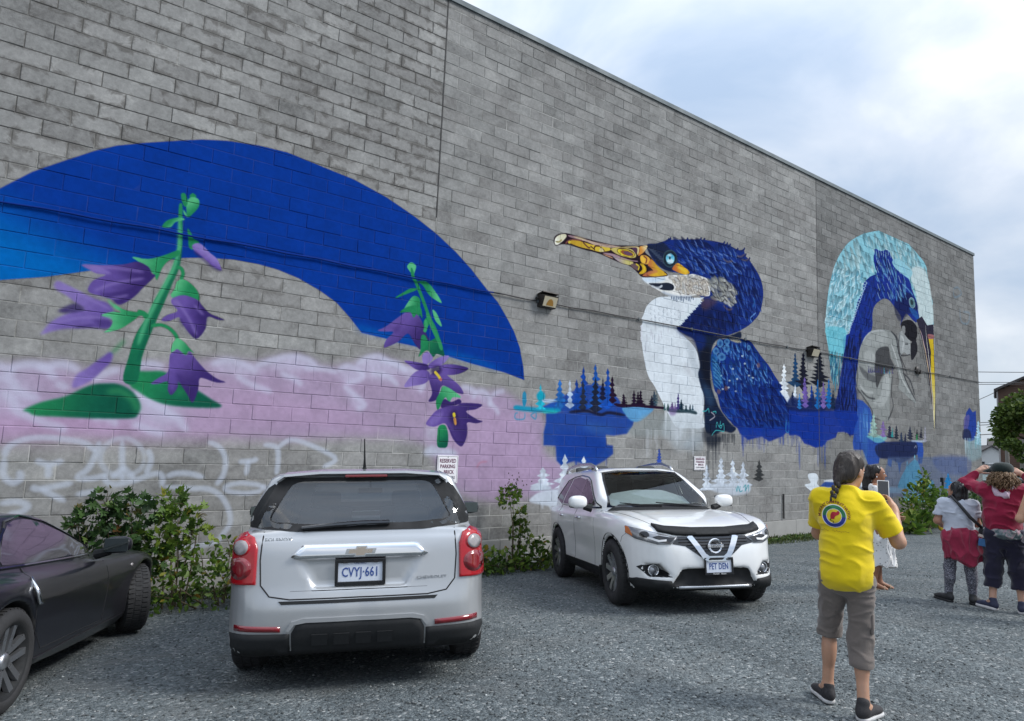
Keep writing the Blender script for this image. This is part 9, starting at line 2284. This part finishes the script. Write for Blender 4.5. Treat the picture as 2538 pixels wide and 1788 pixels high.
def seed_heads(t, g):
    m = MB()
    for _ in range(46):
        x, z = g.normal(-0.02, 0.13), g.normal(1.36, 0.10); m.ellipsoid((x, g.normal(0, 0.05), z), (0.009, 0.009, 0.015), 6, 4)
    tag(m.build('seed_heads', mat('brown_seed', (0.06, 0.05, 0.035), 0.9), t), kind='stuff')
shrub('wall_sapling', 'thin light green sapling between the silver and white cars', 'plant', (1.55, -0.45, -0.43),
      blobs_at([(1.42, 0.76, 0.20, 0), (1.53, 0.82, 0.13, 0.05), (1.66, 0.44, 0.16, 0), (1.70, 0.24, 0.16, 0), (1.56, 0.14, 0.13, 0), (1.84, -0.02, 0.15, 0), (1.62, -0.14, 0.12, 0)], -0.45), LG, 0.085, 1100, LOBED, 24, extra=seed_heads)
def yarrow(t, g):
    m = MB()
    for x, z in ((0.16, 0.30), (0.36, 0.22), (0.33, 0.15)): m.ellipsoid((x, -0.1, z), (0.055, 0.04, 0.016), 10, 5)
    m.build('white_flower_heads', mat('white_petal', (0.62, 0.60, 0.55), 0.8), t)
shrub('weed_patch', 'low broad-leaved weeds with white flower heads at the footing between the two cars', 'plant', (1.5, -0.55, -0.43),
      blobs_at([(0.95, -0.28, 0.24, 0), (1.25, -0.30, 0.26, 0), (1.6, -0.30, 0.24, 0), (1.95, -0.28, 0.24, 0), (2.3, -0.26, 0.22, 0), (2.05, -0.05, 0.16, 0.1), (0.8, -0.20, 0.2, 0.1)], -0.60), LG, 0.105, 900, OVAL, 25, extra=yarrow)
def goldenrod(t, g):
    m = MB()
    for _ in range(70):
        u = g.random(); m.ellipsoid((g.normal(0.30, 0.05)+u*0.1, g.normal(0, 0.05), 0.95+0.45*u), (0.018, 0.015, 0.018), 6, 4)
    tag(m.build('yellow_flower_spray', mat('yellow_petal', (0.40, 0.28, 0.01), 0.8), t), kind='stuff')
    m = MB(); m.ellipsoid((-0.10, -0.62, 0.20), (0.13, 0.06, 0.11), 10, 7); m.ellipsoid((0.02, -0.62, 0.12), (0.09, 0.05, 0.08), 10, 7); m.build('yellow_blossom', mat('yellow_petal', (0.40, 0.28, 0.01), 0.8), t)
shrub('goldenrod_clump', 'tall wild clump with goldenrod in front of the pale blue painted firs', 'plant', (16.0, -0.7, -0.43),
      blobs_at([(15.7, 0.62, 0.34, 0), (16.3, 0.75, 0.32, 0), (16.25, 1.15, 0.20, 0), (16.9, 0.45, 0.42, 0), (15.2, 0.22, 0.42, 0), (16.2, 0.15, 0.5, -0.1), (17.3, 0.25, 0.42, 0), (14.9, -0.05, 0.35, -0.1), (17.8, 0.25, 0.34, 0)], -0.8), LG, 0.16, 420, OVAL, 26, extra=goldenrod)
shrub('broadleaf_dock', 'broad-leaved dock plant in front of the goldenrod clump', 'plant', (14.9, -1.2, -0.42),
      blobs_at([(14.75, -0.05, 0.30, 0), (15.2, -0.10, 0.30, 0), (14.5, -0.2, 0.25, 0)], -1.2), LG, 0.34, 130, OVAL, 27, stems=False, up=0.7)
shrub('corner_weeds', 'dense dark weeds by the far corner of the block building', 'plant', (20.5, -0.6, -0.43),
      blobs_at([(18.8, 0.15, 0.4, 0), (19.6, 0.25, 0.42, 0), (20.4, 0.2, 0.45, 0), (21.2, 0.30, 0.45, 0), (22.0, 0.35, 0.5, 0), (22.7, 0.35, 0.5, 0)], -0.55), DG, 0.16, 420, OVAL, 28)
# grass and creeping weeds along the footing
g = np.random.default_rng(31); n = 15000
x = g.uniform(XL+0.2, 23.2, n); w = 0.28+0.30*(0.5+0.5*np.sin(x*1.3+1.0))+0.25*(0.5+0.5*np.sin(x*0.47))
y = -0.03-w*g.random(n)**1.4; hgt = g.uniform(0.05, 0.20, n)*(1-0.6*(-y/(w+0.05)))
k = (g.random(n) < np.where(x > 5.5, 1.0, 0.72))
x, y, hgt = x[k], y[k], hgt[k]
V, F = leaves(np.stack([x, y, gz(x, y)-0.004], 1), np.stack([g.normal(0, 0.35, len(x)), g.normal(-0.15, 0.3, len(x)), np.ones(len(x))], 1), hgt, BLADE*[2.2, 1], 0.5, g)
o = mesh_obj('grass_verge', V, F, leaf_mat('grass_blade', [(0, (0.03, 0.05, 0.015)), (0.5, (0.07, 0.105, 0.028)), (0.9, (0.13, 0.15, 0.045)), (1, (0.19, 0.17, 0.08))]))
tag(o, 'scruffy grass verge along the foot of the wall', None, None, 'stuff')
n = 5200; x = g.uniform(XL+0.2, 23, n); y = -0.06-(0.25+0.35*(0.5+0.5*np.sin(x*0.9+2)))*g.random(n)
V, F = leaves(np.stack([x, y, gz(x, y)+g.uniform(0.01, 0.09, n)], 1), np.stack([g.normal(0, 1, n), g.normal(-0.3, 0.8, n), g.uniform(0.1, 0.8, n)], 1), g.uniform(0.03, 0.09, n), OVAL, 0.4, g)
o = mesh_obj('ground_weeds', V, F, leaf_mat('weed_leaf', MG)); tag(o, 'low creeping weeds at the footing', None, None, 'stuff')
# post by the wall
t = empty('black_post', (18.02, -0.6, -0.44), 'slim black post standing in the weeds near the small pale blue painted fir', 'post')
MB().tube([(0.02, 0, 0), (0.0, 0, 0.7), (-0.04, 0, 1.42)], [0.035, 0.035, 0.035], 8).build('pole', M_black, t)
MB().box((-0.05, 0, 1.46), (0.12, 0.09, 0.14), ch=0.01).build('cap', M_black, t)

# ================================================================== beyond the corner of the building
def fir(*a): pass
M_brown = mat('brown_siding', (0.105, 0.058, 0.040), 0.75, var=0.14, scale=0.8)
M_trimw = mat('white_trim', (0.55, 0.55, 0.54), 0.6)
M_roofd = mat('dark_shingles', (0.07, 0.062, 0.06), 0.9, var=0.25, scale=2)
h = empty('brown_house', (66.85, 7.6, -0.44), 'brown sided gable house behind the leafy tree, far right', 'house', rot=(0, 0, math.radians(-72)))
def sided(wd, z0, z1, step, gable=0.0):
    m = MB(); z = z0
    while z < z1+gable-0.05:
        u = 1.0 if z < z1 else max(0.0, 1-(z+step-z1)/gable)
        if u > 0.02: m.box((0, -0.02, z+step/2), (wd*u, 0.06, step-0.02), Matrix.Rotation(0, 4, 'X'))
        z += step
    return m
Wd, He, Ga = 11.0, 8.41, 2.8
# gable end faces the lot: rotate so that local -y looks towards the viewer
fr = sided(Wd, 0.3, He, 0.19, Ga); fo = fr.build('siding', M_brown, h)
MB().box((0, 4.5, (He+0.3)/2), (Wd-0.06, 8.9, He-0.3)).prism([(-Wd/2+0.1, 0), (Wd/2-0.1, 0), (0, Ga)], 8.9, Matrix.Translation((0, 8.95, He-0.05)) @ Matrix.Rotation(PI/2, 4, 'X')).build('wall', M_brown, h)
rf = MB(); L = math.hypot(Wd/2+0.35, Ga*1.06); a = math.atan2(Ga, Wd/2)
for s in (-1, 1): rf.box((0, 0, 0), (L, 9.8, 0.18), Matrix.Translation((s*(Wd/4+0.06), 4.3, He+Ga/2+0.02)) @ Matrix.Rotation(s*a, 4, 'Y'))
rf.build('roof', M_roofd, h)
for s in (-1, 1): MB().box((s*(Wd/2+0.04), -0.04, He/2), (0.12, 0.10, He)).build('corner_board', mat('grey_trim', (0.30, 0.28, 0.27), 0.7), h)
for x, z in ((-2.6, 6.4), (2.2, 6.4), (-2.6, 2.4), (2.2, 2.4)):
    w_ = MB().box((x, -0.07, z), (1.2, 0.08, 1.5)).build('window', M_dglass, h); f_ = MB()
    for b, c, d, e_ in ((0, 0.79, 1.4, 0.1), (0, -0.79, 1.4, 0.1), (-0.65, 0, 0.1, 1.5), (0.65, 0, 0.1, 1.5)): f_.box((x+b, -0.12, z+c), (d, 0.06, e_))
    f_.build('window_frame', M_trimw, w_)
# tree in front of it
g = np.random.default_rng(41)
t = empty('leafy_tree', (47.4, 4.9, -0.44), 'bushy green tree in front of the brown house', 'tree')
bl = []
for _ in range(46):
    a, b = g.uniform(0, 2*PI), g.uniform(-0.8, 1); r = 2.25*g.random()**0.35; s_ = math.sqrt(1-b*b); bl.append((47.4+r*s_*math.cos(a)*1.05, 4.9+r*s_*math.sin(a), 3.85+b*r*0.98, g.uniform(0.3, 0.75), 1.0))
bl += [(45.35, 5.75, 2.6, 0.45, 1), (44.9, 5.95, 2.75, 0.32, 1), (45.7, 5.5, 2.2, 0.5, 1)]
P, O = in_blobs(bl, 300, g); P = P-[47.4, 4.9, -0.44]
V, F = leaves(P, O*0.7+g.normal(size=P.shape)*0.6+[0, 0, 0.1], 0.24*g.uniform(0.6, 1.3, len(P)), OVAL*[1.5, 1], 0.3, g)
mesh_obj('crown', V, F, leaf_mat('tree_leaf', [(0, (0.04, 0.07, 0.016)), (0.5, (0.085, 0.135, 0.026)), (0.9, (0.13, 0.185, 0.035)), (1, (0.17, 0.21, 0.05))]), t)
m = MB(); m.tube([(0, 0, 0), (0.05, 0, 1.2), (0.0, 0.1, 2.6), (0.1, 0, 4.2)], [0.20, 0.16, 0.12, 0.05], 9)
for _ in range(12):
    a = g.uniform(0, 2*PI); z = g.uniform(1.2, 3.2); m.tube([(0.03, 0, z), (0.8*math.cos(a), 0.8*math.sin(a), z+0.7), (1.7*math.cos(a), 1.7*math.sin(a), z+1.1)], [0.07, 0.045, 0.015], 6)
m.build('trunk', mat('bark', (0.07, 0.055, 0.045), 0.9, var=0.3), t)
g2 = np.random.default_rng(43); P, O = in_blobs([(47.2, 5.4, 0.5, 1.0, 1), (48.6, 4.6, 0.6, 1.1, 1), (50, 4.0, 0.6, 1.1, 1)], 260, g2)
t = empty('dark_hedge', (48.4, 4.6, -0.44), 'dark shady hedge under the leafy tree', 'hedge'); V, F = leaves(P-[48.4, 4.6, -0.44], O+g2.normal(size=P.shape)*0.5, 0.2*g2.uniform(0.6, 1.2, len(P)), OVAL*[1.5, 1], 0.3, g2); mesh_obj('foliage', V, F, leaf_mat('hedge_leaf', DG), t)
# utility poles and wires
M_pole = mat('weathered_pole', (0.20, 0.185, 0.165), 0.9, var=0.2, scale=3)
def pole(x, y, hgt, r, label):
    t = empty('utility_pole', (x, y, -0.44), label, 'utility pole', 'utility poles beyond the building'); MB().tube([(0, 0, 0), (0, 0, hgt)], [r, r*0.75], 10).build('pole_shaft', M_pole, t)
    MB().box((0, 0, hgt-0.5), (1.6, 0.10, 0.12), Matrix.Rotation(1.0, 4, 'Z')).build('crossarm', M_pole, t)
    m = MB()
    for s in (-0.7, -0.3, 0.3, 0.7): m.tube([(s*math.cos(1.0), s*math.sin(1.0), hgt-0.44), (s*math.cos(1.0), s*math.sin(1.0), hgt-0.28)], 0.04, 6)
    m.build('insulator', M_bronze, t)
pole(52.35, 8.35, 3.9, 0.15, 'thin grey utility pole at the left edge of the leafy tree')
pole(53.6, 7.75, 3.7, 0.26, 'thicker pale pole seen through the left edge of the leafy tree')
for i, (z0, z1, sag, r) in enumerate(((8.86, 9.43, 0.15, 0.030), (7.97, 8.50, 0.1, 0.028), (7.82, 8.34, 0.1, 0.028), (4.74, 5.10, 0.05, 0.03), (4.55, 4.89, 0.05, 0.03), (3.79, 4.09, 0.05, 0.035))):
    A, B = Vector((38.0, 14.4, z0-1.5)), Vector((84.0, 7.6, z1+1.6)); P = [A.lerp(B, u)+Vector((0, 0, -sag*4*u*(1-u))) for u in np.linspace(0, 1, 14)]
    lab = ('topmost power line crossing the sky beyond the building corner', 'upper wire of the close middle pair beyond the building corner', 'lower wire of the close middle pair beyond the building corner', 'upper wire of the low pair behind the utility poles', 'lower wire of the low pair behind the utility poles', 'lowest power line behind the utility poles')[i]
    o = MB().tube([tuple(v) for v in P], r, 5, True).build('overhead_wire', M_black); tag(o, lab, 'wire', 'overhead wires beyond the building')
A, B = Vector((65.2, 12.75, 7.9)), Vector((50.0, 14.0, 4.4)); o = MB().tube([tuple(A.lerp(B, u)+Vector((0, 0, -1.2*u*(1-u)))) for u in np.linspace(0, 1, 10)], 0.03, 5).build('service_wire', M_black); tag(o, 'drooping service wire from the brown house eave', 'wire')
# small far houses
def far_house(x, y, w, d, hh, rh, mw, mr, rot, label):
    t = empty('small_house', (x, y, -0.44), label, 'house', None, (0, 0, rot)); MB().box((0, 0, hh/2), (w, d, hh)).prism([(-w/2, 0), (w/2, 0), (0, rh)], d, Matrix.Translation((0, d/2, hh)) @ Matrix.Rotation(PI/2, 4, 'X')).build('wall', mw, t)
    a = math.atan2(rh, w/2); L = math.hypot(w/2, rh)+0.4; m = MB()
    for s in (-1, 1): m.box((0, 0, 0), (L, d+0.8, 0.2), Matrix.Translation((s*(w/4+0.08), 0, hh+rh/2+0.1)) @ Matrix.Rotation(s*a, 4, 'Y'))
    m.build('roof', mr, t)
    for sx in (-0.25, 0.25):
        q = MB().box((sx*w, -d/2-0.03, hh*0.55), (1.0, 0.08, 1.2)).build('window', M_dglass, t); MB().box((sx*w, -d/2-0.06, hh*0.55-0.66), (1.2, 0.12, 0.1)).build('sill', M_trimw, q)
M_brick = mat('red_brick_wall', (0.24, 0.11, 0.085), 0.9, var=0.2, scale=3)
far_house(131, 31.0, 9, 8, 3.6, 1.9, M_brick, M_roofd, math.radians(20), 'small far brick house with a dark roof between corner and tree')
far_house(118, 31.5, 6, 7, 2.2, 1.9, M_trimw, M_roofd, math.radians(-60), 'small far white gabled house beside the building corner')
# vehicles on the far side of the lot
def recolour(root, mp):
    for o in [root]+list(root.children_recursive):
        if o.type != 'MESH': continue
        for s in o.material_slots:
            if s.material and s.material.name in mp: m_ = mp[s.material.name]; s.link = 'OBJECT'; s.material = m_
SKIP = ('licence_plate', 'chrome_vee', 'bonnet_deflector', 'sunroof', 'grille_slat')
def far_vehicle(name, src, x, y, yaw, sc, paint, label, cat):
    r = src.copy(); COL.objects.link(r); r.name = name; r['label'] = label; r['category'] = cat
    def rec(o, parent):
        for ch in o.children:
            if ch.name.split('.')[0] in SKIP or ch.name.split('.')[0] == 'maker_badge' or ch.name.startswith('lettering'): continue
            c = ch.copy(); COL.objects.link(c); c.parent = parent; rec(ch, c)
    rec(src, r); r.location = (x, y, -0.44); r.rotation_euler = (0, 0, -math.radians(yaw)); r.scale = (sc, sc, sc); recolour(r, {'white_paint': paint}); return r
wsuv = next(o for o in COL.objects if o.name.startswith('white_suv'))
M_bp = paint_mat('black_paint', (0.012, 0.012, 0.014), 0.2, 0.3, (0.06, 0.058, 0.055), dirt_amt=0.4)
M_wp = paint_mat('plain_white_paint', (0.68, 0.69, 0.70), 0.0, 0.35, (0.3, 0.29, 0.28), dirt_amt=0.2)
far_vehicle('black_suv', wsuv, 28.1, 2.1, 238, 1.16, M_bp, 'black SUV facing the lot, mostly hidden behind the person in the red jacket', 'car')
far_vehicle('white_van', wsuv, 47.0, 8.4, 196, 1.05, M_wp, 'white vehicle with dark windows parked beyond the building corner', 'car')
far_vehicle('silver_van', wsuv, 42.5, 2.6, 215, 1.35, M_wp, 'tall pale vehicle parked behind the black SUV, under the leafy tree', 'van')
